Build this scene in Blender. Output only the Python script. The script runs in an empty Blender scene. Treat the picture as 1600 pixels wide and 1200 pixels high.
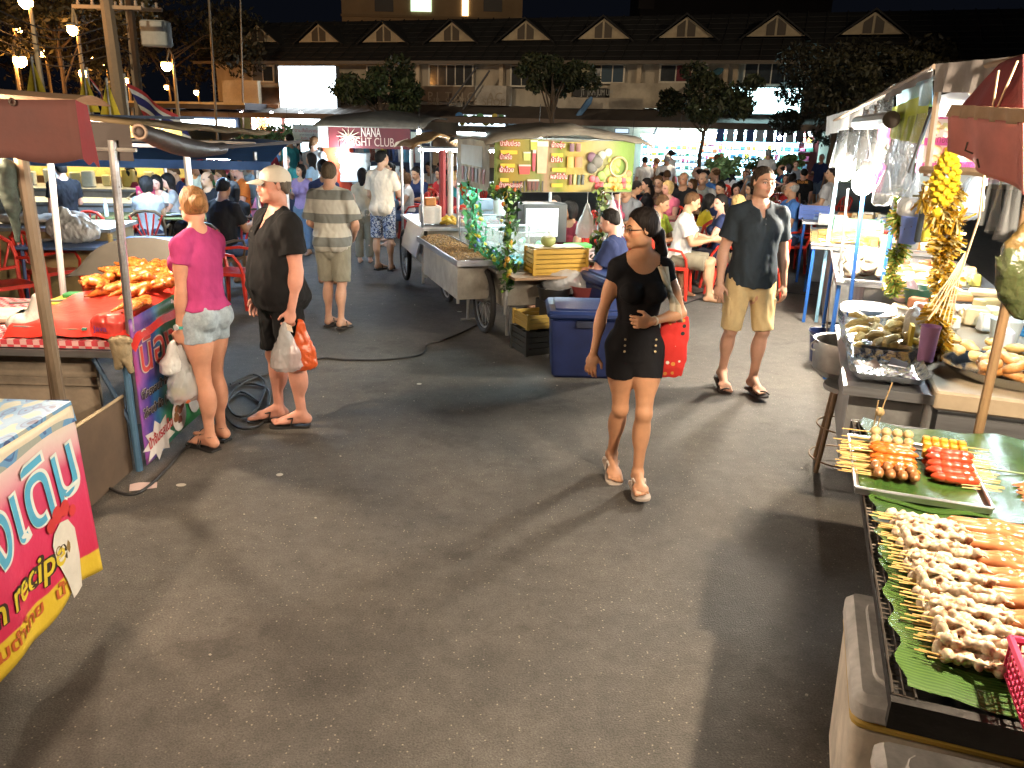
import bpy, bmesh, math, random
import numpy as np
from mathutils import Vector, Matrix
random.seed(7); np.random.seed(7)
S = bpy.context.scene; COL = S.collection
# ------------------------------------------------------------------ camera
FPX=1240.0; CAMH=2.1; PITCH=math.atan(400/FPX); ROLL=0.026
cf=np.array([0,math.cos(PITCH),-math.sin(PITCH)]); _r=np.array([1,0,0.]); _u=np.cross(_r,cf)
cr=math.cos(ROLL)*_r+math.sin(ROLL)*_u; cu=-math.sin(ROLL)*_r+math.cos(ROLL)*_u
C0=np.array([0,0,CAMH])
cam=bpy.data.cameras.new('camera'); co=bpy.data.objects.new('camera',cam); COL.objects.link(co)
cam.sensor_fit='HORIZONTAL'; cam.sensor_width=36; cam.lens=36*FPX/1600; cam.clip_start=.05; cam.clip_end=600
co.matrix_world=Matrix(((cr[0],cu[0],-cf[0],0),(cr[1],cu[1],-cf[1],0),(cr[2],cu[2],-cf[2],CAMH),(0,0,0,1)))
S.camera=co
# ------------------------------------------------------------------ night sky, exposure
W=bpy.data.worlds.new('World'); S.world=W; W.use_nodes=True
bgn=W.node_tree.nodes['Background']; bgn.inputs[0].default_value=(.0013,.0016,.0026,1); bgn.inputs[1].default_value=1.0
S.view_settings.view_transform='Standard'; S.view_settings.look='None'; S.view_settings.gamma=1; S.view_settings.exposure=1.05
S.view_settings.use_curve_mapping=False
cy=S.cycles
cy.max_bounces=6; cy.diffuse_bounces=3; cy.glossy_bounces=3; cy.transmission_bounces=4; cy.transparent_max_bounces=16
cy.sample_clamp_indirect=3; cy.sample_clamp_direct=0; cy.caustics_reflective=False; cy.caustics_refractive=False
cy.use_denoising=True; cy.use_light_tree=True
def ray(px,py): return cf*FPX+cr*(px-800)+cu*(600-py)
def onz(px,py,z=0.):
    d=ray(px,py); t=(z-CAMH)/d[2]; return Vector(C0+d*t)
def aty(px,py,Y):
    d=ray(px,py); return Vector(C0+d*(Y/d[1]))
def onpl(px,py,P,n):
    d=ray(px,py); P=np.array(P,float); n=np.array(n,float); t=((P-C0)@n)/(d@n); return Vector(C0+d*t)
def proj(p):
    v=np.array(p)-C0; k=v@cf; return 800+FPX*(v@cr)/k, 600-FPX*(v@cu)/k
# ------------------------------------------------------------------ materials
MATS={}
def mat(name,col=(.5,.5,.5),rough=.6,metal=0,bump=0,bscale=40,var=0,vscale=6,emit=0,ecol=None,trans=0,alpha=1,spec=.5,objcol=False,vcol=False,sub=0,stretch=None,coat=0):
    if name in MATS: return MATS[name]
    m=bpy.data.materials.new(name); m.use_nodes=True; nt=m.node_tree; b=nt.nodes['Principled BSDF']
    N=nt.nodes.new; L=nt.links.new
    c4=(*col,1); b.inputs['Base Color'].default_value=c4; b.inputs['Roughness'].default_value=rough; b.inputs['Metallic'].default_value=metal
    b.inputs['Specular IOR Level'].default_value=spec
    if coat: b.inputs['Coat Weight'].default_value=coat; b.inputs['Coat Roughness'].default_value=.15
    if trans: b.inputs['Transmission Weight'].default_value=trans; b.inputs['IOR'].default_value=1.2
    if alpha<1: b.inputs['Alpha'].default_value=alpha
    if sub: b.inputs['Subsurface Weight'].default_value=sub; b.inputs['Subsurface Radius'].default_value=(.01,.004,.002); b.inputs['Subsurface Scale'].default_value=.5
    src=None
    if objcol: n=N('ShaderNodeObjectInfo'); src=n.outputs['Color']
    if vcol: n=N('ShaderNodeVertexColor'); n.layer_name='Col'; src2=n.outputs['Color']
    if vcol:
        if src is None: src=src2
        else:
            mm=N('ShaderNodeMix'); mm.data_type='RGBA'; mm.blend_type='MULTIPLY'; mm.inputs[0].default_value=1; L(src,mm.inputs[6]); L(src2,mm.inputs[7]); src=mm.outputs[2]
    tc=None
    if bump or var:
        tc=N('ShaderNodeTexCoord'); co_=tc.outputs['Object']
        if stretch:
            mp=N('ShaderNodeMapping'); mp.inputs['Scale'].default_value=stretch; L(co_,mp.inputs[0]); co_=mp.outputs[0]
    if var:
        n=N('ShaderNodeTexNoise'); n.inputs['Scale'].default_value=vscale; n.inputs['Detail'].default_value=6; n.inputs['Roughness'].default_value=.65; L(co_,n.inputs['Vector'])
        rp=N('ShaderNodeMapRange'); rp.inputs['From Min'].default_value=.3; rp.inputs['From Max'].default_value=.7
        rp.inputs['To Min'].default_value=1-var; rp.inputs['To Max'].default_value=1+var*.6; L(n.outputs[0],rp.inputs['Value'])
        mx=N('ShaderNodeVectorMath'); mx.operation='SCALE'
        if src is None: mx.inputs[0].default_value=col
        else: L(src,mx.inputs[0])
        L(rp.outputs[0],mx.inputs['Scale']); src=mx.outputs[0]
        r2=N('ShaderNodeMapRange'); r2.inputs['To Min'].default_value=max(.02,rough-.12); r2.inputs['To Max'].default_value=min(1,rough+.12); L(n.outputs[0],r2.inputs['Value']); L(r2.outputs[0],b.inputs['Roughness'])
    if src is not None: L(src,b.inputs['Base Color'])
    if bump:
        n=N('ShaderNodeTexNoise'); n.inputs['Scale'].default_value=bscale; n.inputs['Detail'].default_value=4; L(co_,n.inputs['Vector'])
        bp=N('ShaderNodeBump'); bp.inputs['Strength'].default_value=bump; bp.inputs['Distance'].default_value=.01; L(n.outputs[0],bp.inputs['Height']); L(bp.outputs[0],b.inputs['Normal'])
    if emit:
        b.inputs['Emission Color'].default_value=(*(ecol or col),1); b.inputs['Emission Strength'].default_value=emit
    MATS[name]=m; return m
def emat(name,col,e): return mat(name,(.8,.8,.8),.5,emit=e,ecol=col)
def pal(c,rough=.6,**k):
    "plain material of a colour, cached by value"
    nm='paint_%02d%02d%02d_%d'%(int(c[0]*99),int(c[1]*99),int(c[2]*99),int(rough*10))+''.join(sorted(str(x)+str(y) for x,y in k.items()))
    k.setdefault('var',.14); k.setdefault('vscale',9)
    return mat(nm[:60],c,rough,**k)
# ------------------------------------------------------------------ mesh builder
class MB:
    def __init__(s): s.v=[]; s.f=[]; s.m=[]; s.cur=0
    def add(s,vs,fs):
        o=len(s.v); s.v+= [tuple(map(float,v)) for v in vs]; s.f+=[tuple(i+o for i in f) for f in fs]; s.m+=[s.cur]*len(fs); return s
    def box(s,c,d,rz=0,R=None,taper=1):
        x,y,z=d[0]/2,d[1]/2,d[2]/2; vs=[]
        for k in (-1,1):
            t=taper if k>0 else 1
            for a,b in ((-1,-1),(1,-1),(1,1),(-1,1)): vs.append(Vector((a*x*t,b*y*t,k*z)))
        M=R if R is not None else Matrix.Rotation(rz,3,'Z')
        vs=[M@v+Vector(c) for v in vs]
        return s.add(vs,[(3,2,1,0),(4,5,6,7),(0,1,5,4),(1,2,6,5),(2,3,7,6),(3,0,4,7)])
    def rbox(s,c,d,r=.01,rz=0,taper=1,n=3):
        "box with rounded vertical edges and a small top/bottom chamfer"
        x,y,z=d[0]/2,d[1]/2,d[2]/2; r=min(r,x*.9,y*.9); ring=[]
        for cx_,cy_,a0 in ((x-r,y-r,0),(-x+r,y-r,90),(-x+r,-y+r,180),(x-r,-y+r,270)):
            for i in range(n+1):
                a=math.radians(a0+90*i/n); ring.append((cx_,cy_,math.cos(a),math.sin(a)))
        lv=[]; ch=min(r*.6,z*.6)
        for zz,rr,t in ((-z,r-ch,1),(-z+ch,r,1),(z-ch,r,taper),(z,r-ch,taper)):
            lv.append([Vector(((a+ca*rr)*t,(b+sa*rr)*t,zz)) for a,b,ca,sa in ring])
        M=Matrix.Rotation(rz,3,'Z'); k=len(ring); vs=[M@v+Vector(c) for l in lv for v in l]; fs=[]
        for j in range(3):
            for i in range(k): fs.append((j*k+i,j*k+(i+1)%k,(j+1)*k+(i+1)%k,(j+1)*k+i))
        fs.append(tuple(range(3*k,4*k))); fs.append(tuple(range(k-1,-1,-1)))
        return s.add(vs,fs)
    def tube(s,pts,r,n=6,cap=True):
        pts=[Vector(p) for p in pts]; rr=r if hasattr(r,'__len__') else [r]*len(pts); vs=[]; up=None
        for i,p in enumerate(pts):
            t=(pts[min(i+1,len(pts)-1)]-pts[max(i-1,0)]).normalized()
            if up is None: up=Vector((0,0,1)) if abs(t.z)<.9 else Vector((1,0,0))
            a=t.cross(up).normalized(); b=a.cross(t).normalized(); up=b
            for k in range(n):
                q=2*math.pi*k/n; vs.append(p+(a*math.cos(q)+b*math.sin(q))*rr[i])
        fs=[]
        for i in range(len(pts)-1):
            for k in range(n): fs.append((i*n+k,i*n+(k+1)%n,(i+1)*n+(k+1)%n,(i+1)*n+k))
        if cap: fs.append(tuple(range(n-1,-1,-1))); fs.append(tuple(range((len(pts)-1)*n,len(pts)*n)))
        return s.add(vs,fs)
    def lathe(s,prof,c=(0,0,0),n=16,sx=1,sy=1,R=None):
        vs=[];fs=[]
        for (r,z) in prof:
            for k in range(n):
                q=2*math.pi*k/n; v=Vector((r*math.cos(q)*sx,r*math.sin(q)*sy,z)); v=(R@v if R else v)+Vector(c); vs.append(v)
        for i in range(len(prof)-1):
            for k in range(n): fs.append((i*n+k,i*n+(k+1)%n,(i+1)*n+(k+1)%n,(i+1)*n+k))
        if prof[0][0]>1e-5: fs.append(tuple(range(n-1,-1,-1)))
        if prof[-1][0]>1e-5: fs.append(tuple(range((len(prof)-1)*n,len(prof)*n)))
        return s.add(vs,fs)
    def ball(s,c,r,n=10,m=6,sc=(1,1,1),R=None):
        prof=[(max(1e-6,r*math.sin(math.pi*i/m)),-r*math.cos(math.pi*i/m)) for i in range(m+1)]
        return s.lathe([(a,b*sc[2]) for a,b in prof],c,n,sc[0],sc[1],R)
    def grid(s,fn,nu,nv,two=0):
        vs=[fn(i/nu,j/nv) for j in range(nv+1) for i in range(nu+1)]; w=nu+1
        fs=[(j*w+i,j*w+i+1,(j+1)*w+i+1,(j+1)*w+i) for j in range(nv) for i in range(nu)]
        return s.add(vs,fs)
    def torus(s,c,R_,r,n=16,m=6,M=None,sc=1,a0=0,a1=2*math.pi):
        vs=[];fs=[]; full=abs(a1-a0-2*math.pi)<1e-4; N_=n if full else n+1
        for i in range(N_):
            a=a0+(a1-a0)*i/n
            for j in range(m):
                b=2*math.pi*j/m; v=Vector(((R_+r*math.cos(b))*math.cos(a),(R_+r*math.cos(b))*math.sin(a),r*math.sin(b)*sc))
                vs.append((M@v if M else v)+Vector(c))
        for i in range(n):
            for j in range(m): i2=(i+1)%N_; fs.append((i*m+j,i2*m+j,i2*m+(j+1)%m,i*m+(j+1)%m))
        return s.add(vs,fs)
    def poly(s,pts,th=None,axis=None):
        "flat polygon, extruded by vector axis when given"
        k=len(pts); pts=[Vector(p) for p in pts]
        if axis is None: return s.add(pts,[tuple(range(k))])
        a=Vector(axis); vs=pts+[p+a for p in pts]
        return s.add(vs,[tuple(range(k-1,-1,-1)),tuple(range(k,2*k))]+[(i,(i+1)%k,k+(i+1)%k,k+i) for i in range(k)])
    def mesh(s,name,mats,smooth=True,ang=35):
        me=bpy.data.meshes.new(name); me.from_pydata(s.v,[],s.f)
        for m in (mats if isinstance(mats,(list,tuple)) else [mats]): me.materials.append(m)
        me.polygons.foreach_set('material_index',s.m); me.validate(clean_customdata=False)
        bm=bmesh.new(); bm.from_mesh(me); bmesh.ops.recalc_face_normals(bm,faces=bm.faces)
        for e in bm.edges:
            if len(e.link_faces)==2 and e.calc_face_angle(0)>math.radians(ang): e.smooth=False
        for f in bm.faces: f.smooth=smooth
        bm.to_mesh(me); bm.free(); return me
    def build(s,name,mats,parent=None,**k):
        return obj(name,s.mesh(name,mats,**k),parent)
def obj(name,me,parent=None,loc=None,rz=None):
    o=bpy.data.objects.new(name,me); COL.objects.link(o)
    if parent is not None: o.parent=parent
    if loc is not None: o.location=loc
    if rz is not None: o.rotation_euler=(0,0,rz)
    return o
def thing(name,label,cat,loc=(0,0,0),rz=0,group=None):
    o=bpy.data.objects.new(name,None); COL.objects.link(o); o.location=loc; o.rotation_euler=(0,0,rz); o.empty_display_size=.1
    tag(o,label,cat,group); return o
def tag(o,label=None,cat=None,group=None,kind=None):
    if label: o['label']=label
    if cat: o['category']=cat
    if group: o['group']=group
    if kind: o['kind']=kind
    return o
def kids(o): return [c for c in COL.objects if c.parent==o]
_kidcache={}
def dup(src,loc=None,rz=None,label=None,group=None,scale=None,color=None):
    if src.name not in _kidcache:
        _kidcache[src.name]=[(c,kids(c)) for c in kids(src)]
    r=src.copy(); COL.objects.link(r)
    if loc is not None: r.location=loc
    if rz is not None: r.rotation_euler=(0,0,rz) if not hasattr(rz,'__len__') else rz
    if label: r['label']=label
    if group: r['group']=group
    if scale: r.scale=(scale,)*3 if not hasattr(scale,'__len__') else scale
    for c,gs in _kidcache[src.name]:
        d=c.copy(); COL.objects.link(d); d.parent=r; d.matrix_parent_inverse=c.matrix_parent_inverse.copy()
        for g in gs:
            e=g.copy(); COL.objects.link(e); e.parent=d
    return r
def struct(name,o): o['kind']='structure'; o.name=name; return o
_tdep=[]
def text(s,size,M,m,parent=None,name='lettering',ext=.0,off=0,align='LEFT',shear=0,sx=1,fit=None):
    "lettering as flat mesh; M is a 4x4 placing its plane"
    cu_=bpy.data.curves.new('txt','FONT'); cu_.body=s; cu_.size=size; cu_.extrude=ext; cu_.offset=off; cu_.align_x=align; cu_.shear=shear; cu_.resolution_u=3
    o=bpy.data.objects.new('txt',cu_); COL.objects.link(o)
    dg=bpy.context.evaluated_depsgraph_get(); me=bpy.data.meshes.new_from_object(o.evaluated_get(dg))
    bpy.data.objects.remove(o); bpy.data.curves.remove(cu_)
    if len(me.vertices)==0: return None
    if fit:
        xs=[v.co.x for v in me.vertices]; w=max(xs)-min(xs); sx=fit/w if w else 1
    me.transform(M@Matrix.Diagonal((sx,1,1,1)))
    me.materials.clear(); me.materials.append(m); me.name=name
    return obj(name,me,parent)
def frame(o,u,v):
    "matrix with x along u, y along v, origin o"
    u=Vector(u).normalized(); v=Vector(v); v=(v-u*v.dot(u)).normalized(); w=u.cross(v)
    return Matrix(((u.x,v.x,w.x,o[0]),(u.y,v.y,w.y,o[1]),(u.z,v.z,w.z,o[2]),(0,0,0,1)))
# ------------------------------------------------------------------ surface from blended volumes (for bodies, cloth, food)
class Vol:
    "list of primitives blended into one closed surface"
    def __init__(s): s.p=[]
    def cone(s,a,b,ra,rb,k=.02,cut=None,sub=False): s.p.append(('c',np.array(a,float),np.array(b,float),ra,rb,k,cut,sub)); return s
    def ell(s,c,r,R=None,k=.02,cut=None,sub=False): s.p.append(('e',np.array(c,float),np.array(r,float),np.eye(3) if R is None else np.array(R,float),None,k,cut,sub)); return s
    def loft(s,o,R,rings,k=.02,cut=None,sub=False,ex=2.3): s.p.append(('l',np.array(o,float),np.array(R,float),np.array(rings,float),ex,k,cut,sub)); return s
    def bounds(s,p):
        if p[0]=='c': return np.minimum(p[1]-p[3],p[2]-p[4]),np.maximum(p[1]+p[3],p[2]+p[4])
        if p[0]=='e':
            e=np.sqrt(((p[3]*p[2])**2).sum(1)); return p[1]-e,p[1]+e
        r=p[3]; pts=[]
        for z,a,b,yo in r:
            for x_ in (-a,a):
                for y_ in (-b,b): pts.append(p[1]+p[2]@np.array([x_,y_+yo,z]))
        pts=np.array(pts); return pts.min(0),pts.max(0)
    def surface(s,vox,noise=0,nfreq=30,seed=0):
        B=[s.bounds(p) for p in s.p if not p[7]]
        lo=np.min([np.minimum(b[0],b[1]) for b in B],0)-vox*3; hi=np.max([np.maximum(b[0],b[1]) for b in B],0)+vox*3
        n=np.ceil((hi-lo)/vox).astype(int)+1
        D=np.full(n,.5,np.float32); ax=[(lo[i]+vox*np.arange(n[i])).astype(np.float32) for i in range(3)]
        for p in s.p:
            b0,b1=s.bounds(p); k=p[5]; m=k+vox*3
            i0=np.clip(np.floor((np.minimum(b0,b1)-m-lo)/vox).astype(int),0,n); i1=np.clip(np.ceil((np.maximum(b0,b1)+m-lo)/vox).astype(int)+1,0,n)
            if (i1<=i0).any(): continue
            sl=tuple(slice(a,b) for a,b in zip(i0,i1))
            X=ax[0][sl[0]][:,None,None]; Y=ax[1][sl[1]][None,:,None]; Z=ax[2][sl[2]][None,None,:]
            if p[0]=='c':
                a,b,ra,rb=p[1:5]; ab=b-a; L2=float(ab@ab)+1e-12
                px,py,pz=X-a[0],Y-a[1],Z-a[2]
                t=np.clip((px*ab[0]+py*ab[1]+pz*ab[2])/L2,0,1)
                d=np.sqrt((px-t*ab[0])**2+(py-t*ab[1])**2+(pz-t*ab[2])**2)-(ra+(rb-ra)*t)
            elif p[0]=='e':
                c,r,R=p[1:4]; px,py,pz=X-c[0],Y-c[1],Z-c[2]
                q=[(px*R[0,i]+py*R[1,i]+pz*R[2,i])/r[i] for i in range(3)]
                k0=np.sqrt(q[0]**2+q[1]**2+q[2]**2); k1=np.sqrt(sum((q[i]/r[i])**2 for i in range(3)))+1e-9
                d=k0*(k0-1)/k1
            else:
                o,R,rg,ex=p[1:5]; px,py,pz=X-o[0],Y-o[1],Z-o[2]
                lx,ly,lz=[px*R[0,i]+py*R[1,i]+pz*R[2,i] for i in range(3)]
                zz=rg[:,0]; A=np.interp(lz,zz,rg[:,1]); Bb=np.interp(lz,zz,rg[:,2]); yo=np.interp(lz,zz,rg[:,3])
                rr=(np.abs(lx/A)**ex+np.abs((ly-yo)/Bb)**ex)**(1/ex)
                d=(rr-1)*np.minimum(A,Bb); d=np.maximum(d,np.maximum(zz[0]-lz,lz-zz[-1]))
            if p[6] is not None:
                for cp,cn in (p[6] if isinstance(p[6],list) else [p[6]]):
                    d=np.maximum(d,(X-cp[0])*cn[0]+(Y-cp[1])*cn[1]+(Z-cp[2])*cn[2])
            O=D[sl]
            if p[7]:
                h=np.maximum(k-np.abs(O+d),0)/k; D[sl]=np.maximum(O,-d)+h*h*k*.25
            else:
                h=np.maximum(k-np.abs(O-d),0)/k; D[sl]=np.minimum(O,d)-h*h*k*.25
        if noise:
            rs=np.random.RandomState(seed); X,Y,Z=np.meshgrid(*ax,indexing='ij',sparse=True)
            for q in range(5):
                f=nfreq*(1.0+.5*q)*rs.uniform(.7,1.3,3)*np.array([1,1,.55]); ph=rs.uniform(0,6.3,3)
                D+=noise/(1+.5*q)*np.sin(X*f[0]+ph[0]+2*np.sin(Z*f[2]*.5+ph[1]))*np.sin(Y*f[1]+ph[1])*np.sin(Z*f[2]+ph[2]+1.5*np.sin(X*f[0]*.6))
        return nets(D,lo,vox)
CORN=[(0,0,0),(1,0,0),(0,1,0),(1,1,0),(0,0,1),(1,0,1),(0,1,1),(1,1,1)]
EDG=[(0,1),(2,3),(4,5),(6,7),(0,2),(1,3),(4,6),(5,7),(0,4),(1,5),(2,6),(3,7)]
def nets(D,lo,vox):
    n=np.array(D.shape); Sg=D<0; cnt=np.zeros(n-1,np.int8)
    for c in CORN: cnt+=Sg[c[0]:n[0]-1+c[0],c[1]:n[1]-1+c[1],c[2]:n[2]-1+c[2]]
    act=(cnt>0)&(cnt<8); I=np.argwhere(act); idx=np.full(n-1,-1,np.int32); idx[act]=np.arange(len(I))
    V=[D[I[:,0]+c[0],I[:,1]+c[1],I[:,2]+c[2]] for c in CORN]; P=np.zeros((len(I),3)); cn=np.zeros(len(I))
    CA=np.array(CORN,float)
    for a,b in EDG:
        m=(V[a]<0)!=(V[b]<0); t=np.where(m,V[a]/(V[a]-V[b]+1e-20),0)
        P+=np.where(m[:,None],CA[a]+(CA[b]-CA[a])*t[:,None],0); cn+=m
    P=(P/cn[:,None]+I)*vox+lo; F=[]
    for axi in range(3):
        o1,o2=(axi+1)%3,(axi+2)%3
        a=np.take(Sg,range(n[axi]-1),axi); b=np.take(Sg,range(1,n[axi]),axi); E=np.argwhere(a!=b)
        E=E[(E[:,o1]>0)&(E[:,o2]>0)&(E[:,o1]<n[o1]-1)&(E[:,o2]<n[o2]-1)]
        s=Sg[E[:,0],E[:,1],E[:,2]]
        def cell(d1,d2):
            q=E.copy(); q[:,o1]-=d1; q[:,o2]-=d2; return idx[q[:,0],q[:,1],q[:,2]]
        q=np.stack([cell(1,1),cell(0,1),cell(0,0),cell(1,0)],1); q[~s]=q[~s][:,::-1]; F.append(q)
    return P,np.concatenate(F)
def npmesh(name,V,F,m,col=None):
    me=bpy.data.meshes.new(name); me.vertices.add(len(V)); me.vertices.foreach_set('co',np.asarray(V,np.float32).ravel())
    me.loops.add(F.size); me.loops.foreach_set('vertex_index',F.astype(np.int32).ravel())
    me.polygons.add(len(F)); me.polygons.foreach_set('loop_start',np.arange(len(F),dtype=np.int32)*F.shape[1]); me.polygons.foreach_set('loop_total',np.full(len(F),F.shape[1],np.int32))
    me.polygons.foreach_set('use_smooth',np.ones(len(F),bool)); me.update(calc_edges=True)
    for x in (m if isinstance(m,(list,tuple)) else [m]): me.materials.append(x)
    if col is not None:
        a=me.color_attributes.new('Col','FLOAT_COLOR','POINT'); a.data.foreach_set('color',np.concatenate([col,np.ones((len(V),1))],1).astype(np.float32).ravel())
    return me
# ------------------------------------------------------------------ people
def nrm(v): v=np.array(v,float); return v/np.linalg.norm(v)
def rot(ax,a): return np.array(Matrix.Rotation(a,3,Vector(ax)))
SKIN=mat('skin',(.5,.3,.2),.52,objcol=True,vcol=True,bump=.18,bscale=45,sub=.08,spec=.35,var=.12,vscale=13)
CLOTH=mat('cloth',(.5,.5,.5),.9,objcol=True,bump=1.0,bscale=9,var=.18,vscale=10,spec=.12,stretch=(1.3,1.3,.7))
HAIR=mat('hair',(.05,.03,.02),.6,objcol=True,bump=1.0,bscale=10,var=.5,vscale=9,stretch=(9,9,1.0),spec=.12)
DENIM=mat('denim',(.25,.33,.42),.9,objcol=True,bump=.9,bscale=22,var=.35,vscale=14,spec=.15)
RUB=mat('dark_rubber',(.02,.02,.02),.7)
def hand(V,w,fd,pn,th,h,side,curl=.5,k=.006,fine=True):
    "w wrist, fd finger direction, pn palm normal, th thumb side direction"
    s=h/1.75; fd=nrm(fd); pn=nrm(np.array(pn)-fd*np.dot(pn,fd)); th=nrm(np.cross(fd,pn))*side
    V.ell(w+fd*.048*s,(.041*s,.05*s,.016*s),np.stack([th,fd,pn],1),k=.015)
    if not fine:
        V.ell(w+fd*.115*s+pn*.02*curl,(.035*s,.045*s,.016*s),np.stack([th,nrm(fd+pn*curl),pn],1),k=.02); V.cone(w+fd*.03*s+th*.03*s,w+fd*.08*s+th*.055*s,.012*s,.009*s,k=.01); return
    for i,(ox,L,r) in enumerate(((.030,.072,.0095),(.010,.080,.0098),(-.010,.074,.0092),(-.029,.058,.0082))):
        a=w+fd*.085*s+th*ox*1.08*s; d=fd+th*ox*1.2; c=curl*(1+.12*i)
        for j,f in enumerate((.42,.32,.26)):
            c2=c*(.6+j*.75); dd=nrm(d*math.cos(c2)+pn*math.sin(c2)); b=a+dd*L*f*s*1.05
            V.cone(a,b,r*s*(1-.08*j),r*s*(.94-.08*j),k=.003 if j else k); a=b
    a=w+fd*.022*s+th*.026*s+pn*.006*s; d1=nrm(fd*.7+th*.75+pn*.25); b=a+d1*.042*s; d2=nrm(fd*.95+th*.2+pn*(.2+curl*.4)); c=b+d2*.034*s
    V.cone(a,b,.0135*s,.0105*s,k=.012); V.cone(b,c,.0105*s,.0085*s,k=.004)
MALE=[(-.085,.045,.04,0),(-.05,.080,.060,0),(-.01,.093,.068,-.003),(.03,.090,.066,0),(.07,.083,.058,.002),(.11,.082,.057,.003),(.16,.090,.063,.003),(.205,.099,.070,.004),(.24,.101,.066,.0),(.27,.092,.054,-.004),(.295,.066,.042,-.006),(.315,.036,.032,-.006)]
FEM=[(-.085,.045,.04,0),(-.05,.082,.060,0),(-.01,.093,.066,-.004),(.03,.088,.061,0),(.07,.075,.054,.002),(.105,.070,.050,.003),(.15,.077,.056,.003),(.20,.086,.064,.003),(.235,.088,.058,.0),(.265,.083,.048,-.004),(.29,.060,.038,-.006),(.31,.031,.029,-.006)]
HID=[]
def person(label,loc,yaw,h=1.72,sex='m',fat=0,pose=None,skin=(.55,.33,.23),hair=None,haircol=(.03,.02,.015),top=None,bottom=None,shoes=None,vox=.006,group=None,category='person',face=True,muscle=1.0,only_meshes=False):
    p=dict(lean=0,side=0,twist=0,head=(0,0,0),la=((-.12,0,-1),(-.05,.12,-1)),ra=((.12,0,-1),(.05,.12,-1)),ll=((-.03,0,-1),(0,0,-1),0,0),rl=((.03,0,-1),(0,0,-1),0,0),hc=.55,lpalm=(1,0,0),rpalm=(-1,0,0),lh=None,rh=None,lhc=None,rhc=None)
    p.update(pose or {})
    fine=vox<=.009; female=sex=='f'; R=dict()
    # pelvis at origin first; offset later
    RT=rot((0,0,1),p['twist'])@rot((0,1,0),p['side'])@rot((1,0,0),-p['lean'])
    T=lambda x,y,z: RT@np.array([x,y,z])*h
    RP=rot((0,0,1),p['twist']*.3)
    hip=.050 if not female else .048
    rings=[list(r) for r in (FEM if female else MALE)]
    for r in rings:
        g=math.exp(-((r[0]-.085)/.085)**2); r[1]*=1+.32*fat*g+.10*fat; r[2]*=1+.55*fat*g+.12*fat; r[3]+=.022*fat*g
    shw=(.100 if not female else .085)*(1+.08*fat); am=(1+.28*fat)*(1. if not female else .86)*muscle
    sh={-1:T(-shw,-.004,.272),1:T(shw,-.004,.272)}; hipj={s_:RP@np.array([s_*hip*h,0,-.01*h]) for s_ in (-1,1)}
    up,fo,th_,sn=.168*h,.148*h,.245*h,.235*h
    el={};wr={};kn={};an={};ft={};fdir={};hd={}
    for s_,k in ((-1,'la'),(1,'ra')):
        a,b=p[k][:2]; el[s_]=sh[s_]+nrm(a)*up; wr[s_]=el[s_]+nrm(b)*fo; hd[s_]=nrm(p['lh' if s_<0 else 'rh'] if p['lh' if s_<0 else 'rh'] is not None else b)
    for s_,k in ((-1,'ll'),(1,'rl')):
        a,b,fy,fp=p[k]; kn[s_]=hipj[s_]+nrm(a)*th_; an[s_]=kn[s_]+nrm(b)*sn
        f=np.array([math.sin(fy)*math.cos(fp),math.cos(fy)*math.cos(fp),math.sin(fp)]); fdir[s_]=f
    low=min(min(an[s_][2]-.042*h*math.cos(p[k][3])-max(0,-math.sin(p[k][3]))*.105*h for s_,k in ((-1,'ll'),(1,'rl'))),9)
    off=np.array([0,0,-low+(.022 if shoes else .002)]); O=off
    lm=(1+.16*fat)*(1.0 if not female else 1.03)*muscle
    def bodyvol():
        V=Vol()
        V.loft(O,RT,[(a*h,b*h,c*h,d*h) for a,b,c,d in rings],k=.03,ex=2.25)
        for s_ in (-1,1):
            V.ell(O+sh[s_],(.034*h*am,.036*h*am,.036*h*am),RT,k=.04)
            V.cone(O+T(s_*.022,-.008,.318),O+sh[s_]+RT@np.array([0,0,.008*h]),.026*h,.024*h,k=.035)
            V.ell(O+T(s_*.042,-.045,-.005),(.047*h,.045*h,.052*h),RT,k=.03)
            if female: V.ell(O+T(s_*.042,.058,.198),(.038*h,.034*h,.036*h),RT,k=.018)
            else: V.ell(O+T(s_*.045,.048,.215),(.045*h,.026*h,.034*h),RT,k=.03)
            A,B,Cc=O+sh[s_],O+el[s_],O+wr[s_]
            V.cone(A,B,.029*h*am,.0225*h*am,k=.025); m=A+(B-A)*.45; V.ell(m,(.030*h*am,.031*h*am,.055*h),basis(B-A),k=.02)
            V.cone(B,Cc,.0225*h*am,.0145*h*am**.5,k=.012); m=B+(Cc-B)*.25; V.ell(m,(.025*h*am,.025*h*am,.045*h),basis(Cc-B),k=.02)
            pn=np.array(p['lpalm'] if s_<0 else p['rpalm'],float); c=p['lhc'] if s_<0 else p['rhc']
            hand(V,Cc,hd[s_],pn,None,h,s_,p['hc'] if c is None else c,fine=fine)
            K,A_=O+kn[s_],O+an[s_]; Hh=O+hipj[s_]
            V.cone(Hh,K,.050*h*lm,.028*h*lm,k=.03); V.ell(Hh+(K-Hh)*.35,(.050*h*lm,.052*h*lm,.10*h),basis(K-Hh),k=.03)
            V.ell(K+np.array([0,.007*h,0]),(.0255*h*lm,.0265*h*lm,.03*h),k=.02)
            V.cone(K,A_,.0265*h*lm,.0185*h,k=.02)
            bk=-nrm(np.cross(nrm(A_-K),np.cross(fdir[s_],nrm(A_-K)))); bk=-nrm(fdir[s_]-nrm(A_-K)*np.dot(fdir[s_],nrm(A_-K)))
            V.ell(K+(A_-K)*.33+bk*.012*h,(.032*h*lm,.032*h*lm,.075*h),basis(A_-K),k=.025)
            # foot
            f=fdir[s_]; upf=nrm(np.cross(np.cross(f,[0,0,1]),f)); sd=np.cross(f,upf)
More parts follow.
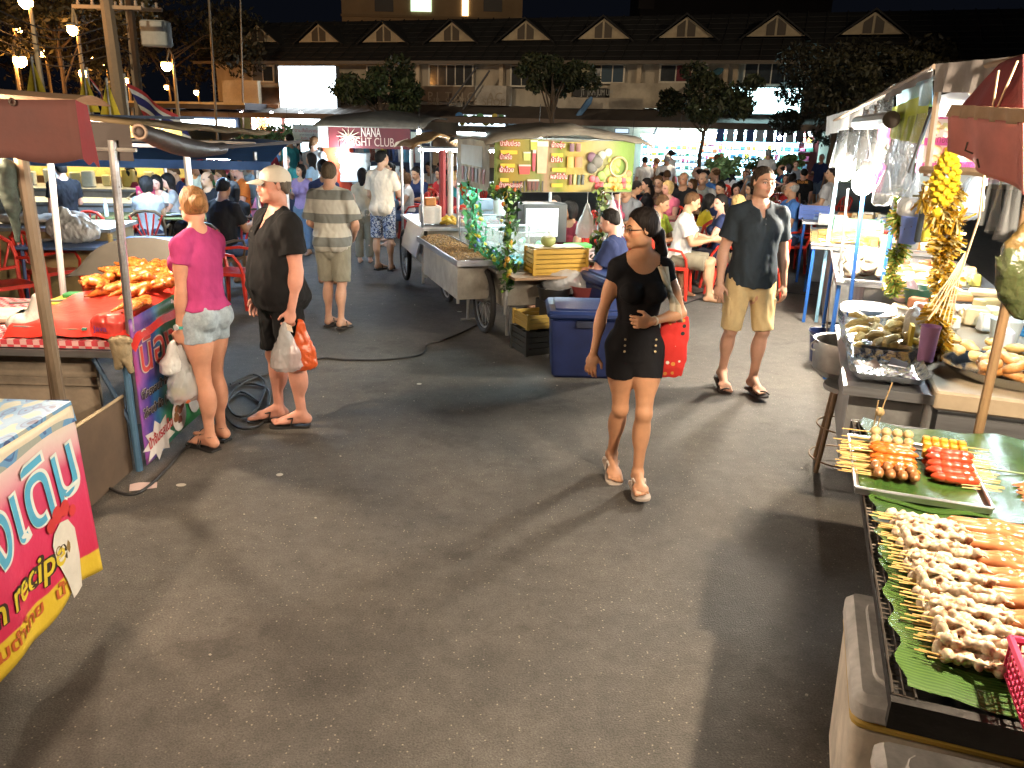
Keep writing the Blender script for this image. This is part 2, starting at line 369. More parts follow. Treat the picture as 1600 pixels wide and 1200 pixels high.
            heel=A_-f*.018*h-upf*.022*h; ball_=A_+f*.075*h-upf*.030*h
            V.cone(A_,heel,.021*h,.0185*h,k=.015); V.cone(heel,ball_,.018*h,.0155*h,k=.02); V.cone(A_+f*.01*h,ball_+upf*.004*h,.02*h,.014*h,k=.02)
            V.ell(ball_,(.030*h,.028*h,.0135*h),np.stack([sd,f,upf],1),k=.015)
            if fine:
                for j in range(5):
                    x_=(-.022+.011*j)*h*s_; r_=(.0088,.0068,.0064,.006,.0055)[j]*h; L_=(.034,.033,.029,.024,.018)[j]*h
                    a=ball_+sd*x_*1+f*.012*h-upf*.003*h; V.cone(a,a+f*L_-upf*.002*h,r_,r_*.9,k=.003)
            else: V.ell(ball_+f*.03*h,(.026*h,.022*h,.010*h),np.stack([sd,f,upf],1),k=.015)
        hn(V); return V
    RH=RT@rot((0,0,1),p['head'][0])@rot((1,0,0),p['head'][1])@rot((0,1,0),p['head'][2])
    hh=.130*h; nk=O+T(0,-.002,.355); hc_=nk+RH@np.array([0,.012*h,.060*h])
    Hp=lambda x,y,z: hc_+RH@np.array([x,y,z])*hh
    def hn(V):
        V.cone(O+T(0,-.010,.30),nk+RH@np.array([0,-.006*h,.01*h]),(.031 if not female else .026)*h*(1+.2*fat),(.030 if not female else .0245)*h*(1+.15*fat),k=.03)
        e=lambda c,r,k=.02,sub=False,R=RH: V.ell(Hp(*c),np.array(r)*hh,R,k=k*hh/.225,sub=sub)
        w=1+.10*fat
        e((0,-.10,.10),(.33,.42,.385),.03); e((0,.09,-.13),(.255*w,.27,.33),.03); e((0,.16,-.30),(.17*w,.17,.15),.03)
        if not vox<=.009:
            e((0,.40,-.1),(.05,.07,.09),.02); 
            for s_ in (-1,1): e((s_*.33,-.02,-.05),(.04,.08,.12),.01)
            return
        e((0,.30,-.44),(.085*w,.07,.06),.03)
        for s_ in (-1,1):
            e((s_*.19*w,.21,-.10),(.10,.12,.10),.03); e((s_*.21*w,.05,-.33),(.07,.15,.09),.04)
            e((s_*.12,.315,.085),(.12,.05,.035),.02)
            e((s_*.145,.395,.0),(.085,.075,.05),.018,True); e((s_*.145,.295,.0),(.075,.065,.055),.006)
            e((s_*.05,.385,-.155),(.038,.045,.032),.008)
            e((s_*.345,-.03,-.03),(.028,.085,.13),.008,False,RH@rot((0,0,1),-s_*.35))
            e((s_*.365,-.02,-.01),(.018,.05,.07),.006,True)
        V.cone(Hp(0,.33,.05),Hp(0,.445,-.135),.030*hh,.042*hh,k=.015)
        e((0,.34,-.225),(.10,.05,.05),.02)
        e((0,.375,-.245),(.092,.040,.022),.006); e((0,.37,-.288),(.080,.040,.026),.006)
        e((0,.425,-.268),(.085,.03,.006),.004,True)
    nm='person'
    root=None if only_meshes else thing(nm,label,category,loc,yaw,group)
    V=bodyvol(); P,F=V.surface(vox)
    q=(P-hc_)@RH/hh; col=np.ones((len(P),3)); fr=q[:,1]>.15
    lips=fr&((q[:,0]/.10)**2+((q[:,2]+.268)/.045)**2<1); col[lips]*=(.80,.50,.48)
    ck=fr&(((np.abs(q[:,0])-.2)/.12)**2+((q[:,2]+.12)/.1)**2<1); col[ck]*=(1.05,.90,.88)
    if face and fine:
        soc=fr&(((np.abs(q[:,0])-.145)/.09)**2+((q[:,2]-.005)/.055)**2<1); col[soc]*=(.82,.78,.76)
    if not female and fine: 
        st=fr&(q[:,2]<-.2)&~lips; col[st]*=(.90,.88,.88)
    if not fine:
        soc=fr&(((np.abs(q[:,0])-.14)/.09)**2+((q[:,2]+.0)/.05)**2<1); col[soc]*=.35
    out={}
    def part(nme,me,colr,par=None):
        o=obj(nme,me,par or root); o.color=(*colr,1); out[nme]=o; return o
    if root is None: root=None
    body=part('body',npmesh('body',P,F,SKIN,col),skin)
    # head details
    if fine and face:
        for s_ in (-1,1):
            m=MB(); m.ball(Hp(s_*.145,.322,.0),.052*hh,10,8,sc=(1.05,.95,.62),R=Matrix(RH.tolist())); o=m.build('eye',pal((.42,.38,.35),.3),root)
            m=MB(); m.ball(Hp(s_*.145+p.get('gaze',0)*.012,.357,.0),.024*hh,8,6,sc=(1,.9,1),R=Matrix(RH.tolist())); m.build('iris',pal((.05,.03,.02),.2),o)
            m=MB(); m.tube([Hp(s_*(.07+.155*t),.375-.045*t*t,.085+.05*math.sin(t*2.4)-.02*t) for t in (0,.33,.66,1)],[.012*hh,.016*hh,.014*hh,.006*hh],5); m.build('eyebrow',pal(tuple(c*.7+.01 for c in haircol),.8),root)
            m=MB(); m.tube([Hp(s_*.145+s_*.072*math.cos(a),.362-.03*math.cos(a)*1,.0+.034*math.sin(a)) for a in np.linspace(.1,math.pi-.1,6)],.007*hh,4); m.build('eyelash',pal((.03,.02,.02),.8),root)
    # hair
    if hair:
        V=Vol(); e=lambda c,r,k=.02,sub=False: V.ell(Hp(*c),np.array(r)*hh,RH,k=k*hh/.225,sub=sub)
        t=.028 if hair in('short','grey','bald') else .045
        e((0,-.11,.115),(.33+t,.42+t,.385+t))
        if hair!='bald': e((0,-.22,-.10),(.29+t,.27,.32),.03)
        if hair in('short','grey','bald'):
            e((0,.42,-.16),(.42,.37,.42),.05,True); e((0,-.25,-.62),(.6,.6,.34),.02,True); e((0,.0,-.44),(.6,.34,.36),.03,True)
            if hair=='bald': e((0,.05,.42),(.30,.48,.3),.03,True)
        else:
            e((0,.38,-.20),(.30,.35,.42),.06,True)
            if hair in('bun','pony'): e((0,-.1,-.62),(.6,.6,.36),.05,True)
        if hair=='bun': e((0,-.66,.08),(.23,.19,.23),.02); e((.03,-.80,.12),(.15,.10,.16),.02)
        if hair=='pony':
            e((0,-.52,-.22),(.13,.12,.14),.04); V.cone(Hp(0,-.58,-.24),Hp(.02,-.62,-.75),.14*hh,.16*hh,k=.03); V.cone(Hp(.02,-.62,-.75),Hp(.02,-.55,-1.1),.15*hh,.05*hh,k=.03)
        if hair=='long':
            for s_ in (-1,1): V.cone(Hp(s_*.22,-.12,-.1),Hp(s_*.22,-.12,-.85),.15*hh,.11*hh,k=.04)
            V.cone(Hp(0,-.30,0),Hp(0,-.28,-1.1),.22*hh,.17*hh,k=.05)
        if hair=='bob':
            for s_ in (-1,1): V.cone(Hp(s_*.26,-.08,0),Hp(s_*.27,-.02,-.38),.13*hh,.11*hh,k=.04)
            V.cone(Hp(0,-.3,-.05),Hp(0,-.28,-.42),.22*hh,.18*hh,k=.05)
        P,F=V.surface(max(vox*.8,.005) if fine else vox*.8,noise=.0022 if fine else .003,nfreq=55,seed=3); part('hair',npmesh('hair',P,F,HAIR),haircol)
    # top
    if top:
        t=top.get('t',.010); slv=top.get('sleeve',.62); hem=top.get('hem',-.03)*h; loose=top.get('loose',.0)
        V=Vol(); hn_=RT@np.array([0,0,-1.]); hp=O+RT@np.array([0,0,hem]); cut=(hp,hn_)
        rg=[]
        for a,b,c,d in rings:
            if a*h<hem-.03 : continue
            lo_=loose*max(0,min(1,(.20-a)/.18)); rg.append((a*h,b*h+t+lo_*.5,c*h+t+lo_*.6,d*h))
        rg=[(hem-.03,rg[0][1]*1.0,rg[0][2],rg[0][3])]+rg
        if loose: rg=[(z,max(a,.078*h+t+loose*.5),max(b,.058*h+t+loose*.4),c) for z,a,b,c in rg if z<.2*h]+[r for r in rg if r[0]>=.2*h]
        V.loft(O,RT,rg,k=.025,cut=cut,ex=2.25)
        for s_ in (-1,1):
            V.ell(O+sh[s_],np.array((.032,.035,.034))*h*am+t*.7,RT,k=.03)
            V.cone(O+T(s_*.03,-.008,.310),O+sh[s_]+RT@np.array([0,0,.008*h]),.026*h+t*.5,.026*h+t*.6,k=.03)
            V.ell(O+T(s_*.042,-.045,-.005),(.047*h+t+loose*.3,.045*h+t+loose*.3,.052*h),RT,k=.03,cut=cut)
            if female: V.ell(O+T(s_*.042,.058,.198),np.array((.038,.034,.036))*h+t,RT,k=.02)
            else: V.ell(O+T(s_*.045,.048,.215),np.array((.045,.026,.034))*h+t,RT,k=.03)
            if slv>0:
                A,B=O+sh[s_],O+el[s_]; nd=nrm(B-A)
                if slv<=1: e_=A+(B-A)*slv; V.cone(A,e_+nd*.03,.030*h*am+t*.8,.027*h*am+t+top.get('flare',.012),k=.025,cut=(e_,nd))
                else:
                    V.cone(A,B,.033*h*am+t,.026*h*am+t,k=.03); Cc=O+wr[s_]; e_=B+(Cc-B)*(slv-1); V.cone(B,e_+nrm(Cc-B)*.02,.027*h*am+t,.022*h*am+t,k=.02,cut=(e_,nrm(Cc-B)))
        nw=top.get('neck',(.042,.05,.045)); nz=top.get('neckz',.325); ny=top.get('necky',.012)
        V.ell(O+T(0,ny,nz),np.array(nw)*h,RT,k=.006,sub=True)
        for x_ in top.get('sub',[]): V.ell(O+T(*x_[0]),np.array(x_[1])*h,RT,k=.006,sub=True)
        if top.get('collar'):
            pass
        P,F=V.surface(vox,noise=1.35*top.get('wr',.0028),nfreq=top.get('wf',26),seed=int(h*1000)%97)
        m_=top.get('mat',CLOTH); o=part(top.get('name','shirt'),npmesh('shirt',P,F,m_),top['col'])
        if top.get('collar') and fine:
            m=MB()
            for s_ in (-1,1):
                pts=[T(s_*x_,y_,z_)+O for x_,y_,z_ in ((.0,-.046,.335),(.030,-.036,.334),(.043,-.006,.326),(.040,.024,.312),(.014,.052,.282))]
                pto=[T(s_*x_,y_,z_)+O for x_,y_,z_ in ((.0,-.056,.312),(.040,-.046,.313),(.060,-.008,.305),(.058,.036,.290),(.030,.066,.262))]
                m.add(pts+pto,[(i,i+1,i+6,i+5) for i in range(4)])
            o2=m.build('collar',m_,root); o2.color=(*[c*1.1 for c in top['col']],1); so=o2.modifiers.new('s','SOLIDIFY'); so.thickness=.004
    if bottom:
        t=bottom.get('t',.012); ln=bottom.get('len',.8); V=Vol(); wst=bottom.get('waist',.075)*h
        cut=(O+RT@np.array([0,0,wst]),RT@np.array([0,0,1.]))
        rg=[(a*h,b*h+t,c*h+t,d*h) for a,b,c,d in rings if a<.15]
        V.loft(O,RT if p.get('sit') is None else RP,rg,k=.03,cut=cut,ex=2.25)
        for s_ in (-1,1):
            V.ell(O+T(s_*.042,-.045,-.005),np.array((.047,.045,.052))*h+t,RT,k=.03)
            A,B,Cc=O+hipj[s_],O+kn[s_],O+an[s_]; nd=nrm(B-A)
            V.ell(O+np.array([0,-.006*h,-.066*h]),(.045*h+t,.052*h+t,.040*h+t*.5),RP,k=.02)
            if ln<=1:
                e_=A+(B-A)*ln; A=A+np.array([s_*.003*h,0,0]); V.cone(A,e_+nd*.03,.054*h*lm+t,(.055-.022*ln)*h*lm+t+bottom.get('flare',.012),k=.014,cut=(e_,nd))
            elif bottom.get('skirt'): pass
            else:
                V.cone(A,B,.056*h*lm+t,.038*h*lm+t,k=.035); e_=B+(Cc-B)*(ln-1); V.cone(B,e_+nrm(Cc-B)*.03,.038*h*lm+t,.034*h*lm+t,k=.03,cut=(e_,nrm(Cc-B)))
        P,F=V.surface(vox,noise=1.3*bottom.get('wr',.0028),nfreq=28,seed=int(h*777)%91)
        part(bottom.get('name','shorts'),npmesh('shorts',P,F,bottom.get('mat',CLOTH)),bottom['col'])
    if shoes:
        for s_ in (-1,1):
            A_=O+an[s_]; f=fdir[s_]; upf=nrm(np.cross(np.cross(f,[0,0,1]),f)); sd=np.cross(f,upf); c=A_+f*.045*h-upf*.044*h-upf*(.004)
            pr=[(-.075,.024),(-.06,.030),(-.03,.028),(0,.027),(.04,.034),(.065,.033),(.082,.024),(.088,.010)]
            L_=[c+f*a*h-sd*b*h for a,b in pr]; Rr=[c+f*a*h+sd*b*h for a,b in reversed(pr)]
            m=MB(); m.poly([x-upf*.016 for x in L_+Rr],axis=upf*.016); o=m.build('sandal' if shoes.get('k')!='shoe' else 'shoe',pal(shoes['col'],.6),root)
            tp=A_+f*.078*h-upf*.018*h; m=MB()
            if shoes['k']=='flip':
                for q_ in (-1,1): m.tube([c+f*.058*h+upf*.008,c+f*.05*h+upf*.02*h,A_+f*.035*h+sd*q_*.022*h-upf*.012*h,c+f*.0*h+sd*q_*.026*h],[.004,.006,.008,.006],5)
            elif shoes['k']=='strap':
                for a0,zz in ((.068,.020),(.045,.026),(.02,.036)):
                    m.tube([c+f*a0*h+sd*q_*.033*h+upf*(zz*h*math.cos(q_*1.45)) for q_ in np.linspace(-1,1,7)],[.007]*7,5)
            elif shoes['k']=='thin':
                for a0,a1 in ((.06,.03),(.03,.06),(.0,.03),(-.01,.0)):
                    m.tube([c+f*(a0+(a1-a0)*(q_+1)/2)*h+sd*q_*.030*h+upf*((.031 if a0>.02 else .045)*h*math.cos(q_*1.45)) for q_ in np.linspace(-1,1,8)],.0035,5)
                m.torus(A_+np.array([0,0,.008]),.021*h,.0035,16,5)
            else:
                V=Vol(); V.cone(A_-f*.015*h-upf*.025*h,A_+f*.07*h-upf*.028*h,.024*h,.021*h); V.cone(A_-upf*.01*h,A_-f*.01*h-upf*.025*h,.026*h,.024*h); V.ell(A_+f*.08*h-upf*.028*h,(.034*h,.032*h,.019*h),np.stack([sd,f,upf],1)); P,F=V.surface(max(vox,.008)); obj('upper',npmesh('upper',P,F,pal(shoes['col'],.6)),o); continue
            m.build('strap',pal(shoes.get('scol',shoes['col']),.6),o)
    info=dict(root=root,O=O,sh={k:O+v for k,v in sh.items()},el={k:O+v for k,v in el.items()},wr={k:O+v for k,v in wr.items()},hd=hd,Hp=Hp,RH=RH,hh=hh,T=lambda x,y,z:O+T(x,y,z),h=h,RT=RT,an={k:O+v for k,v in an.items()},hip={k:O+v for k,v in hipj.items()},kn={k:O+v for k,v in kn.items()})
    return info
def basis(d):
    "rotation whose z axis is d"
    d=nrm(d); a=np.array([1,0,0]) if abs(d[0])<.9 else np.array([0,1,0]); x=nrm(np.cross(a,d)); return np.stack([x,np.cross(d,x),d],1)
def bag(parent,top,w,hgt,m,name='bag',seed=0,label=None,cat=None,dep=.6,vox=.009,loc=None,rz=0,group=None,fold=.004):
    "gathered plastic carrier bag hanging from a point"
    V=Vol(); top=np.array(top,float); rs=np.random.RandomState(seed)
    V.cone(top,top-np.array([0,0,hgt*.35]),.012,.03,k=.03)
    V.loft(top-np.array([0,0,hgt]),np.eye(3),[(0,w*.36,w*.36*dep,0),(hgt*.10,w*.48,w*.48*dep,0),(hgt*.40,w*.44,w*.44*dep,0),(hgt*.72,w*.22,w*.22*dep,0),(hgt,.012,.012,0)],k=.03,ex=2.2)
    P,F=V.surface(vox,noise=fold,nfreq=50,seed=seed)
    o=obj(name,npmesh(name,P,F,m),parent,loc,rz)
    if label: tag(o,label,cat,group)
    return o
# ------------------------------------------------------------------ the six nearest people
PI=math.pi
def ppl():
    G={}
    G['woman']=person('woman in tight black top and shorts with glasses and low ponytail, red flowered tote on shoulder',(.72,4.52,0),PI+.08,1.63,'f',-.05,
      dict(lean=.02,head=(-1.35,-.10,0),ra=((.26,-.06,-1),(.20,.22,-1)),la=((-.42,.16,-1),(1,.66,-.10)),lh=(.98,.10,-.05),lpalm=(.0,-1,0),lhc=.9,rpalm=(-.5,-.9,0),
       ll=((.05,.24,-1),(.02,-.02,-1),.05,0.0),rl=((-.05,-.06,-1),(-.0,-.42,-1),0,-.35),gaze=1),(.52,.27,.15),'pony',(.012,.009,.008),
      dict(col=(.012,.012,.014),t=.005,sleeve=.28,flare=.004,hem=.0,neck=(.062,.075,.075),neckz=.335,necky=.035,wr=.0012,wf=22,name='top'),
      dict(col=(.013,.013,.015),t=.010,len=.46,flare=.004,waist=.09,wr=.0014),dict(k='flip',col=(.45,.38,.32),scol=(.6,.52,.45)),vox=.006)
    G['polo']=person('man in dark polo shirt and khaki cargo shorts walking towards the viewer, arms hanging',(1.93,6.45,0),PI+.12,1.79,'m',.18,
      dict(head=(.12,-.02,0),ra=((.24,-.05,-1),(.10,.24,-1)),la=((-.22,-.02,-1),(-.08,.20,-1)),rpalm=(-.6,-.8,0),lpalm=(.6,-.8,0),
       ll=((-.07,.18,-1),(.05,-.08,-1),-.05,0),rl=((.07,-.02,-1),(-.05,-.34,-1),.1,-.3)),(.50,.28,.19),'short',(.05,.035,.025),
      dict(col=(.028,.036,.044),t=.014,sleeve=.66,flare=.018,hem=-.045,loose=.03,neck=(.040,.045,.03),neckz=.322,sub=[((0,.055,.298),(.013,.05,.034))],wr=.004,collar=1,name='polo_shirt'),
      dict(col=(.52,.39,.20),waist=-.012,t=.010,len=.98,flare=.012,wr=.004,name='cargo_shorts'),dict(k='strap',col=(.03,.02,.018)),vox=.0065)
    G['black']=person('heavy man in beige cap, black henley shirt and black shorts holding plastic bags',(-1.63,5.42,0),2.25,1.775,'m',.62,
      dict(lean=-.03,head=(.02,-.03,0),la=((-.10,-.06,-1),(.0,.20,-1)),ra=((.26,-.03,-1),(.10,.30,-1)),lpalm=(1,0,0),lhc=1.3,
       ll=((-.02,-.06,-1),(-.02,-.10,-1),.55,0),rl=((.03,.06,-1),(.02,-.03,-1),.45,0)),(.60,.29,.21),'grey',(.12,.10,.08),
      dict(col=(.013,.013,.014),t=.022,sleeve=.60,flare=.016,hem=-.05,loose=.035,neck=(.045,.06,.05),neckz=.325,sub=[((0,.07,.275),(.014,.05,.05))],wr=.004,name='henley_shirt'),
      dict(col=(.010,.010,.011),waist=.0,t=.012,len=.90,flare=.012,wr=.005),dict(k='flip',col=(.015,.015,.015),scol=(.02,.02,.02)),vox=.0065)
    G['pink']=person('woman with blonde bun in magenta t-shirt and frayed denim shorts, seen from behind',(-2.0,5.0,0),1.16,1.665,'f',.12,
      dict(head=(-.55,-.08,0),la=((-.10,.02,-1),(-.02,.16,-1)),ra=((.12,.2,-1),(-.1,.6,-1)),lpalm=(1,.2,0),lhc=1.3,
       ll=((-.0,-.05,-1),(-.02,-.05,-1),.1,0),rl=((-.02,.06,-1),(.0,-.02,-1),-.05,0)),(.58,.29,.19),'bun',(.30,.155,.065),
      dict(col=(.42,.055,.19),t=.013,sleeve=.38,flare=.010,hem=.032,loose=.02,neck=(.040,.045,.04),neckz=.325,wr=.003,name='t_shirt'),
      dict(col=(.34,.42,.48),t=.006,len=.36,flare=.010,mat=DENIM,waist=.062,name='denim_shorts'),dict(k='thin',col=(.02,.015,.012)),vox=.0065)
    G['stripe']=person('man with greying crew cut in beige and grey striped shirt walking away',(-1.92,8.35,0),-.10,1.68,'m',.25,
      dict(head=(.05,-.05,0),la=((-.25,.15,-1),(.5,.9,-.5)),ra=((.28,.1,-1),(-.3,.8,-.6)),ll=((.02,.12,-1),(0,-.15,-1),.0,0),rl=((.03,-.08,-1),(0,-.22,-1),0.15,-.1)),(.52,.30,.21),'grey',(.10,.075,.05),
      dict(col=(.9,.9,.9),t=.018,sleeve=.85,flare=.03,hem=-.05,loose=.04,neck=(.036,.04,.02),neckz=.325,wr=.005,mat=STRIPE,collar=0,name='striped_shirt'),
      dict(col=(.25,.24,.19),waist=-.012,t=.012,len=.95,flare=.025,wr=.004),dict(k='flip',col=(.03,.025,.02),scol=(.25,.2,.15)),vox=.0075)
    G['tan']=person('man in cream t-shirt and blue patterned shorts looking at the stall, seen from behind',(-1.98,11.95,0),-.30,1.70,'m',.05,
      dict(head=(-.5,0,0),la=((-.15,.05,-1),(.2,.9,-.6)),ra=((.25,.3,-1),(-.3,.6,.7)),ll=((-.05,0,-1),(0,0,-1),.1,0),rl=((.06,.02,-1),(0,0,-1),-.3,0)),(.45,.26,.16),'short',(.012,.010,.009),
      dict(col=(.62,.52,.40),t=.016,sleeve=.7,flare=.02,hem=-.06,loose=.03,neck=(.038,.042,.03),wr=.004,name='t_shirt'),
      dict(col=(1,1,1),waist=-.015,t=.012,len=1.0,flare=.02,mat=CAMO),dict(k='flip',col=(.02,.02,.02)),vox=.009,face=False)
    return G
def patmat(name,fn):
    m=mat(name,(.5,.5,.5),.85,bump=.7,bscale=10); nt=m.node_tree; fn(nt,nt.nodes['Principled BSDF']); return m
def _stripe(nt,b):
    N=nt.nodes.new;L=nt.links.new; tc=N('ShaderNodeTexCoord'); sp=N('ShaderNodeSeparateXYZ'); L(tc.outputs['Object'],sp.inputs[0])
    r=N('ShaderNodeMath'); r.operation='MULTIPLY_ADD'; r.inputs[1].default_value=1/.235; r.inputs[2].default_value=.22; L(sp.outputs[2],r.inputs[0])
    f=N('ShaderNodeMath'); f.operation='FRACT'; L(r.outputs[0],f.inputs[0]); c=N('ShaderNodeValToRGB'); c.color_ramp.interpolation='CONSTANT'
    e=c.color_ramp.elements; e[0].color=(.15,.16,.15,1); e[1].position=.40; e[1].color=(.42,.41,.36,1); L(f.outputs[0],c.inputs[0]); L(c.outputs[0],b.inputs['Base Color'])
STRIPE=patmat('striped_cloth',_stripe)
def _camo(nt,b):
    N=nt.nodes.new;L=nt.links.new; tc=N('ShaderNodeTexCoord'); n=N('ShaderNodeTexNoise'); n.inputs['Scale'].default_value=22; n.inputs['Distortion'].default_value=1.5; L(tc.outputs['Object'],n.inputs['Vector'])
    c=N('ShaderNodeValToRGB'); c.color_ramp.interpolation='CONSTANT'; e=c.color_ramp.elements; e[0].color=(.03,.045,.10,1); e[1].position=.5; e[1].color=(.5,.5,.48,1); x=e.new(.58); x.color=(.12,.17,.3,1); L(n.outputs[0],c.inputs[0]); L(c.outputs[0],b.inputs['Base Color'])
CAMO=patmat('patterned_cloth',_camo)
PP=ppl()
# ------------------------------------------------------------------ ground
def _asph(nt,b):
    N=nt.nodes.new;L=nt.links.new; tc=N('ShaderNodeTexCoord')
    def noise(sc,det=8,ro=.6): n=N('ShaderNodeTexNoise'); n.inputs['Scale'].default_value=sc; n.inputs['Detail'].default_value=det; n.inputs['Roughness'].default_value=ro; L(tc.outputs['Object'],n.inputs['Vector']); return n.outputs[0]
    def rng(v,a,b_,c,d): r=N('ShaderNodeMapRange'); r.inputs[1].default_value=a; r.inputs[2].default_value=b_; r.inputs[3].default_value=c; r.inputs[4].default_value=d; L(v,r.inputs[0]); return r.outputs[0]
    big=rng(noise(.8,6,.65),.3,.7,.65,1.3); mid=rng(noise(7,10,.82),.34,.66,.74,1.28); fine=rng(noise(130,2,.6),.3,.7,.65,1.4)
    def mul(a,b2): m=N('ShaderNodeMath'); m.operation='MULTIPLY'; L(a,m.inputs[0]); L(b2,m.inputs[1]); return m.outputs[0]
    v=mul(mul(big,mid),fine)
    vo=N('ShaderNodeTexVoronoi'); vo.inputs['Scale'].default_value=48; L(tc.outputs['Object'],vo.inputs['Vector']); sp=rng(vo.outputs['Distance'],.08,.22,1,0)
    sel=N('ShaderNodeSeparateColor'); L(vo.outputs['Color'],sel.inputs[0]); s2=rng(sel.outputs[0],.66,.74,0,1); spk=mul(sp,s2)
    sc=N('ShaderNodeVectorMath'); sc.operation='SCALE'; sc.inputs[0].default_value=(.086,.079,.070); L(v,sc.inputs['Scale'])
    mx=N('ShaderNodeMix'); mx.data_type='RGBA'; mx.inputs[7].default_value=(.32,.28,.22,1); L(spk,mx.inputs[0]); L(sc.outputs[0],mx.inputs[6])
    st=rng(noise(1.3,8,.75),.56,.64,0,.5); m2=N('ShaderNodeMix'); m2.data_type='RGBA'; m2.inputs[7].default_value=(.035,.031,.027,1); L(st,m2.inputs[0]); L(mx.outputs[2],m2.inputs[6])
    wv=N('ShaderNodeTexVoronoi'); wv.feature='DISTANCE_TO_EDGE'; wv.inputs['Scale'].default_value=.42
    dm=N('ShaderNodeVectorMath'); dm.operation='ADD'; nz=N('ShaderNodeTexNoise'); nz.inputs['Scale'].default_value=1.6; nz.inputs['Detail'].default_value=8; L(tc.outputs['Object'],nz.inputs['Vector']); L(tc.outputs['Object'],dm.inputs[0]); L(nz.outputs['Color'],dm.inputs[1]); L(dm.outputs[0],wv.inputs['Vector'])
    ck=rng(wv.outputs['Distance'],.001,.004,.12,0); m3=N('ShaderNodeMix'); m3.data_type='RGBA'; m3.inputs[7].default_value=(.02,.017,.014,1); L(ck,m3.inputs[0]); L(m2.outputs[2],m3.inputs[6])
    L(m3.outputs[2],b.inputs['Base Color']); L(rng(big,.6,1.3,.62,.9),b.inputs['Roughness'])
    bp=N('ShaderNodeBump'); bp.inputs['Strength'].default_value=.45; bp.inputs['Distance'].default_value=.006; L(mul(fine,mid),bp.inputs['Height']); L(bp.outputs[0],b.inputs['Normal'])
    b.inputs['Specular IOR Level'].default_value=.35
ASPH=patmat('asphalt',_asph)
m=MB(); m.grid(lambda a,b:(-90+180*a,-12+172*b,.0),24,24); g=m.build('ground',ASPH); g['kind']='structure'
m=MB()
rs=random.Random(3)
for i in range(140):
    x,y=rs.uniform(-2.5,3),rs.uniform(1.9,13)*1.0; s=rs.uniform(.002,.006); m.box((x,y,s*.4),(s*2,s*rs.uniform(1,2.5),s),rz=rs.uniform(0,3))
o=m.build('road_grit',mat('grit',(.35,.32,.26),.8)); tag(o,'small pale stones and crumbs scattered on the asphalt','grit',kind='stuff')
for i,(px,py) in enumerate([(1445,0),(283,758),(655,600),(718,487),(437,742)]):
    if py==0: continue
    p=onz(px,py,.004); m=MB(); m.lathe([(.0,0),(.02,0),(.022,.002),(.012,.003),(.0,.003)],(0,0,0),10,sx=1+.4*(i%2)); o=m.build('litter',pal((.5,.47,.4),.7)); o.location=p
    tag(o,('flattened pale scrap of litter on the asphalt '+['','below the honey banner','right of the white bag','beside the front cart wheel shadow','in front of the magenta woman','beside the white foam box'][i]),'litter')
# paper flyer below the banner
p=onz(224,760,.006); m=MB(); m.grid(lambda a,b:((a-.5)*.15,(b-.5)*.10,.002+.006*math.sin(a*5)*b),6,4); o=m.build('paper_scrap',pal((.55,.42,.40),.8)); o.location=p; o.rotation_euler=(0,0,.4); tag(o,'small pink paper lying on the ground below the honey chicken banner','paper')
# ------------------------------------------------------------------ cables
def cable(name,label,pts,r=.009,col=(.012,.012,.012),cat='cable',sm=4):
    P=[Vector(p) for p in pts]; out=[]
    for i in range(len(P)-1):
        a,b,c,d=P[max(i-1,0)],P[i],P[i+1],P[min(i+2,len(P)-1)]
        for k in range(sm):
            t=k/sm; out.append(.5*((2*b)+(c-a)*t+(2*a-5*b+4*c-d)*t*t+(3*b-a-3*c+d)*t**3))
    out.append(P[-1]); m=MB(); m.tube(out,r,6); o=m.build(name,pal(col,.6)); tag(o,label,cat); return o
gz=lambda l,z=.01:[onz(x,y,z) for x,y in l]
cable('power_cable','black cable snaking over the road from the cart wheel to the left stalls',gz([(770,500),(745,508),(720,520),(690,532),(668,538),(664,548),(650,556),(600,562),(540,562),(500,560),(450,575),(400,590),(375,600)]))
cable('power_cable','black cable drooping from the pink banner stall along the kerb to the flyer',[onz(118,690,.35),onz(135,720,.12),onz(160,755,.02),onz(195,772,.012),onz(225,765,.012),onz(262,730,.012),onz(290,700,.012),onz(330,690,.012)])
cable('power_cable','tangled coil of black cable on the dark ground behind the magenta woman',gz([(360,600),(395,585),(415,600),(400,640),(370,650),(355,625),(380,600),(420,610),(410,660),(372,668),(350,640),(375,612),(405,628)],.015))
cable('power_cable','thin black cable across the road behind the man in dark polo shirt',gz([(1060,478),(1110,462),(1180,452),(1240,458),(1290,462)]),.008)
cable('power_cable','thin pale line of cable behind the walkers, left of the polo man',gz([(1050,470),(1090,458),(1130,452)],.012),.006)
# ------------------------------------------------------------------ shophouse row, local frame s along the facade, d towards us, z up
FA=np.array([-.0,44.3,0]); FE=np.array([.947,-.321,0]); FN=np.array([-.321,-.947,0])
def fac(px,py,d=0):
    p=np.array(onpl(px,py,FA+FN*d,FN)); return float((p-FA)@FE),float(p[2])
RZ=math.atan2(FE[1],FE[0])
def fpos(s,d,z): return tuple(FA+FE*s+FN*d+np.array([0,0,z]))
SH=thing('shophouse_row','long dark roofed shophouse row with triangular dormers and lit ground floor shops','building',tuple(FA),RZ)
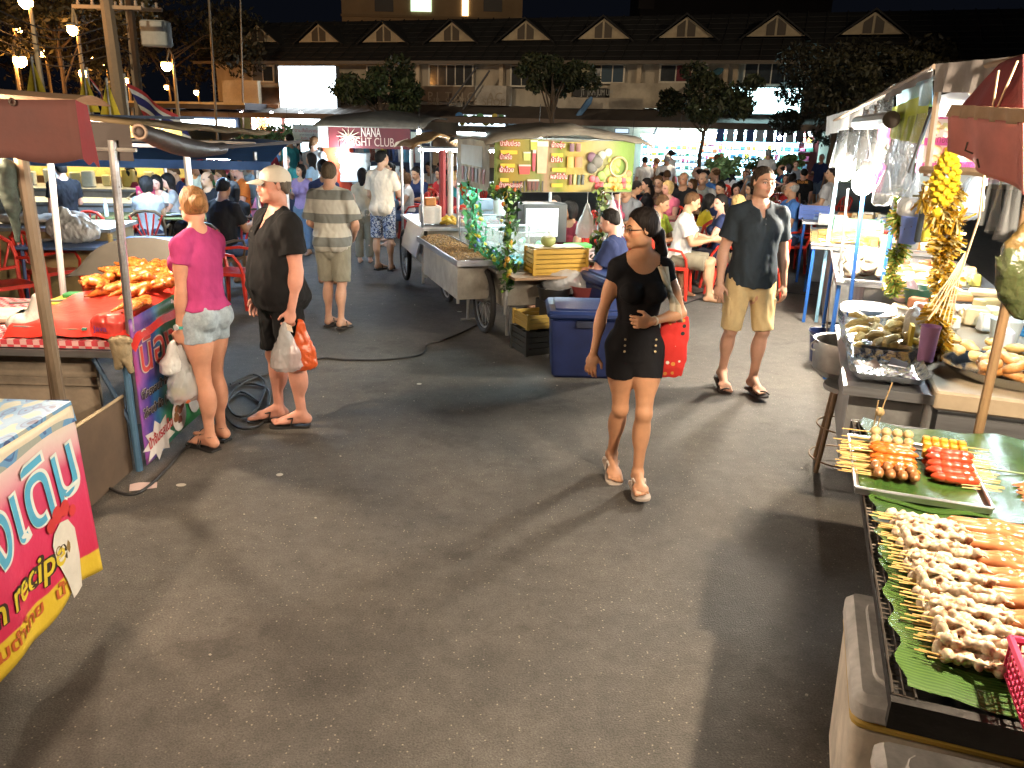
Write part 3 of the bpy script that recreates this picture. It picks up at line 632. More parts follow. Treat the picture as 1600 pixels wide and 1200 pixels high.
# local x = s, local y = -d (away is +y)
WALL=mat('old_plaster',(.42,.36,.28),.9,var=.35,vscale=.9,bump=.3,bscale=8,stretch=(1,1,.35)); ROOF=mat('roof_sheet',(.008,.0075,.0075),.85,var=.4,vscale=1.2); DK=pal((.03,.032,.035),.35)
s0,_=fac(335,120); s1,_=fac(1330,120); s1+=14
zE=fac(900,97)[1]; zB=fac(900,168)[1]; zA=fac(900,186)[1]
m=MB(); m.box(((s0+s1)/2,4.0,zE/2+.0),(s1-s0,7.6,zE)); m.build('wall',WALL,SH)
# roof: long slope with corrugation
zr=fac(900,25,-3.5)[1]; m=MB(); m.add([(s0-.6,-.9,zE-.1),(s1+.6,-.9,zE-.1),(s1+.6,3.9,zr),(s0-.6,3.9,zr),(s0-.6,8.6,zE-.1),(s1+.6,8.6,zE-.1)],[(0,1,2,3),(3,2,5,4),(0,3,4),(1,5,2)]);
rf=m.build('roof',ROOF,SH,smooth=False)
m=MB()
n=int((s1-s0)/.9)
for i in range(n+1):
    x=s0-.5+i*(s1-s0+1)/n; m.tube([(x,-.92,zE-.06),(x,3.88,zr+.04)],.035,4)
for k in range(9):
    t=k/9; m.box(((s0+s1)/2,-.9+4.8*t,zE-.06+(zr-zE+.1)*t),(s1-s0+1.2,.05,.03))
m.build('roof_ribs',pal((.012,.011,.010),.8),rf)
m=MB(); m.box(((s0+s1)/2,-.95,zE-.08),(s1-s0+1.3,.08,.16)); m.build('gutter',pal((.12,.10,.08),.8),SH)
# dormers
DC=mat('dormer_paint',(.36,.29,.19),.85,var=.25,vscale=3)
for i,(px,py) in enumerate([(405,66),(500,66),(601,66),(707,65),(822,63),(943,61),(1072,59),(1212,57),(1363,54)]):
    s,z=fac(px,py,-1.1); hgt=.95; w=1.35; yb=1.0
    m=MB(); m.poly([(s-w,yb,z),(s+w,yb,z),(s,yb,z+hgt)],axis=(0,.1,0)); dm=m.build('dormer',DC,SH,smooth=False)
    m=MB(); m.add([(s-w-.3,yb-.25,z-.12),(s,yb-.25,z+hgt+.16),(s+w+.3,yb-.25,z-.12),(s-w-.3,yb+3.0,z-.12),(s,yb+3.0,z+hgt+.16),(s+w+.3,yb+3.0,z-.12),
       (s-w-.3,yb-.25,z-.2),(s,yb-.25,z+hgt+.06),(s+w+.3,yb-.25,z-.2)],[(0,1,4,3),(1,2,5,4),(6,7,1,0),(7,8,2,1)]); m.build('dormer_roof',ROOF,dm,smooth=False)
    for a in (-1,1):
        m=MB(); m.poly([(s+a*.06,yb-.02,z+.04),(s+a*.44,yb-.02,z+.04),(s+a*.44,yb-.02,z+.52),(s+a*.06,yb-.02,z+.80)],axis=(0,-.03,0)); m.build('dormer_shutter',pal((.06,.045,.03),.7),dm,smooth=False)
# upper windows: frame, panes
def fwin(x0,x1,y0,y1,nb=4,cur=None,depth=.12,fr=(.58,.54,.46),pc=(.035,.04,.045)):
    sa,za=fac(x0,y0); sb,zb=fac(x1,y1); w=sb-sa; hh=za-zb; cx,cz=(sa+sb)/2,(za+zb)/2
    m=MB(); m.box((cx,.10,cz),(w,.04,hh)); win=m.build('window_recess',pal((.015,.015,.018),.5),SH)
    win.location=(0,-.10-.02,0); m=MB()
    for dz in (-1,1): m.box((cx,-.06,cz+dz*hh/2),(w+.12,.10,.08))
    for dx in (-1,1): m.box((cx+dx*w/2,-.06,cz),(.08,.10,hh))
    for i in range(1,nb): m.box((sa+w*i/nb,-.05,cz),(.05,.06,hh))
    m.build('window_frame',pal(fr,.7),win).location=(0,.08,0)
    for i in range(nb):
        c=(cur or {}).get(i,pc); m=MB(); m.box((sa+w*(i+.5)/nb,-.03,cz),(w/nb-.06,.02,hh-.06)); m.build('pane',pal(c,.12 if c is pc else .7),win).location=(0,.04,0)
    return win
for a in [(672,740,101,135,5,{2:(.01,.01,.01)}),(575,632,103,136,4,{}),(800,832,103,135,2,{}),(905,975,101,130,4,{0:(.25,.24,.15),2:(.03,.06,.09),3:(.03,.06,.09)}),(1033,1105,101,129,3,{1:(.12,.01,.02)}),(1165,1246,98,133,4,{}),(395,430,103,128,2,{0:(.12,.13,.14)}),(1290,1360,98,133,3,{})]: fwin(*a)
# facade ledges, balcony fronts, pilasters
m=MB()
for px in (640,655,785,893,1000,1135,1150,1258):
    s,_=fac(px,110); m.box((s,-.12,(zE+zB)/2),(.22,.2,zE-zB))
m.build('pilaster_strips',mat('pilaster',(.46,.38,.28),.9,var=.3,vscale=1.5),SH)
for (x0,x1,y0,y1,c) in [(640,752,136,160,(.16,.12,.085)),(752,800,135,166,(.42,.38,.33)),(904,952,139,153,(.04,.04,.04)),(880,1010,153,172,(.40,.36,.30)),(960,1160,131,172,(.42,.37,.29)),(1250,1340,140,173,(.36,.31,.24))]:
    sa,za=fac(x0,y0); sb,zb=fac(x1,y1); m=MB(); m.box(((sa+sb)/2,-.5,(za+zb)/2),(sb-sa,.9 if c[0]>.3 else 1.0,za-zb)); m.build('balcony_front',mat('balc%d'%x0,c,.9,var=.35,vscale=1.3),SH)
# faded sign lettering on balcony board
P=Vector(fpos(fac(662,155)[0],1.02,fac(662,155)[1])); t=text('P I  T N C .  AC',.62,frame((fac(668,147,1)[0],-1.03,fac(668,147)[1]-.35),(1,0,0),(0,0,1)),pal((.30,.25,.19),.8),SH,fit=4.2)
t=text('AIR  SERVICE  SHOP',.5,frame((fac(668,147,1)[0],-1.03,fac(668,158)[1]-.2),(1,0,0),(0,0,1)),pal((.27,.22,.17),.8),SH,fit=4.4)
t=text('JT  JMM JUM UM',.40,frame((fac(908,150,1)[0],-1.02,fac(908,150)[1]),(1,0,0),(0,0,1)),pal((.35,.35,.32),.8),SH,fit=1.6)
# awning over shops
AW=mat('awning_tin',(.09,.075,.065),.8,var=.3,vscale=2)
m=MB()
for i in range(int((s1-s0)/.35)):
    x=s0+i*.35; a=.03*(i%2); m.add([(x,-.45,zA+.55+a),(x+.35,-.45,zA+.55+.03-a),(x+.35,-3.6,zA-.15+.03-a),(x,-3.6,zA-.15+a)],[(0,1,2,3)])
m.build('awning',AW,SH,smooth=False)
m=MB(); m.box(((s0+s1)/2,-3.62,zA-.2),(s1-s0,.06,.28)); m.build('awning_fascia',pal((.13,.10,.085),.8),SH)
# AC units
for i,(px,py) in enumerate([(462,180),(500,180),(1063,168),(720,170)]):
    s,z=fac(px,py); m=MB(); m.rbox((s,-.6,z),(.8,.3,.55),.03); a=m.build('air_conditioner',pal((.3,.3,.28),.7),SH); m=MB(); m.torus((s-.12,-.77,z),.19,.015,16,5,Matrix.Rotation(PI/2,3,'X')); m.tube([(s-.3,-.77,z),(s+.06,-.77,z)],.01,4); m.build('fan_grille',pal((.1,.1,.1),.6),a)
# tilted poles and furled parasols on the facade
for i,(a,b,c) in enumerate([((765,110),(722,175),.05),((745,105),(700,165),.0),((1045,155),(1020,215),.04)]):
    s,z=fac(*a,1.2); s2,z2=fac(*b,1.4); m=MB(); m.tube([fpos(s,1.2,z),fpos(s2,1.5,z2)],.05,5); tag(m.build('leaning_pole',pal((.05,.05,.06),.6)),['thin dark pole leaning across the balcony sign','thin pole left of the other leaning pole on the balcony','slender pole slanting above the blue shop awning'][i],'pole')
for i,(a,b) in enumerate([((925,152),(893,195)),((1130,108),(1090,128))]):
    p,q=np.array(fpos(*[fac(*a,2)[0],2,fac(*a,2)[1]])),np.array(fpos(*[fac(*b,2.4)[0],2.4,fac(*b,2.4)[1]])); m=MB(); m.tube([p,p+(q-p)*.15,p+(q-p)*.6,q],[.06,.16,.13,.05],8); m.tube([q,q+(q-p)*.3],.03,5); tag(m.build('furled_parasol',pal((.10,.22,.42) if i==0 else (.02,.07,.09),.7)),['furled blue parasol slanting against the awning','dark teal furled parasol over the right balcony'][i],'parasol')
# lit shops -----------------------------------------------------------------
def goods_wall(name,label,x0,x1,y0,y1,d,n,cols,seed,emis=3.2,tint=(.45,.85,1)):
    "open lit shop: glowing back wall, shelves with packs"
    sa,za=fac(x0,y0,d); sb,zb=fac(x1,y1,d); T_=thing(name,label,'shop',fpos((sa+sb)/2,d,0),RZ); w=sb-sa; hh=za-max(zb,.1); zc=(za+max(zb,.1))/2
    m=MB(); m.box((0,.72,zc),(w,.06,hh)); m.build('lit_back_wall',emat(name+'_glow',tint,emis*.8),T_)  # the wall itself emits, standing in for the shop's interior light
    m=MB(); m.box((0,.1,za+.02),(w*.96,.12,.08)); m.build('tube_light',emat('tube_cold',(.75,.93,1),60),T_)
    r=random.Random(seed); rows=5
    for k in range(rows):
        z=max(zb,.1)+hh*(k+.15)/rows
        m=MB(); m.box((0,.5,z),(w*.97,.36,.04)); sh=m.build('shelf',pal((.5,.55,.6),.5),T_)
        x=-w/2+.1
        while x<w/2-.1:
            pw=r.uniform(.10,.34); ph=r.uniform(.12,hh/rows*.62); c=r.choice(cols); m=MB(); m.rbox((x+pw/2,.38,z+ph/2+.02),(pw*.92,.2,ph),.02); m.build('goods_pack',pal(c,.4),sh); x+=pw*r.uniform(1.0,1.25)
    return T_
BR=[(.6,.75,.8),(.3,.55,.8),(.8,.82,.85),(.7,.25,.12),(.75,.6,.1),(.1,.35,.6),(.7,.2,.4),(.15,.5,.35),(.8,.8,.7)]
goods_wall('mini_market','brightly lit mini market with white and blue shelves right of the tree',1120,1262,208,285,1.4,9,BR,5,8)
goods_wall('clothes_shop','cold lit open shop behind the diners, left of the tree',1000,1092,212,268,1.4,6,BR,8,7)
goods_wall('sweet_shop','small lit shop front with orange rail, right behind the tree trunk',1094,1122,208,262,1.4,5,[(.8,.25,.1),(.7,.2,.4),(.6,.7,.8)],12,2.2)
for i in range(9):
    s,z=fac(1126+i*15.5,211,2.6); m=MB(); V=[(s+a,-2.7+b,z+c) for a,b,c in ()]; m.rbox((0,0,0),(.36,.16,.62),.05,taper=.9); m.box((0,0,.34),(.1,.1,.06)); o=m.build('hanging_bag',pal([(.05,.12,.4),(.55,.65,.75),(.1,.12,.16)][i%3],.6)); o.location=fpos(s,2.7,z); o.rotation_euler=(0,0,RZ)
    tag(o,'bag hanging under the mini market awning','hanging bag','bags hung in a row above the mini market')
# signs (lit)
def lightbox(label,x0,x1,y0,y1,d,c,e,dep=.35,name='lit_sign',cat='sign'):
    sa,za=fac(x0,y0,d); sb,zb=fac(x1,y1,d); T_=thing(name,label,cat,fpos((sa+sb)/2,d,(za+zb)/2),RZ); w,hh=sb-sa,za-zb
    m=MB(); m.box((0,.02,0),(w,dep,hh)); m.build('sign_box',pal((.15,.16,.17),.6),T_)
    m=MB(); m.box((0,-dep/2-.01,0),(w-.08,.03,hh-.08)); m.build('lit_face',emat('lit_%d'%x0,c,e),T_)
    return T_,w,hh,-dep/2-.04
T_,w,hh,y=lightbox('large blank glowing white billboard above the street left of the tree',437,531,103,205,1.5,(.80,.93,1),7.5,name='billboard',cat='billboard')
m=MB()
for a in (-1,1): m.box((a*w*.45,.3,-hh/2-1.2),(.15,.15,2.6))
m.build('billboard_leg',pal((.1,.1,.1),.6),T_)
T_,w,hh,y=lightbox('bright white and teal shop sign reading beauty over the mini market',1142,1250,136,180,2.2,(.55,.92,.95),6)
text('A  nuun  THE BEAUTY',.5,frame((-w*.42,y,hh*.22),(1,0,0),(0,0,1)),pal((.02,.10,.08),.6),T_,fit=w*.84)
T_,w,hh,y=lightbox('lit sign strip with blue and yellow fruit print behind the drinks cart',718,792,178,199,2.8,(.75,.9,1),1.6)
r=random.Random(2)
for i in range(16):
    m=MB(); m.ball((-w/2+w*(i+.5)/16,y,r.uniform(-.25,.25)*hh),r.uniform(.1,.25),8,6,sc=(1,.15,1)); m.build('printed_shape',pal(r.choice([(.05,.2,.5),(.6,.5,.1),(.1,.3,.15),(.3,.3,.35)]),.6),T_)
T_,w,hh,y=lightbox('lit blue sign half behind the tree at the corner of the cart roof',795,872,184,197,2.8,(.3,.6,.8),1.3)
T_,w,hh,y=lightbox('small pale blue placard on the awning right of the drinks cart',961,983,200,209,3.4,(.4,.55,.7),.8,dep=.1)
T_,w,hh,y=lightbox('narrow white vertical sign at the right end of the mini market',1262,1270,195,212,1.5,(.8,.9,1),1.5,dep=.1)
T_,w,hh,y=lightbox('small white notice with thai letters on the dark red pillar',1257,1270,222,233,1.0,(.7,.8,.9),1.2,dep=.1)
text('72',.3,frame((-w*.4,y,-.1),(1,0,0),(0,0,1)),pal((.1,.2,.3),.6),T_,fit=w*.7)
s,z=fac(1262,240,.8); m=MB(); m.box((0,0,1.6),(.9,.3,3.4)); o=m.build('pillar',pal((.16,.04,.04),.7)); o.location=fpos(s,.8,0); o.rotation_euler=(0,0,RZ); tag(o,'dark red pillar at the right end of the mini market','pillar')
# menu board row at left (restaurant)
sa,za=fac(275,185,2); sb,zb=fac(368,201,2); T_=thing('menu_board_row','row of seven glowing menu boards over the restaurant counter at the left','menu boards',fpos(sa,2,0),RZ)
for i in range(7):
    m=MB(); a=(sb-sa)*i/7; m.box((a+(sb-sa)/14,0,(za+zb)/2),((sb-sa)/7*.88,.1,za-zb)); m.build('menu_board',emat('menu%d'%(i%3),[(.8,.92,1),(.75,.9,1),(1,.95,.75)][i%3],4.5),T_)
m=MB(); m.box(((sb-sa)/2,.15,(za+zb)/2),(sb-sa+.3,.12,za-zb+.25)); m.build('backing',pal((.03,.05,.10),.6),T_)
sa,za=fac(393,183,2); sb,zb=fac(440,204,2); T_=thing('shop_window','three glowing shop window panes with an orange star lamp','shop window',fpos(sa,2,0),RZ)
for i in range(3):
    m=MB(); a=(sb-sa)*i/3; m.box((a+(sb-sa)/6,0,(za+zb)/2),((sb-sa)/3*.9,.1,za-zb)); m.build('pane',emat('menu0',(.8,.92,1),4.5),T_)
m=MB(); m.box(((sb-sa)/2,.15,(za+zb)/2),(sb-sa+.3,.12,za-zb+.25)); m.build('window_frame',pal((.25,.06,.03),.6),T_)
m=MB()
for k in range(10):
    a=k*PI/5; m.tube([(.9,-.3,(za+zb)/2),(.9+.75*math.cos(a),-.3,(za+zb)/2+.75*math.sin(a))],[.12,.02],5)
m.build('star_lamp',emat('star',(1,.35,.08),2.5),T_)
# restaurant body at left: dark canopy with downlights, yellow pillar
a0=fpos(fac(215,205,1.)[0],1,0); sA=fac(225,168,2)[0]; sB=fac(418,168,2)[0]; zc=fac(330,165,4)[1]
T_=thing('restaurant_canopy','dark flat roof with small downlights over the restaurant at the left','canopy',fpos(sA,0,0),RZ)
m=MB(); m.box(((sB-sA)/2,-1.5,zc),(sB-sA,5,.35)); m.build('roof_slab',pal((.05,.045,.05),.8),T_)
m=MB(); m.box(((sB-sA)/2,-4.02,zc+.12),(sB-sA,.06,.12)); m.build('roof_edge',pal((.45,.38,.25),.7),T_)
for px in (286,330,377,424,470):
    s,z=fac(px,177,3.5); m=MB(); m.ball((s-sA,-3.5,z),.10,8,6); m.build('downlight',emat('downlight',(.9,.85,1),30),T_)
m=MB(); m.box(((sB-sA)/2,.8,1.4),(sB-sA,.1,2.8)); m.build('back_wall',pal((.16,.22,.24),.8),T_)
s,z=fac(389,200,1.2); m=MB(); m.box((s-sA,-1.2,1.6),(.75,.5,3.4)); m.build('yellow_pillar',pal((.42,.40,.12),.7),T_)
# upper house at left with awning
s,z=fac(405,110,.3); m=MB()
T_=thing('tiled_lean_to','sloping brown tiled lean-to roof beside the glowing billboard','roof',fpos(s,1,0),RZ); sa,za=fac(352,133,2); sb,zb=fac(436,165,2)
m=MB(); m.add([(sa-s,-1,zb),(sb-s,-1,zb),(sb-s,1,za),(sa-s+.6,1,za)],[(0,1,2,3)]); m.box(((sa+sb)/2-s,-1.02,zb-.05),(sb-sa,.1,.2)); m.build('tile_slope',mat('tiles',(.25,.15,.09),.8,var=.35,vscale=4),T_,smooth=False)
m=MB(); m.box((sa-s+1,-.9,za-.4),(2.4,.3,1.3)); m.build('gable_wall',pal((.5,.42,.3),.8),T_)
# far towers behind
def tower(label,px0,px1,py1,Y,h,c,wins,e=.0):
    a=aty(px0,py1,Y); b=aty(px1,py1,Y); w=b.x-a.x; T_=thing('apartment_tower',label,'building',((a.x+b.x)/2,Y,0),0)
    m=MB(); m.box((0,5,h/2),(w,10,h)); m.build('wall',mat('tow%d'%px0,c,.9,var=.25,vscale=.25),T_)
    for (x,y,ww,hh_,lit) in wins:
        q=aty(x,y,Y); m=MB(); m.box((q.x-(a.x+b.x)/2,-.06,q.z),(ww,.12,hh_)); o=m.build('window',emat('towlit%d'%lit,[(.05,.05,.05),(.6,.85,.6),(1,.7,.35)][lit],[0.01,1.0,2.2][lit]) if lit else pal((.06,.05,.045),.4),T_)
    k=0
    for zz in np.arange(6,h,3.1):
        m=MB(); m.box((0,-.12,zz),(w+.1,.25,.22)); m.build('floor_band',pal(tuple(x*.8 for x in c),.9),T_)
    return T_
tower('tan apartment tower behind the roof with one green lit window',534,816,24,85,26,(.42,.30,.18),[(658,4,2.0,1.6,1),(727,8,.6,1.9,2),(600,6,1.8,1.4,0),(770,6,1.8,1.4,0)])
tower('dark tower far behind the right half of the roof',1000,1300,10,110,25,(.05,.045,.045),[(1010,6,2,1.2,0)])
# ------------------------------------------------------------------ street lamps, poles, flags at the upper left
LAMP=emat('sodium',(1,.42,.10),90)
def lamp(label,hx,hy,bx,by,Y,arm=1.2,post=True,r=.16,e=LAMP,group='street lamps over the far road'):
    p=aty(hx,hy,Y); q=aty(bx,by,Y); root=thing('street_lamp',label,'street lamp',(q.x,q.y,0),0,group); L=p-Vector((q.x,q.y,0)); top=max(q.z,p.z+.5)
    m=MB(); m.tube([(0,0,0),(0,0,top*.7),(0,0,top)],[.10,.08,.05],6); m.build('post',pal((.32,.25,.15),.6),root)
    m=MB(); m.tube([(0,0,top-.05),(L.x*.4,L.y*.4,top+.25),(L.x,L.y,p.z+.12)],.05,6); m.build('arm',pal((.3,.25,.15),.6),root)
    m=MB(); m.lathe([(.0,.0),(.26,.02),(.2,.10),(.05,.14)],(L.x,L.y,p.z+.10),8); m.build('lamp_hood',pal((.2,.2,.18),.5),root)
    m=MB(); m.ball((L.x,L.y,p.z-.02),r,8,6); m.build('bulb',e,root)
lamp('tall street lamp at the top left corner of the photo',40,2,47,10,28,r=.22)
lamp('street lamp with curved arm right of the tallest lamp',114,46,118,25,33,r=.22)
lamp('glaring yellow street lamp low at the far left edge',31,94,22,90,34,r=.26)
lamp('small distant street lamp in the upper left, below the tallest lamp',30,46,20,40,60,r=.20)
lamp('street lamp above the dark tree, second of the low lamps',64,82,70,74,48,r=.22)
lamp('street lamp over the thai flag, behind the utility pole',144,88,150,82,55,r=.20)
lamp('street lamp just left of the large thai flag',130,114,124,105,46,r=.24)
lamp('street lamp left of the leaning utility pole, small and orange',160,104,166,98,60,r=.20)
lamp('street lamp at the head of the second thai flag',196,126,200,118,48,r=.22)
lamp('single bright street lamp right of the poles against dark trees',260,102,272,112,42,r=.26)
lamp('tiny far lamp low between the dark trees',260,136,264,134,70,r=.18)
lamp('tiny far violet-white lamp left of the house',307,144,310,142,70,r=.22)
for i,(a,b,Y,l) in enumerate([((166,0),(193,200),30,'thick leaning concrete utility pole at the upper left'),((201,0),(220,190),32,'second utility pole with cross arms, right of the thick one'),((328,28),(333,110),43,'thin bare pole rising beside the house roof'),((376,20),(377,60),46,'short antenna pole above the left roof end'),((96,80),(105,200),40,'slender pole behind the dark tree at the left')]):
    p,q=aty(*a,Y),aty(*b,Y); d=(q-p).normalized(); foot=p+d*(p.z/-d.z) if d.z<-.2 else q; up=p-d*2.0
    T_=thing('utility_pole',l,'pole',tuple(foot)); m=MB(); rr=[.27,.2,.07,.05,.08][i]; m.tube([(0,0,0),tuple(up-foot)],[rr,rr*.75],8); m.build('pole',pal((.17,.14,.10) if i<2 else (.2,.17,.13),.85),T_)
    if i<2:
        for t in (.72,.80,.9):
            c=(up-foot)*t; m=MB(); m.box(tuple(c),(2.4,.12,.12)); a_=m.build('cross_arm',pal((.25,.2,.14),.8),T_); m=MB()
            for x in (-1,-.5,.5,1): m.lathe([(.04,0),(.07,.05),(.04,.1),(.06,.16),(.0,.2)],(c.x+x,c.y,c.z+.06),8)
            m.build('insulators',pal((.35,.3,.25),.4),a_)
    if i==1:
        c=(up-foot)*.62; m=MB(); m.rbox((c.x+.9,c.y,c.z),(1.0,.6,.9),.1); m.build('transformer',pal((.25,.28,.28),.6),T_)
for i in range(5):
    a=aty(-20,8+i*16,24+i); b=aty(150+i*8,30+i*14,31); c=aty(210,10+i*26,32)
    cable('overhead_wire','thin overhead wire, %s of the five at the upper left'%['topmost','second highest','middle','second lowest','lowest'][i],[a,(a+b)/2-Vector((0,0,.5)),b,c],.022,(.05,.045,.04),'wire',6)
for i,(px,py,w,s) in enumerate([(143,165,1.3,1),(197,150,1.5,-1)]):
    p=aty([137,195][i],[118,128][i],22); T_=thing('thai_flag',['striped thai flag hanging limp left of the leaning pole','striped thai flag blown to the right of the leaning pole'][i],'flag',tuple(p))
    m=MB(); m.tube([(0,0,-2.5),(0,0,.2)],.03,6); m.build('flagpole',pal((.6,.55,.45),.5),T_)
    cs=[(.5,.05,.05),(.75,.72,.65),(.03,.03,.16),(.03,.03,.16),(.75,.72,.65),(.5,.05,.05)]
    for k in range(6):
        ang=-1.15 if i==0 else -.55; m=MB(); 
        def f(a,b,k=k,ang=ang): L=1.5*a; h=(k+b)/6*.95; return (L*math.cos(ang)+h*.35+.05*math.sin(a*7),.12*math.sin(a*6+h*2),-h*.85+L*math.sin(ang))
        m.grid(f,10,1); m.build('stripe',pal(cs[k],.8),T_)
for i,(px,py) in enumerate([(54,122),(135,142),(170,155)]):
    p=aty(px,py,21); T_=thing('yellow_pennant',['yellow pennant on the pole at the far left','yellow triangular pennant left of the large thai flag','yellow triangular pennant right of the large thai flag'][i],'pennant',tuple(p))
    m=MB(); m.tube([(0,0,-1.2),(0,0,.5)],.03,6); m.build('stick',pal((.6,.55,.45),.5),T_)
    m=MB(); m.grid(lambda a,b:(-.30*b+.6*b*a,.1*math.sin(a*6)*b,.45-b*.95),8,8); m.build('cloth',pal((.75,.55,.04),.8),T_)
# ------------------------------------------------------------------ trees
LEAF=mat('leaf',(.035,.06,.022),.6,objcol=False,vcol=True,spec=.3)
LEAFM=mat('leaf_dark',(.03,.05,.02),.65,vcol=True)
BARK=mat('bark',(.09,.065,.045),.9,bump=.6,bscale=20,var=.3,stretch=(3,3,.6))
def tree(label,base,h,crad,cz,seed,n=2600,leaf=.16,tr=.12,name='tree',cat='tree',flat=.75,group=None,cc=(.016,.028,.010)):
    r=np.random.RandomState(seed); T_=thing(name,label,cat,tuple(base),0,group); m=MB(); cen=[]
    m.tube([(0,0,0),(.05*tr,.1,cz*.4),(.1,-.05,cz*.75),(0,0,cz)],[tr,tr*.8,tr*.65,tr*.45],7)
    for i in range(9):
        a=i*2.4+r.uniform(-.3,.3); L=crad*r.uniform(.45,.9); e=np.array([math.cos(a)*L,math.sin(a)*L,cz+crad*flat*r.uniform(-.35,.75)]); cen.append(e); s=np.array([0,0,cz*r.uniform(.55,.95)]); md=(s+e)/2+np.array([0,0,.1*crad]); m.tube([s,md,e],[tr*.4,tr*.25,tr*.08],5)
    m.build('trunk',BARK,T_); cen.append(np.array([0,0,cz+crad*flat*.5]))
    for _ in range(10):
        c=cen[r.randint(9)]; cen.append(c+r.uniform(-1,1,3)*crad*np.array([.45,.45,.35]))
    cen=np.array(cen); k=r.randint(0,len(cen),n); rad=crad*r.uniform(.22,.42,len(cen)); d=r.normal(size=(n,3)); d/=np.linalg.norm(d,axis=1)[:,None]; P=cen[k]+d*(rad[k]*r.uniform(.35,1,n)**.6)[:,None]*np.array([1,1,flat])
    u=r.normal(size=(n,3)); u/=np.linalg.norm(u,axis=1)[:,None]; v=np.cross(u,r.normal(size=(n,3))); v/=np.linalg.norm(v,axis=1)[:,None]; L=leaf*r.uniform(.6,1.3,n)[:,None]
    Q=np.stack([P-u*L,P-v*L*.4,P+u*L,P+v*L*.4],1).reshape(-1,3); F=np.arange(n*4).reshape(-1,4)
    c=np.array(cc)[None]*r.uniform(.45,1.5,(n,1))*(.75+.5*r.rand(len(cen))[k][:,None])+r.rand(n,1)*np.array([.02,.012,0])
    me=npmesh('crown',Q,F,LEAFM,np.repeat(c,4,0)); me.polygons.foreach_set('use_smooth',np.zeros(len(F),bool)); obj('crown',me,T_); return T_
def onf(px,py,d,z=0): s,_=fac(px,py,d); return fpos(s,d,z)
tree('round leafy tree beside the glowing billboard',onf(592,150,6),6,1.8,3.7,1,5200,.15,cc=(.018,.038,.013))
tree('dark tree rising behind the drinks cart roof',onf(862,150,8),6,1.5,4.1,2,4200,.13)
tree('broad tree with bare trunk in front of the lit mini market',onf(1098,200,9),6,1.7,3.3,3,4600,.13,tr=.10)
tree('large dark tree with yellow blossom left of the right stalls',onf(1310,150,6),8,3.0,3.3,4,11000,.12,cc=(.010,.012,.005))
tree('dark tree behind the right canopy, farthest right',onf(1440,120,2),9,3.6,4.0,5,9000,.14,cc=(.008,.010,.006))
tree('dark tree among the street lamps at the far left',tuple(Vector((*aty(100,150,36)[:2],0))),8,3.4,5.6,6,6500,.15,cc=(.03,.03,.012))
tree('dark tall tree between utility poles and the house',tuple(Vector((*aty(270,120,52)[:2],0))),10,6.0,6.5,7,9000,.18,cc=(.014,.016,.009))
tree('dark tree behind the left street lamps at the photo edge',tuple(Vector((*aty(20,100,66)[:2],0))),12,8,8,8,8000,.22,cc=(.03,.025,.012))
for i,(px,py,Y,w,l) in enumerate([(427,222,24,1.0,'clipped green hedge under the glowing shop window'),(1128,266,21,.55,'potted bush left of the tree trunk among diners'),(1185,264,26,.75,'dark bush in front of the mini market shelves'),(1238,252,30,.5,'bright green plant beside the dark red pillar')]):
    p=aty(px,py,Y); tree(l,(p.x,p.y,0),1.2,w*.8,max(.4,p.z),20+i,1300,.07,.04,name='bush',cat='bush',cc=(.06,.12,.04))
# ------------------------------------------------------------------ frames of the stall rows
def mkframe(o,ax,ay):
    o=np.array(o,float); ax=np.array([*ax,0.]); ay=np.array([*ay,0.]); return (lambda x,y,z=0: tuple(o*1+ax*x+ay*y+np.array([0,0,z]))), math.atan2(ax[1],ax[0])
AP,ARZ=mkframe((-.24,8.0,0),(.945,.327),(-.327,.945))      # drinks cart
GP,GRZ=mkframe((.92,1.56,0),(.944,-.33),(.33,.944))        # right row
STEEL=mat('brushed_steel',(.55,.56,.58),.32,metal=.9,bump=.1,bscale=60,stretch=(1,12,12),var=.15,vscale=5)
STEELD=mat('dull_steel',(.38,.38,.37),.45,metal=.75,var=.3,vscale=7,bump=.1)
GALV=mat('grey_tin',(.30,.30,.29),.55,metal=.4,var=.4,vscale=4,bump=.15)
WOOD=mat('worn_wood',(.26,.16,.085),.75,var=.4,vscale=9,bump=.3,bscale=25,stretch=(1,1,8))
TIRE=pal((.015,.015,.015),.8); REDP=mat('red_plastic',(.55,.035,.02),.32,var=.1); BLUEP=mat('blue_plastic',(.03,.08,.30),.4,var=.2); CARTW=mat('painted_tin',(.36,.33,.28),.6,var=.35,vscale=5,bump=.1)
PLAS=mat('clear_bag',(.50,.51,.52),.22,alpha=.55,spec=.8,bump=.5,bscale=35); WPL=mat('white_bag',(.52,.52,.50),.35,bump=.5,bscale=30,spec=.6); PLASC=mat('clear_sheet',(.32,.34,.35),.15,alpha=.30,spec=.9,bump=.4,bscale=9,stretch=(6,6,.6))
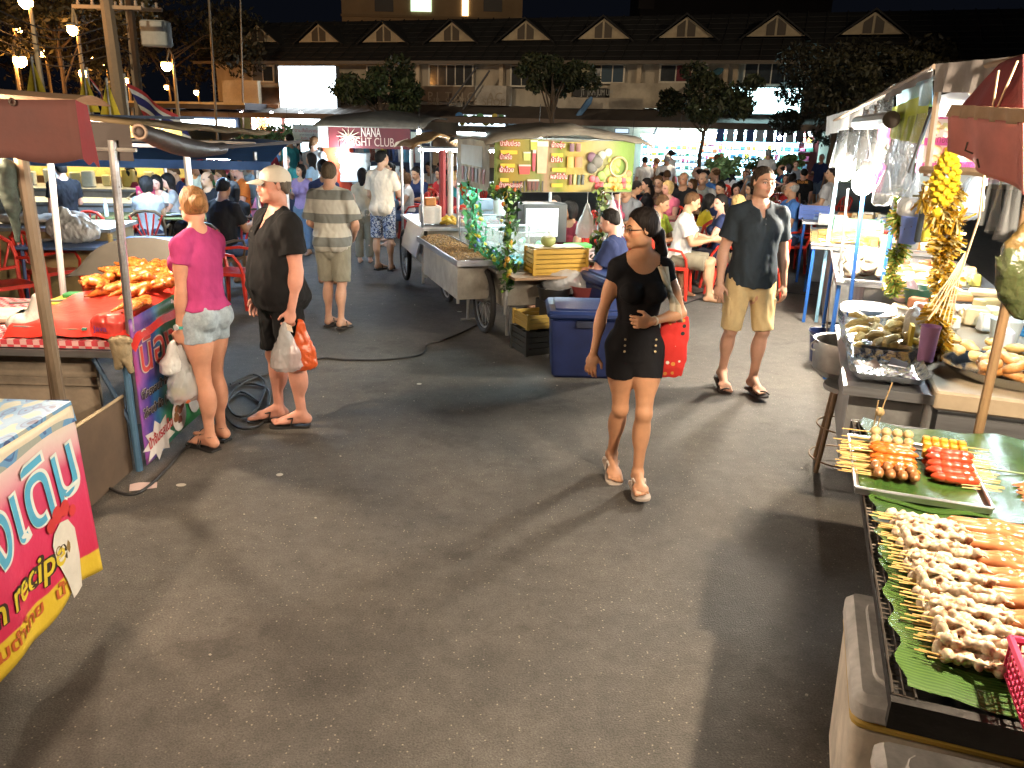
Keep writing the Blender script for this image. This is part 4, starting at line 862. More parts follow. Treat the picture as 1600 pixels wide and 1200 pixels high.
# ---- plastic chair master
def make_chair(label,mt,loc,rz,group=None,arms=True):
    T_=thing('plastic_chair',label,'chair',loc,rz,group)
    m=MB(); m.grid(lambda a,b:((a-.5)*(.44-.04*b),(.5-b)*.42,.43-.02*math.sin(a*PI)*math.sin(b*PI)),6,6); m.add([(-.22,.21,.43),(.22,.21,.43),(.22,.21,.39),(-.22,.21,.39),(-.20,-.21,.43),(.20,-.21,.43),(.20,-.21,.39),(-.20,-.21,.39)],[(0,1,2,3),(4,5,6,7),(0,3,7,4),(1,2,6,5)]); m.build('seat',mt,T_)
    m=MB()  # back frame: arch tube flattened; front of the chair is +y
    A=[(-.20,-.20,.42),(-.225,-.25,.66),(-.21,-.29,.80),(-.12,-.305,.87),(0,-.31,.885),(.12,-.305,.87),(.21,-.29,.80),(.225,-.25,.66),(.20,-.20,.42)]
    m.tube(A,.022,6); m.tube([(-.21,-.235,.55),(0,-.25,.53),(.21,-.235,.55)],.018,5)
    b=m.build('backrest',mt,T_)
    for i in range(5):
        x=(i-2)*.055; m=MB(); m.tube([(x*.8,-.25,.54),(x*1.5,-.29,.70),(x*1.9,-.305,.86-.02*abs(i-2))],.0135,5); m.build('slat',mt,b)
    for x,y,dx in ((-.19,.19,-.04),(.19,.19,.04),(-.18,-.19,-.05),(.18,-.19,.05)):
        m=MB(); m.tube([(x,y,.42),(x+dx*.5,y*1.08,.2),(x+dx,y*1.18,.0)],[.032,.026,.020],6); m.build('leg',mt,T_)
    if arms:
        for s in (-1,1):
            m=MB(); m.tube([(s*.225,-.25,.64),(s*.26,-.05,.66),(s*.265,.12,.64),(s*.24,.18,.54),(s*.20,.19,.43)],.018,6); m.build('armrest',mt,T_)
    return T_
CH0=make_chair('red plastic chair right of the green gas bottle, facing the white-clothed table',REDP,tuple(onz(1098,432,0)),.25,'red plastic chairs')
CHB=make_chair('dark brown chair',mat('brown_plastic',(.10,.065,.035),.4,var=.2),(0,40,0),0,'brown chairs round the food tables at the left')
nchair=[0]
def chair(px,py,rz,label,z=0,src=None):
    p=onz(px,py,z); return dup(src or CH0,(p.x,p.y,0),rz,label)
for a in [(22,505,-2.2,'red plastic chair cut by the left edge of the photo'),(92,478,-.5,'red plastic chair behind the two poles, in front of blue table'),(128,438,2.9,'red plastic chair under the blue table, behind the white pole'),(212,418,2.6,'red plastic chair back seen over the smoked chicken, between two blue tables'),(372,478,-1.7,'red plastic chair half hidden behind the man in black'),(398,372,2.8,'red plastic chair with pink carrier bags hung on it'),(1295,370,.6,'red plastic chair behind the black-shirted seller'),(455,352,.4,'red plastic chair near the girl in lavender')]:
    chair(a[0],a[1],a[2],a[3])
# ---- tables
def table(label,c,rz,w,d,h,mt,cloth=None,leg=(.05,.08,.2),name='folding_table'):
    T_=thing(name,label,'table',c,rz); m=MB(); m.rbox((0,0,h-.015),(w,d,.03),.03); m.build('table_top',mt,T_)
    for x in (-1,1):
        for y in (-1,1): m=MB(); m.tube([(x*w*.42,y*d*.4,h-.03),(x*w*.44,y*d*.42,0)],.018,6); m.build('leg',pal(leg,.5),T_)
    if cloth is not None:
        m=MB()
        def f(a,b):
            x=(a-.5)*(w+.36); y=(b-.5)*(d+.36); ex=max(0,abs(x)-w/2-.01); ey=max(0,abs(y)-d/2-.01); dr=ex+ey
            return (math.copysign(min(abs(x),w/2+.012+ex*.15),x)+.02*math.sin(y*25)*(dr>0),math.copysign(min(abs(y),d/2+.012+ey*.15),y)+.02*math.sin(x*25)*(dr>0),h+.004-dr*1.1)
        m.grid(f,26,20); m.build('tablecloth',cloth,T_)
    return T_
def tset(n,c,rz,w,d,h,seed):
    "plates, bottles and glasses standing on a table: each its own"
    r=random.Random(seed); out=[]
    for i in range(n):
        k=r.choice(['plate','bottle','glass','bowl']); x,y=r.uniform(-.4,.4)*w,r.uniform(-.4,.4)*d; X=c[0]+x*math.cos(rz)-y*math.sin(rz); Y=c[1]+x*math.sin(rz)+y*math.cos(rz); m=MB()
        if k=='plate': m.lathe([(0,.004),(.06,.004),(.11,.02),(.115,.022),(.06,.0)],n=14); col=(.6,.6,.6)
        elif k=='bottle': m.lathe([(.032,0),(.034,.14),(.014,.19),(.013,.24),(.0,.24)],n=10); col=r.choice([(.02,.10,.03),(.10,.05,.015),(.5,.55,.5)])
        elif k=='glass': m.lathe([(.025,0),(.032,.11),(.028,.11),(.022,.01)],n=10); col=(.55,.4,.15)
        else: m.lathe([(.03,0),(.08,.05),(.078,.055),(.03,.012),(0,.01)],n=12); col=r.choice([(.6,.5,.4),(.5,.1,.05),(.2,.4,.15)])
        o=m.build(k,pal(col,.25)); o.location=(X,Y,h+.006); out.append(tag(o,'%s on the %s'%({'plate':'white plate','bottle':'drink bottle','glass':'drinking glass','bowl':'food bowl'}[k],'table'),k)); o['_c']=1
    return out
WCL=mat('white_cloth',(.62,.55,.45),.85,var=.2,vscale=3,bump=.2,bscale=10)
TAB=[]
def tab(px,py,z,rz,w,d,lab,mt=None,cloth=None,n=6,seed=1):
    p=onz(px,py,z); t=table(lab,(p.x,p.y,0),rz,w,d,z,mt or pal((.35,.3,.22),.6),cloth); 
    for o in tset(n,(p.x,p.y),rz,w,d,z,seed): o['label']=o['label'].replace('the table',lab.split(',')[0] if len(lab.split(','))>1 else lab)
    TAB.append((p.x,p.y)); return t
tab(1118,352,.75,.15,1.15,.8,'white-clothed table, before the lime shirt diner',cloth=WCL,n=7,seed=3)
tab(1190,318,.75,.1,1.3,.8,'brown table, behind the blonde diner',n=8,seed=4); tab(1010,300,.75,.2,1.3,.8,'brown table, right of the drinks cart roof',n=8,seed=5); tab(1110,292,.75,.2,1.5,.8,'long table, among the far diners',n=8,seed=6)
tab(120,380,.74,.1,1.1,.7,'blue table, carrying the big white bag',pal((.08,.14,.28),.4),n=2,seed=7); tab(258,376,.74,.05,1.1,.7,'bright blue table, left of the magenta woman',pal((.05,.22,.55),.35),n=0,seed=8)
tab(240,336,.75,.2,1.6,.8,'brown table with green cloth, left rear',pal((.12,.13,.04),.7),n=8,seed=9); tab(330,300,.75,.1,1.6,.8,'olive table, among the left diners',pal((.25,.25,.08),.7),n=9,seed=10); tab(300,275,.75,.1,1.6,.8,'table, under the blue awning',pal((.3,.4,.45),.6),n=8,seed=11)
tab(655,300,.75,.1,1.5,.7,'food table, behind the man in cream t-shirt',pal((.3,.28,.25),.6),n=8,seed=12)
for i,(px,py,rz) in enumerate([(165,345,.2),(205,352,1.2),(262,352,-.4),(240,372,2.9),(178,372,2.2),(300,345,.8),(222,330,0)]):
    o=chair(px,py+28,rz,'dark brown chair, %s round the olive food tables at the left'%['leftmost','second','middle','nearest','low left','right-hand','farthest'][i],src=CHB)
bpy.data.objects.remove(CHB) if False else None
CHB.location=tuple(onz(345,372,0)); CHB['label']='dark brown chair just left of the man in beige cap'
# white rubbish bag on the blue table
m=None
V=Vol(); V.ell((0,0,.13),(.24,.17,.14)); V.ell((.12,0,.10),(.2,.15,.1)); V.ell((-.05,0,.25),(.09,.08,.09)); P_,F_=V.surface(.010,noise=.013,nfreq=34,seed=5)
o=obj('carrier_bag',npmesh('carrier_bag',P_,F_,WPL)); q=onz(112,376,.76); o.location=(q.x,q.y,.745); o.scale=(1.05,1.0,1.15); tag(o,'big bulging white bag on the blue table at the left','bag')
V=Vol(); V.ell((0,0,.25),(.16,.15,.26)); P_,F_=V.surface(.014,noise=.006,nfreq=26,seed=6); o=obj('sack',npmesh('sack',P_,F_,mat('sack',(.5,.47,.42),.7,bump=.4))); q=onz(135,348,0); o.location=q; tag(o,'pale standing sack with pink top between the left stalls','sack')
# ------------------------------------------------------------------ drinks cart
DC_=thing('drinks_cart','fruit juice cart with printed drinks banner, vine-wrapped posts and small tarp roof','food cart',AP(0,0),ARZ)
m=MB(); m.rbox((.52,.95,.52),(.80,1.9,.36),.02); m.build('body_panel',CARTW,DC_)
m=MB(); m.box((.52,.95,.715),(.98,2.05,.03)); m.build('counter_top',STEELD,DC_)
m=MB(); m.box((.62,-.22,.70),(1.02,.40,.025)); m.build('front_shelf',WOOD,DC_)
for x in (.12,1.12): m=MB(); m.tube([(x,-.12,.0 if x>1 else .28),(x,-.12,1.52)],.022,8); m.build('post',STEELD,DC_)
for x in (.12,1.12): m=MB(); m.tube([(x,1.3,.7),(x,1.3,1.9)],.02,8); m.build('post',STEELD,DC_)
def wheel(parent,c,r=.34,axis='x',wd=.05):
    R=Matrix.Rotation(PI/2,3,'Y'); w=MB(); w.torus(c,r-.03,.032,28,8,R); wl=w.build('wheel',TIRE,parent)
    m=MB(); m.torus(c,r-.065,.012,24,5,R); m.build('rim',STEELD,wl); m=MB(); m.ball(c,.04,8,6); m.build('hub',STEELD,wl)
    m=MB()
    for k in range(14):
        a=k*PI/7; m.tube([Vector(c)+Vector((.015*(-1)**k,0,0)),Vector(c)+Vector((0,math.cos(a)*(r-.07),math.sin(a)*(r-.07)))],.003,3)
    m.build('spokes',STEELD,wl); return wl
wheel(DC_,(.02,.30,.36),.36); wheel(DC_,(.02,1.9,.36),.36); 
m=MB(); m.tube([(-.06,.3,.36),(1.0,.3,.36)],.018,6); m.build('axle',STEELD,DC_)
m=MB(); m.tube([(-.02,.75,.70),(-.02,.80,.04)],.018,6); m.tube([(-.10,.80,.03),(.08,.80,.03)],.015,6); m.tube([(-.02,.78,.3),(.03,.5,.35)],.012,6); m.build('prop_stand',STEELD,DC_)
for x in (.2,.9): m=MB(); m.tube([(x,.05,.36),(x,.05,.02)],.02,6); m.build('cart_leg',STEELD,DC_)
# roof tarp and banner
TARP=mat('grey_tarp',(.16,.145,.115),.85,var=.35,vscale=5,bump=.4,bscale=12)
m=MB()
def rf_(a,b):
    x=-.12+1.78*a; y=-.14+1.42*b; rr=min(1,abs(a-.5)*2); pk=.13*(1-rr)*(1 if b>.0 else 1); e=max(0,(abs(b-.5)*2-.8)/.2); return (x,y,2.03+pk*(1-.4*e)-.05*e**2-.035*max(0,rr-.85)/.15+.006*math.sin(x*17+y*9))
m.grid(rf_,28,16); rt=m.build('roof_tarp',TARP,DC_); sm=rt.modifiers.new('s','SOLIDIFY'); sm.thickness=.012
m=MB()
for (a,b) in (((-.02,-.02),(1.5,-.02)),((-.02,-.02),(-.02,1.2)),((1.5,-.02),(1.5,1.2)),((-.02,1.2),(1.5,1.2))):
    for z in (1.505,1.99): m.tube([(*a,z),(*b,z)],.012,5)
m.build('roof_frame',STEELD,DC_)
def _ban(nt,b):
    N=nt.nodes.new;L=nt.links.new; tc=N('ShaderNodeTexCoord'); sp=N('ShaderNodeSeparateXYZ'); L(tc.outputs['Object'],sp.inputs[0]); r=N('ShaderNodeMapRange'); r.inputs[1].default_value=0; r.inputs[2].default_value=1.5; L(sp.outputs[0],r.inputs[0])
    c=N('ShaderNodeValToRGB'); e=c.color_ramp.elements; e[0].color=(.08,.12,.025,1); e[1].color=(.10,.17,.03,1); e[1].position=1
    for p_,cc in ((.12,(.28,.20,.03)),(.32,(.18,.22,.07)),(.36,(.30,.20,.13)),(.45,(.16,.21,.03)),(.55,(.38,.29,.07)),(.75,(.33,.30,.16)),(.9,(.16,.26,.06))): x=e.new(p_); x.color=(*cc,1)
    L(r.outputs[0],c.inputs[0]); L(c.outputs[0],b.inputs['Base Color'])
BAN=patmat('drinks_banner_print',_ban)
m=MB(); m.grid(lambda a,b:(1.50*a,-.035-.010*math.sin(a*9)*b,1.50+.50*b),20,4); bn=m.build('front_banner',BAN,DC_)
m=MB(); m.grid(lambda a,b:(-.035-.01*math.sin(a*7),1.2*a,1.50+.5*b),12,4); sb_=m.build('side_banner',mat('side_print',(.42,.42,.34),.6,var=.5,vscale=5,bump=.1),DC_)
YM=-.052
def bt(s,x,z,w,size=.062,c=(.62,.55,.50),c2=(.35,.02,.02),par=None):
    text(s,size,frame((x,YM,z),(1,0,0),(0,0,1)),pal(c2,.6),par or bn,off=.006,fit=w); text(s,size,frame((x,YM-.003,z),(1,0,0),(0,0,1)),pal((.75,.68,.62),.6),par or bn,fit=w)
for s,x,z,w in [('น้ำสับปะรด',.05,1.935,.20),('น้ำฝรั่ง',.05,1.81,.12),('น้ำบ๊วย',.05,1.69,.14),('น้ำสตรอเบอรี่',.05,1.545,.24),('น้ำองุ่น',.58,1.93,.14),('น้ำส้ม',.58,1.79,.12),('ผลไม้ปั่น',.58,1.63,.18)]: bt(s,x,z,w)
for x,z,w in ((.06,1.875,.17),(.06,1.75,.15),(.06,1.615,.09),(.59,1.855,.12),(.6,1.715,.15),(.6,1.565,.12)):
    m=MB(); m.box((x+w/2,YM+.005,z),(w,.004,.035)); m.build('price_strip',pal((.62,.42,.02),.6),bn)
def pglass(x,z,w,h,c,top=(.6,.6,.5)):
    m=MB(); m.poly([(x-w/2*.8,YM,z),(x+w/2*.8,YM,z),(x+w/2,YM,z+h),(x-w/2,YM,z+h)],axis=(0,.004,0)); o=m.build('printed_glass',pal(c,.5),bn); m=MB(); m.box((x,YM-.003,z+h*.93),(w*.96,.004,h*.16)); m.build('printed_rim',pal(top,.5),o)
pglass(.40,1.90,.08,.09,(.45,.42,.05)); pglass(.33,1.80,.08,.08,(.42,.45,.12)); pglass(.31,1.67,.13,.09,(.5,.06,.05)); pglass(.40,1.52,.13,.10,(.12,.03,.02)); pglass(.405,1.70,.035,.20,(.45,.05,.08)); pglass(.49,1.68,.12,.30,(.62,.35,.22),(.7,.6,.5))
for i in range(9): m=MB(); m.box((.20+i*.038,YM+.002,1.555),(.014,.004,.10)); m.build('printed_bar',pal((.06,.06,.06),.6),bn)
for x,z,w,h,c in ((.80,1.93,.05,.08,(.10,.03,.06)),(.87,1.93,.05,.08,(.15,.04,.02)),(.79,1.79,.07,.10,(.6,.28,.03)),(.88,1.79,.08,.10,(.55,.14,.04)),(.80,1.62,.03,.10,(.15,.04,.01)),(.845,1.62,.03,.10,(.35,.35,.12)),(.89,1.62,.03,.10,(.02,.06,.03)),(.935,1.62,.03,.10,(.02,.03,.02))):
    m=MB(); m.rbox((x,YM,z),(w,.006,h),.002); m.build('printed_drink',pal(c,.5),bn)
r=random.Random(4)
m=MB(); m.torus((1.32,YM-.004,1.75),.095,.012,20,5,Matrix.Rotation(PI/2,3,'X')); m.build('printed_basket_handle',pal((.55,.42,.22),.6),bn)
for (x,z,rr,c) in [(1.02,1.84,.05,(.10,.04,.08)),(1.08,1.80,.07,(.07,.07,.05)),(1.03,1.74,.06,(.06,.06,.05)),(1.13,1.86,.045,(.35,.38,.3)),(1.20,1.89,.04,(.5,.55,.45)),(1.04,1.63,.035,(.5,.06,.08)),(1.09,1.62,.035,(.55,.08,.10)),(1.14,1.66,.05,(.18,.3,.05)),(1.20,1.70,.05,(.25,.35,.06))]+[(1.26+r.uniform(-.07,.07),1.76+r.uniform(-.06,.06),.022,(.45,.42,.05)) for _ in range(22)]+[(1.10+i*.043,1.555+.012*(i%2),.034,r.choice([(.6,.22,.03),(.35,.02,.03),(.28,.35,.05),(.45,.05,.03),(.62,.35,.05)])) for i in range(9)]+[(1.24+i*.05,1.62,.032,r.choice([(.45,.03,.03),(.3,.02,.05),(.6,.25,.04)])) for i in range(5)]+[(1.44,1.68,.035,(.6,.12,.03)),(1.40,1.66,.03,(.62,.3,.05))]:
    m=MB(); m.ball((x,YM-.002,z),rr,10,6,sc=(1,.12,1)); m.build('printed_fruit',pal(c,.5),bn)
for i in range(7): m=MB(); m.poly([(-.052,.12+i*.13,1.56),(-.052,.19+i*.13,1.56),(-.052,.20+i*.13,1.70),(-.052,.11+i*.13,1.70)],axis=(.004,0,0)); m.build('printed_glass',pal([(.3,.08,.1),(.5,.35,.3),(.2,.25,.3)][i%3],.5),sb_)
m=MB(); m.box((-.052,.6,1.82),(.004,.8,.2)); m.build('printed_sky',pal((.45,.58,.62),.5),sb_)
# tube light under the roof
m=MB(); m.tube([(.3,.5,1.90),(1.2,.5,1.90)],.018,8); m.build('tube_light',emat('cart_tube',(.72,.95,1),190),DC_)
m=MB(); m.tube([(-.06,.1,2.035),(-.06,1.1,2.035)],.014,6); m.build('edge_tube',emat('edge_tube',(.7,.9,1),22),DC_)
# vines on the posts with fruit
def vine(label,pts,seed,n=90,rad=.06,leaf=.045,cols=((.03,.10,.02),(.10,.22,.03),(.02,.06,.02)),fr=((.55,.30,.02),(.55,.10,.02),(.5,.45,.05),(.2,.35,.04)),nf=14,name='garland',cat='garland',em=None):
    r=np.random.RandomState(seed); T_=thing(name,label,cat,tuple(pts[0])); pts=[np.array(p,float)-np.array(pts[0]) for p in pts]; m=MB(); m.tube([tuple(p) for p in pts],.008,5); m.build('stem',pal((.06,.10,.03),.8),T_)
    L=[];C=[]; seg=len(pts)-1
    for i in range(n):
        t=r.uniform(0,seg-.001); k=int(t); c=pts[k]+(pts[k+1]-pts[k])*(t-k)+r.normal(size=3)*rad*.5; u=r.normal(size=3); u/=np.linalg.norm(u); v=np.cross(u,r.normal(size=3)); v/=np.linalg.norm(v); l=leaf*r.uniform(.6,1.2); w=np.cross(u,v)*l*.15
        L+=[c-u*l,c-v*l*.5+w,c+u*l,c+v*l*.5+w]; C+= [np.array(cols[r.randint(len(cols))])*r.uniform(.7,1.3)]*4
    obj('leaves',npmesh('leaves',np.array(L),np.arange(len(L)).reshape(-1,4),em or mat('vine_leaf',(.1,.2,.05),.45,vcol=True,spec=.5),np.array(C)),T_)
    for i in range(nf):
        t=r.uniform(0,seg-.001); k=int(t); c=pts[k]+(pts[k+1]-pts[k])*(t-k)+r.normal(size=3)*rad*.45; m=MB(); m.ball(tuple(c),r.uniform(.016,.030),8,6,sc=(1,1,r.uniform(.8,1.4))); m.build('fruit',pal(fr[r.randint(len(fr))],.35),T_)
    return T_
vine('vine garland with orange and yellow fruit wound on the left front post',[AP(.12,-.15,z) for z in (1.50,1.3,1.1,.9,.72,.55)],1,230,.09,nf=26)
vine('vine garland with few leaves on the right front post beside the bags',[AP(1.12,-.15,z) for z in (1.50,1.3,1.1,.9,.72)],2,170,.08,cols=((.06,.10,.03),(.14,.20,.05),(.03,.06,.02)),nf=8)
vine('glowing mint green garland hanging at the left rear post of the cart',[AP(-.04,.75,1.52),AP(.0,.72,1.35),AP(.02,.7,1.15),AP(.05,.65,.95)],3,190,.10,cols=((.08,.45,.25),(.10,.35,.15),(.15,.6,.4)),nf=10)
vine('green plastic vine draped from the rear post to the left front post',[AP(-.02,.75,.98),AP(.02,.45,.90),AP(.05,.15,.84),AP(.1,-.08,.82)],4,200,.07,cols=((.05,.30,.12),(.12,.3,.05),(.03,.15,.08)),fr=((.6,.5,.03),(.6,.55,.05),(.1,.15,.5)),nf=20)
vine('vine along the lower edge of the drinks banner',[AP(-.03,-.06,1.50),AP(.1,-.08,1.47),AP(.25,-.08,1.49)],6,70,.05,nf=8)
# blue ice cooler, crates, basins, coconut, glass cases
BC=thing('ice_cooler','large dark blue ice cooler with lid standing before the drinks cart','cooler',(.64,7.02,0),.0)
m=MB(); m.rbox((0,0,.27),(.62,.52,.54),.04,taper=1.08); m.build('cooler_body',mat('cooler_blue',(.008,.018,.085),.5,var=.25,vscale=7,bump=.1),BC); m=MB(); m.rbox((0,0,.575),(.74,.64,.07),.05); lid=m.build('lid',mat('cooler_blue2',(.011,.026,.105),.42,var=.25,vscale=7,bump=.1),BC); m=MB(); m.rbox((0,0,.615),(.60,.50,.02),.04); m.build('lid_panel',MATS['cooler_blue2'],lid); m=MB(); m.rbox((-.05,-.30,.50),(.14,.05,.06),.01); m.build('latch',pal((.01,.015,.04),.6),BC)
BC.location=(.66,6.98,0)
BC2=dup(BC,(1.02,7.75,0),ARZ,'second dark blue cooler behind the first, half hidden by the woman in black'); BC2.scale=(.8,.9,1.25)
def crate(label,c,rz,w,d,h,col,name='plastic_crate',nb=5):
    T_=thing(name,label,'crate',c,rz); mt=mat('crate%d%d'%(int(col[0]*99),int(col[1]*99)),col,.45,var=.15)
    m=MB(); m.box((0,0,.01),(w*.94,d*.94,.02)); m.build('bottom',mt,T_)
    for k in range(nb):
        z=.02+(h-.03)*(k+.5)/nb; m=MB(); t=.012; b=(h/nb)*.72
        m.box((0,-d/2,z),(w,t,b)); m.box((0,d/2,z),(w,t,b)); m.box((-w/2,0,z),(t,d-t,b)); m.box((w/2,0,z),(t,d-t,b)); m.build('slat_ring',mt,T_)
    for x in (-1,1):
        for y in (-1,1): m=MB(); m.box((x*w/2,y*d/2,h/2),(.03,.03,h)); m.build('corner_post',mt,T_)
    return T_
C=crate('yellow slatted crate on the front shelf of the drinks cart',AP(.62,-.2,.715),ARZ,.56,.26,.26,(.42,.25,.03))
m=MB(); m.rbox((0,0,.13),(.50,.20,.24),.01); m.build('liner',pal((.35,.21,.03),.6),C); m=MB(); m.rbox((0,0,.265),(.52,.23,.008),.01); m.build('lid_sheet',pal((.5,.42,.25),.5),C)
crate('yellow crate stacked on a dark crate beside the blue cooler',AP(.32,-.52,.26),ARZ+.1,.36,.32,.15,(.30,.20,.04),nb=3); crate('dark crate on the ground under the yellow one',AP(.32,-.52,.0),ARZ+.1,.38,.34,.25,(.03,.03,.025),nb=4)
p=AP(.52,-.22,.985); V=Vol(); V.ell((0,0,.06),(.075,.075,.065)); V.cone((0,0,.08),(0,0,.14),.055,.008,k=.02); P_,F_=V.surface(.006); co_=np.tile(np.array([[.32,.36,.12]]),(len(P_),1)); co_[P_[:,2]>.095]=(.62,.60,.48); o=obj('coconut',npmesh('coconut',P_,F_,mat('coco',(.4,.4,.2),.45,vcol=True,var=.0),co_)); o.location=p; tag(o,'peeled green coconut with pointed white top on the yellow crate','coconut')
def basin(label,c,r,h,col,fill=None,name='basin',n=24):
    T_=thing(name,label,name,c); m=MB(); m.lathe([(r*.72,0),(r*.78,h*.2),(r,h),(r*1.06,h),(r*1.05,h*1.03),(r*.97,h*1.02),(r*.72,.02),(0,.02)],n=n); m.build('bowl_wall',pal(col,.35),T_)
    if fill: m=MB(); m.lathe([(0,h*.85),(r*.9,h*.8)],n=n); m.build('contents',pal(fill,.4),T_)
    return T_
basin('maroon plastic basin behind the blue cooler under the cart shelf',AP(.88,-.42,.50),.19,.12,(.22,.05,.05)); 
basin('black basin left of the maroon one, under the cart shelf',AP(.55,-.36,.36),.17,.24,(.015,.015,.015))
m=MB(); m.box((.75,-.40,.24),(.7,.32,.48)); o=m.build('dark_box',pal((.02,.02,.022),.6)); o.location=AP(0,0,0); o.rotation_euler=(0,0,ARZ); tag(o,'dark box under the basins of the drinks cart','box')
V=Vol(); V.ell((0,0,.1),(.24,.12,.13)); V.ell((.1,0,.07),(.2,.12,.1)); P_,F_=V.surface(.012,noise=.007,nfreq=30,seed=9); o=obj('plastic_bundle',npmesh('plastic_bundle',P_,F_,PLAS)); o.location=AP(.68,-.32,.54); tag(o,'crumpled clear plastic bag stuffed under the cart shelf above the basins','bag')
# glass display cases
GL=mat('case_glass',(.75,.88,.9),.05,alpha=.25,spec=.9); ALU=mat('aluminium',(.62,.66,.68),.3,metal=.7)
def gcase(label,c,rz,w,d,h,slope=.0,fillcols=((.15,.5,.3),(.6,.75,.75))):
    T_=thing('display_case',label,'display case',c,rz); P8=[(-w/2,-d/2,0),(w/2,-d/2,0),(w/2,d/2,0),(-w/2,d/2,0),(-w/2,-d/2+slope,h),(w/2,-d/2+slope,h),(w/2,d/2,h),(-w/2,d/2,h)]
    m=MB()
    for a,b in ((0,1),(1,2),(2,3),(3,0),(4,5),(5,6),(6,7),(7,4),(0,4),(1,5),(2,6),(3,7)): m.tube([P8[a],P8[b]],.010,4)
    m.build('case_frame',ALU,T_)
    for f in ((0,1,5,4),(1,2,6,5),(2,3,7,6),(3,0,4,7)): m=MB(); m.poly([P8[i] for i in f]); m.build('glass_pane',GL,T_)
    m=MB(); m.box((0,0,h*.45),(w*.9,d*.8,.008)); m.build('shelf',GL,T_); r=random.Random(int(w*100))
    for i in range(10): m=MB(); x,y=r.uniform(-.42,.42)*w,r.uniform(-.35,.35)*d; z=r.choice([.03,h*.48]); m.ball((x,y,z+.03),r.uniform(.03,.05),8,6); m.build('item',pal(r.choice(fillcols),.4),T_)
    return T_
gcase('low glass display case with aluminium frame behind the left vine post',AP(.42,.38,.735),ARZ,.50,.75,.34,.15)
gcase('taller glass case at the back of the drinks cart counter',AP(.35,1.35,.735),ARZ,.5,.5,.42,0,((.1,.3,.5),(.7,.75,.8)))
m=MB(); m.grid(lambda a,b:(-.02+.42*a,-.02+.5*b,.79+.05*math.sin(a*7)*math.sin(b*9)),12,12); o=m.build('turquoise_sheet',pal((.05,.5,.55),.3)); o.location=AP(.05,-.02,0); o.rotation_euler=(0,0,ARZ); tag(o,'turquoise plastic sheet in the cart beside the glass case','plastic sheet')
# juice dispenser, TV
m=MB(); m.lathe([(.0,0),(.10,0),(.11,.30),(.10,.42),(.04,.47),(.04,.52),(0,.52)],n=16); o=m.build('drink_jar',pal((.75,.8,.78),.2)); o.location=AP(.48,1.15,.735+.42); o.scale=(1,1,.75); tag(o,'white drinks dispenser standing on the rear glass case','dispenser')
TV=thing('television','old television with blue static picture at the back of the cart','television',AP(.93,.95,.85),ARZ-.12); m=MB(); m.rbox((0,.14,.22),(.52,.30,.44),.02); m.build('cabinet',pal((.03,.03,.03),.5),TV)
def _st(nt,b):
    N=nt.nodes.new;L=nt.links.new; tc=N('ShaderNodeTexCoord'); n=N('ShaderNodeTexNoise'); n.inputs['Scale'].default_value=28; n.inputs['Detail'].default_value=4; L(tc.outputs['Object'],n.inputs['Vector']); c=N('ShaderNodeValToRGB'); e=c.color_ramp.elements; e[0].position=.4; e[0].color=(.03,.08,.3,1); e[1].position=.6; e[1].color=(.7,.85,1,1); L(n.outputs[0],c.inputs[0]); L(c.outputs[0],b.inputs['Emission Color']); b.inputs['Emission Strength'].default_value=.22
m=MB(); m.rbox((-.04,-.02,.23),(.38,.02,.32),.008); m.build('screen',patmat('tv_static',_st),TV); m=MB(); m.tube([(0,.1,0),(0,.1,-.12)],.1,8); m.build('foot',pal((.03,.03,.03),.5),TV)
# hanging plastic bags
for i,(x,z,w,h,l,mt_) in enumerate([(1.00,1.38,.22,.34,'translucent bag hanging left of the right vine post',PLAS),(1.30,1.45,.30,.46,'large white translucent bag hanging at the right end of the banner',PLAS),(1.42,1.30,.16,.28,'small bag hanging behind the large white one',PLAS)]):
    o=bag(None,(0,0,0),w,h,mt_,'plastic_bag',i+3,l,'bag',loc=AP(x,-.05+.06*i,z)); m=MB(); m.tube([(0,0,0),(0,0,1.5-z)],.003,4); m.build('handle',pal((.6,.6,.6),.5),o)
crate('white and pink food tub with green lid at the right rear of the cart',AP(1.18,.35,.735),ARZ,.34,.28,.12,(.6,.45,.45),nb=3); m=MB(); m.rbox((0,0,0),(.30,.2,.05),.04); o=m.build('tub_lid',pal((.12,.5,.10),.4)); o.location=AP(1.12,.42,.885); o.rotation_euler=(0,0,ARZ); tag(o,'bright green lid resting on the pink and white tub','lid')
# peanut tray
PT=thing('peanut_tray','long steel trolley tray heaped with brown roasted nuts left of the cart','tray',AP(-.02,.95,.80),ARZ)
m=MB(); m.box((0,0,-.02),(.42,1.9,.02)); 
for x in (-.21,.21): m.box((x,0,.0),(.015,1.9,.06))
for y in (-.95,.95): m.box((0,y,.0),(.42,.015,.06))
m.build('tray_pan',STEEL,PT); m=MB(); m.box((0,0,-.22),(.34,1.6,.36)); m.build('trolley_body',CARTW,PT)
for y in (-.75,.75): m=MB(); m.tube([(-.15,y,-.05),(-.15,y,-.45)],.018,6); m.build('trolley_leg',STEELD,PT)
m=MB(); m.grid(lambda a,b:((a-.5)*.38,(b-.5)*1.85,.005+.045*math.sin(a*PI)**.6*(.8+.2*math.sin(b*13))),10,40); m.build('nut_bed',mat('nutbed',(.22,.12,.045),.8,var=.5,vscale=60,bump=.9,bscale=90),PT)
r=np.random.RandomState(5); L=[]
n=1500; X=r.uniform(-.18,.18,n); Y=r.uniform(-.9,.9,n); Z=.012+.045*np.sin((X/.38+.5)*PI)**.6; 
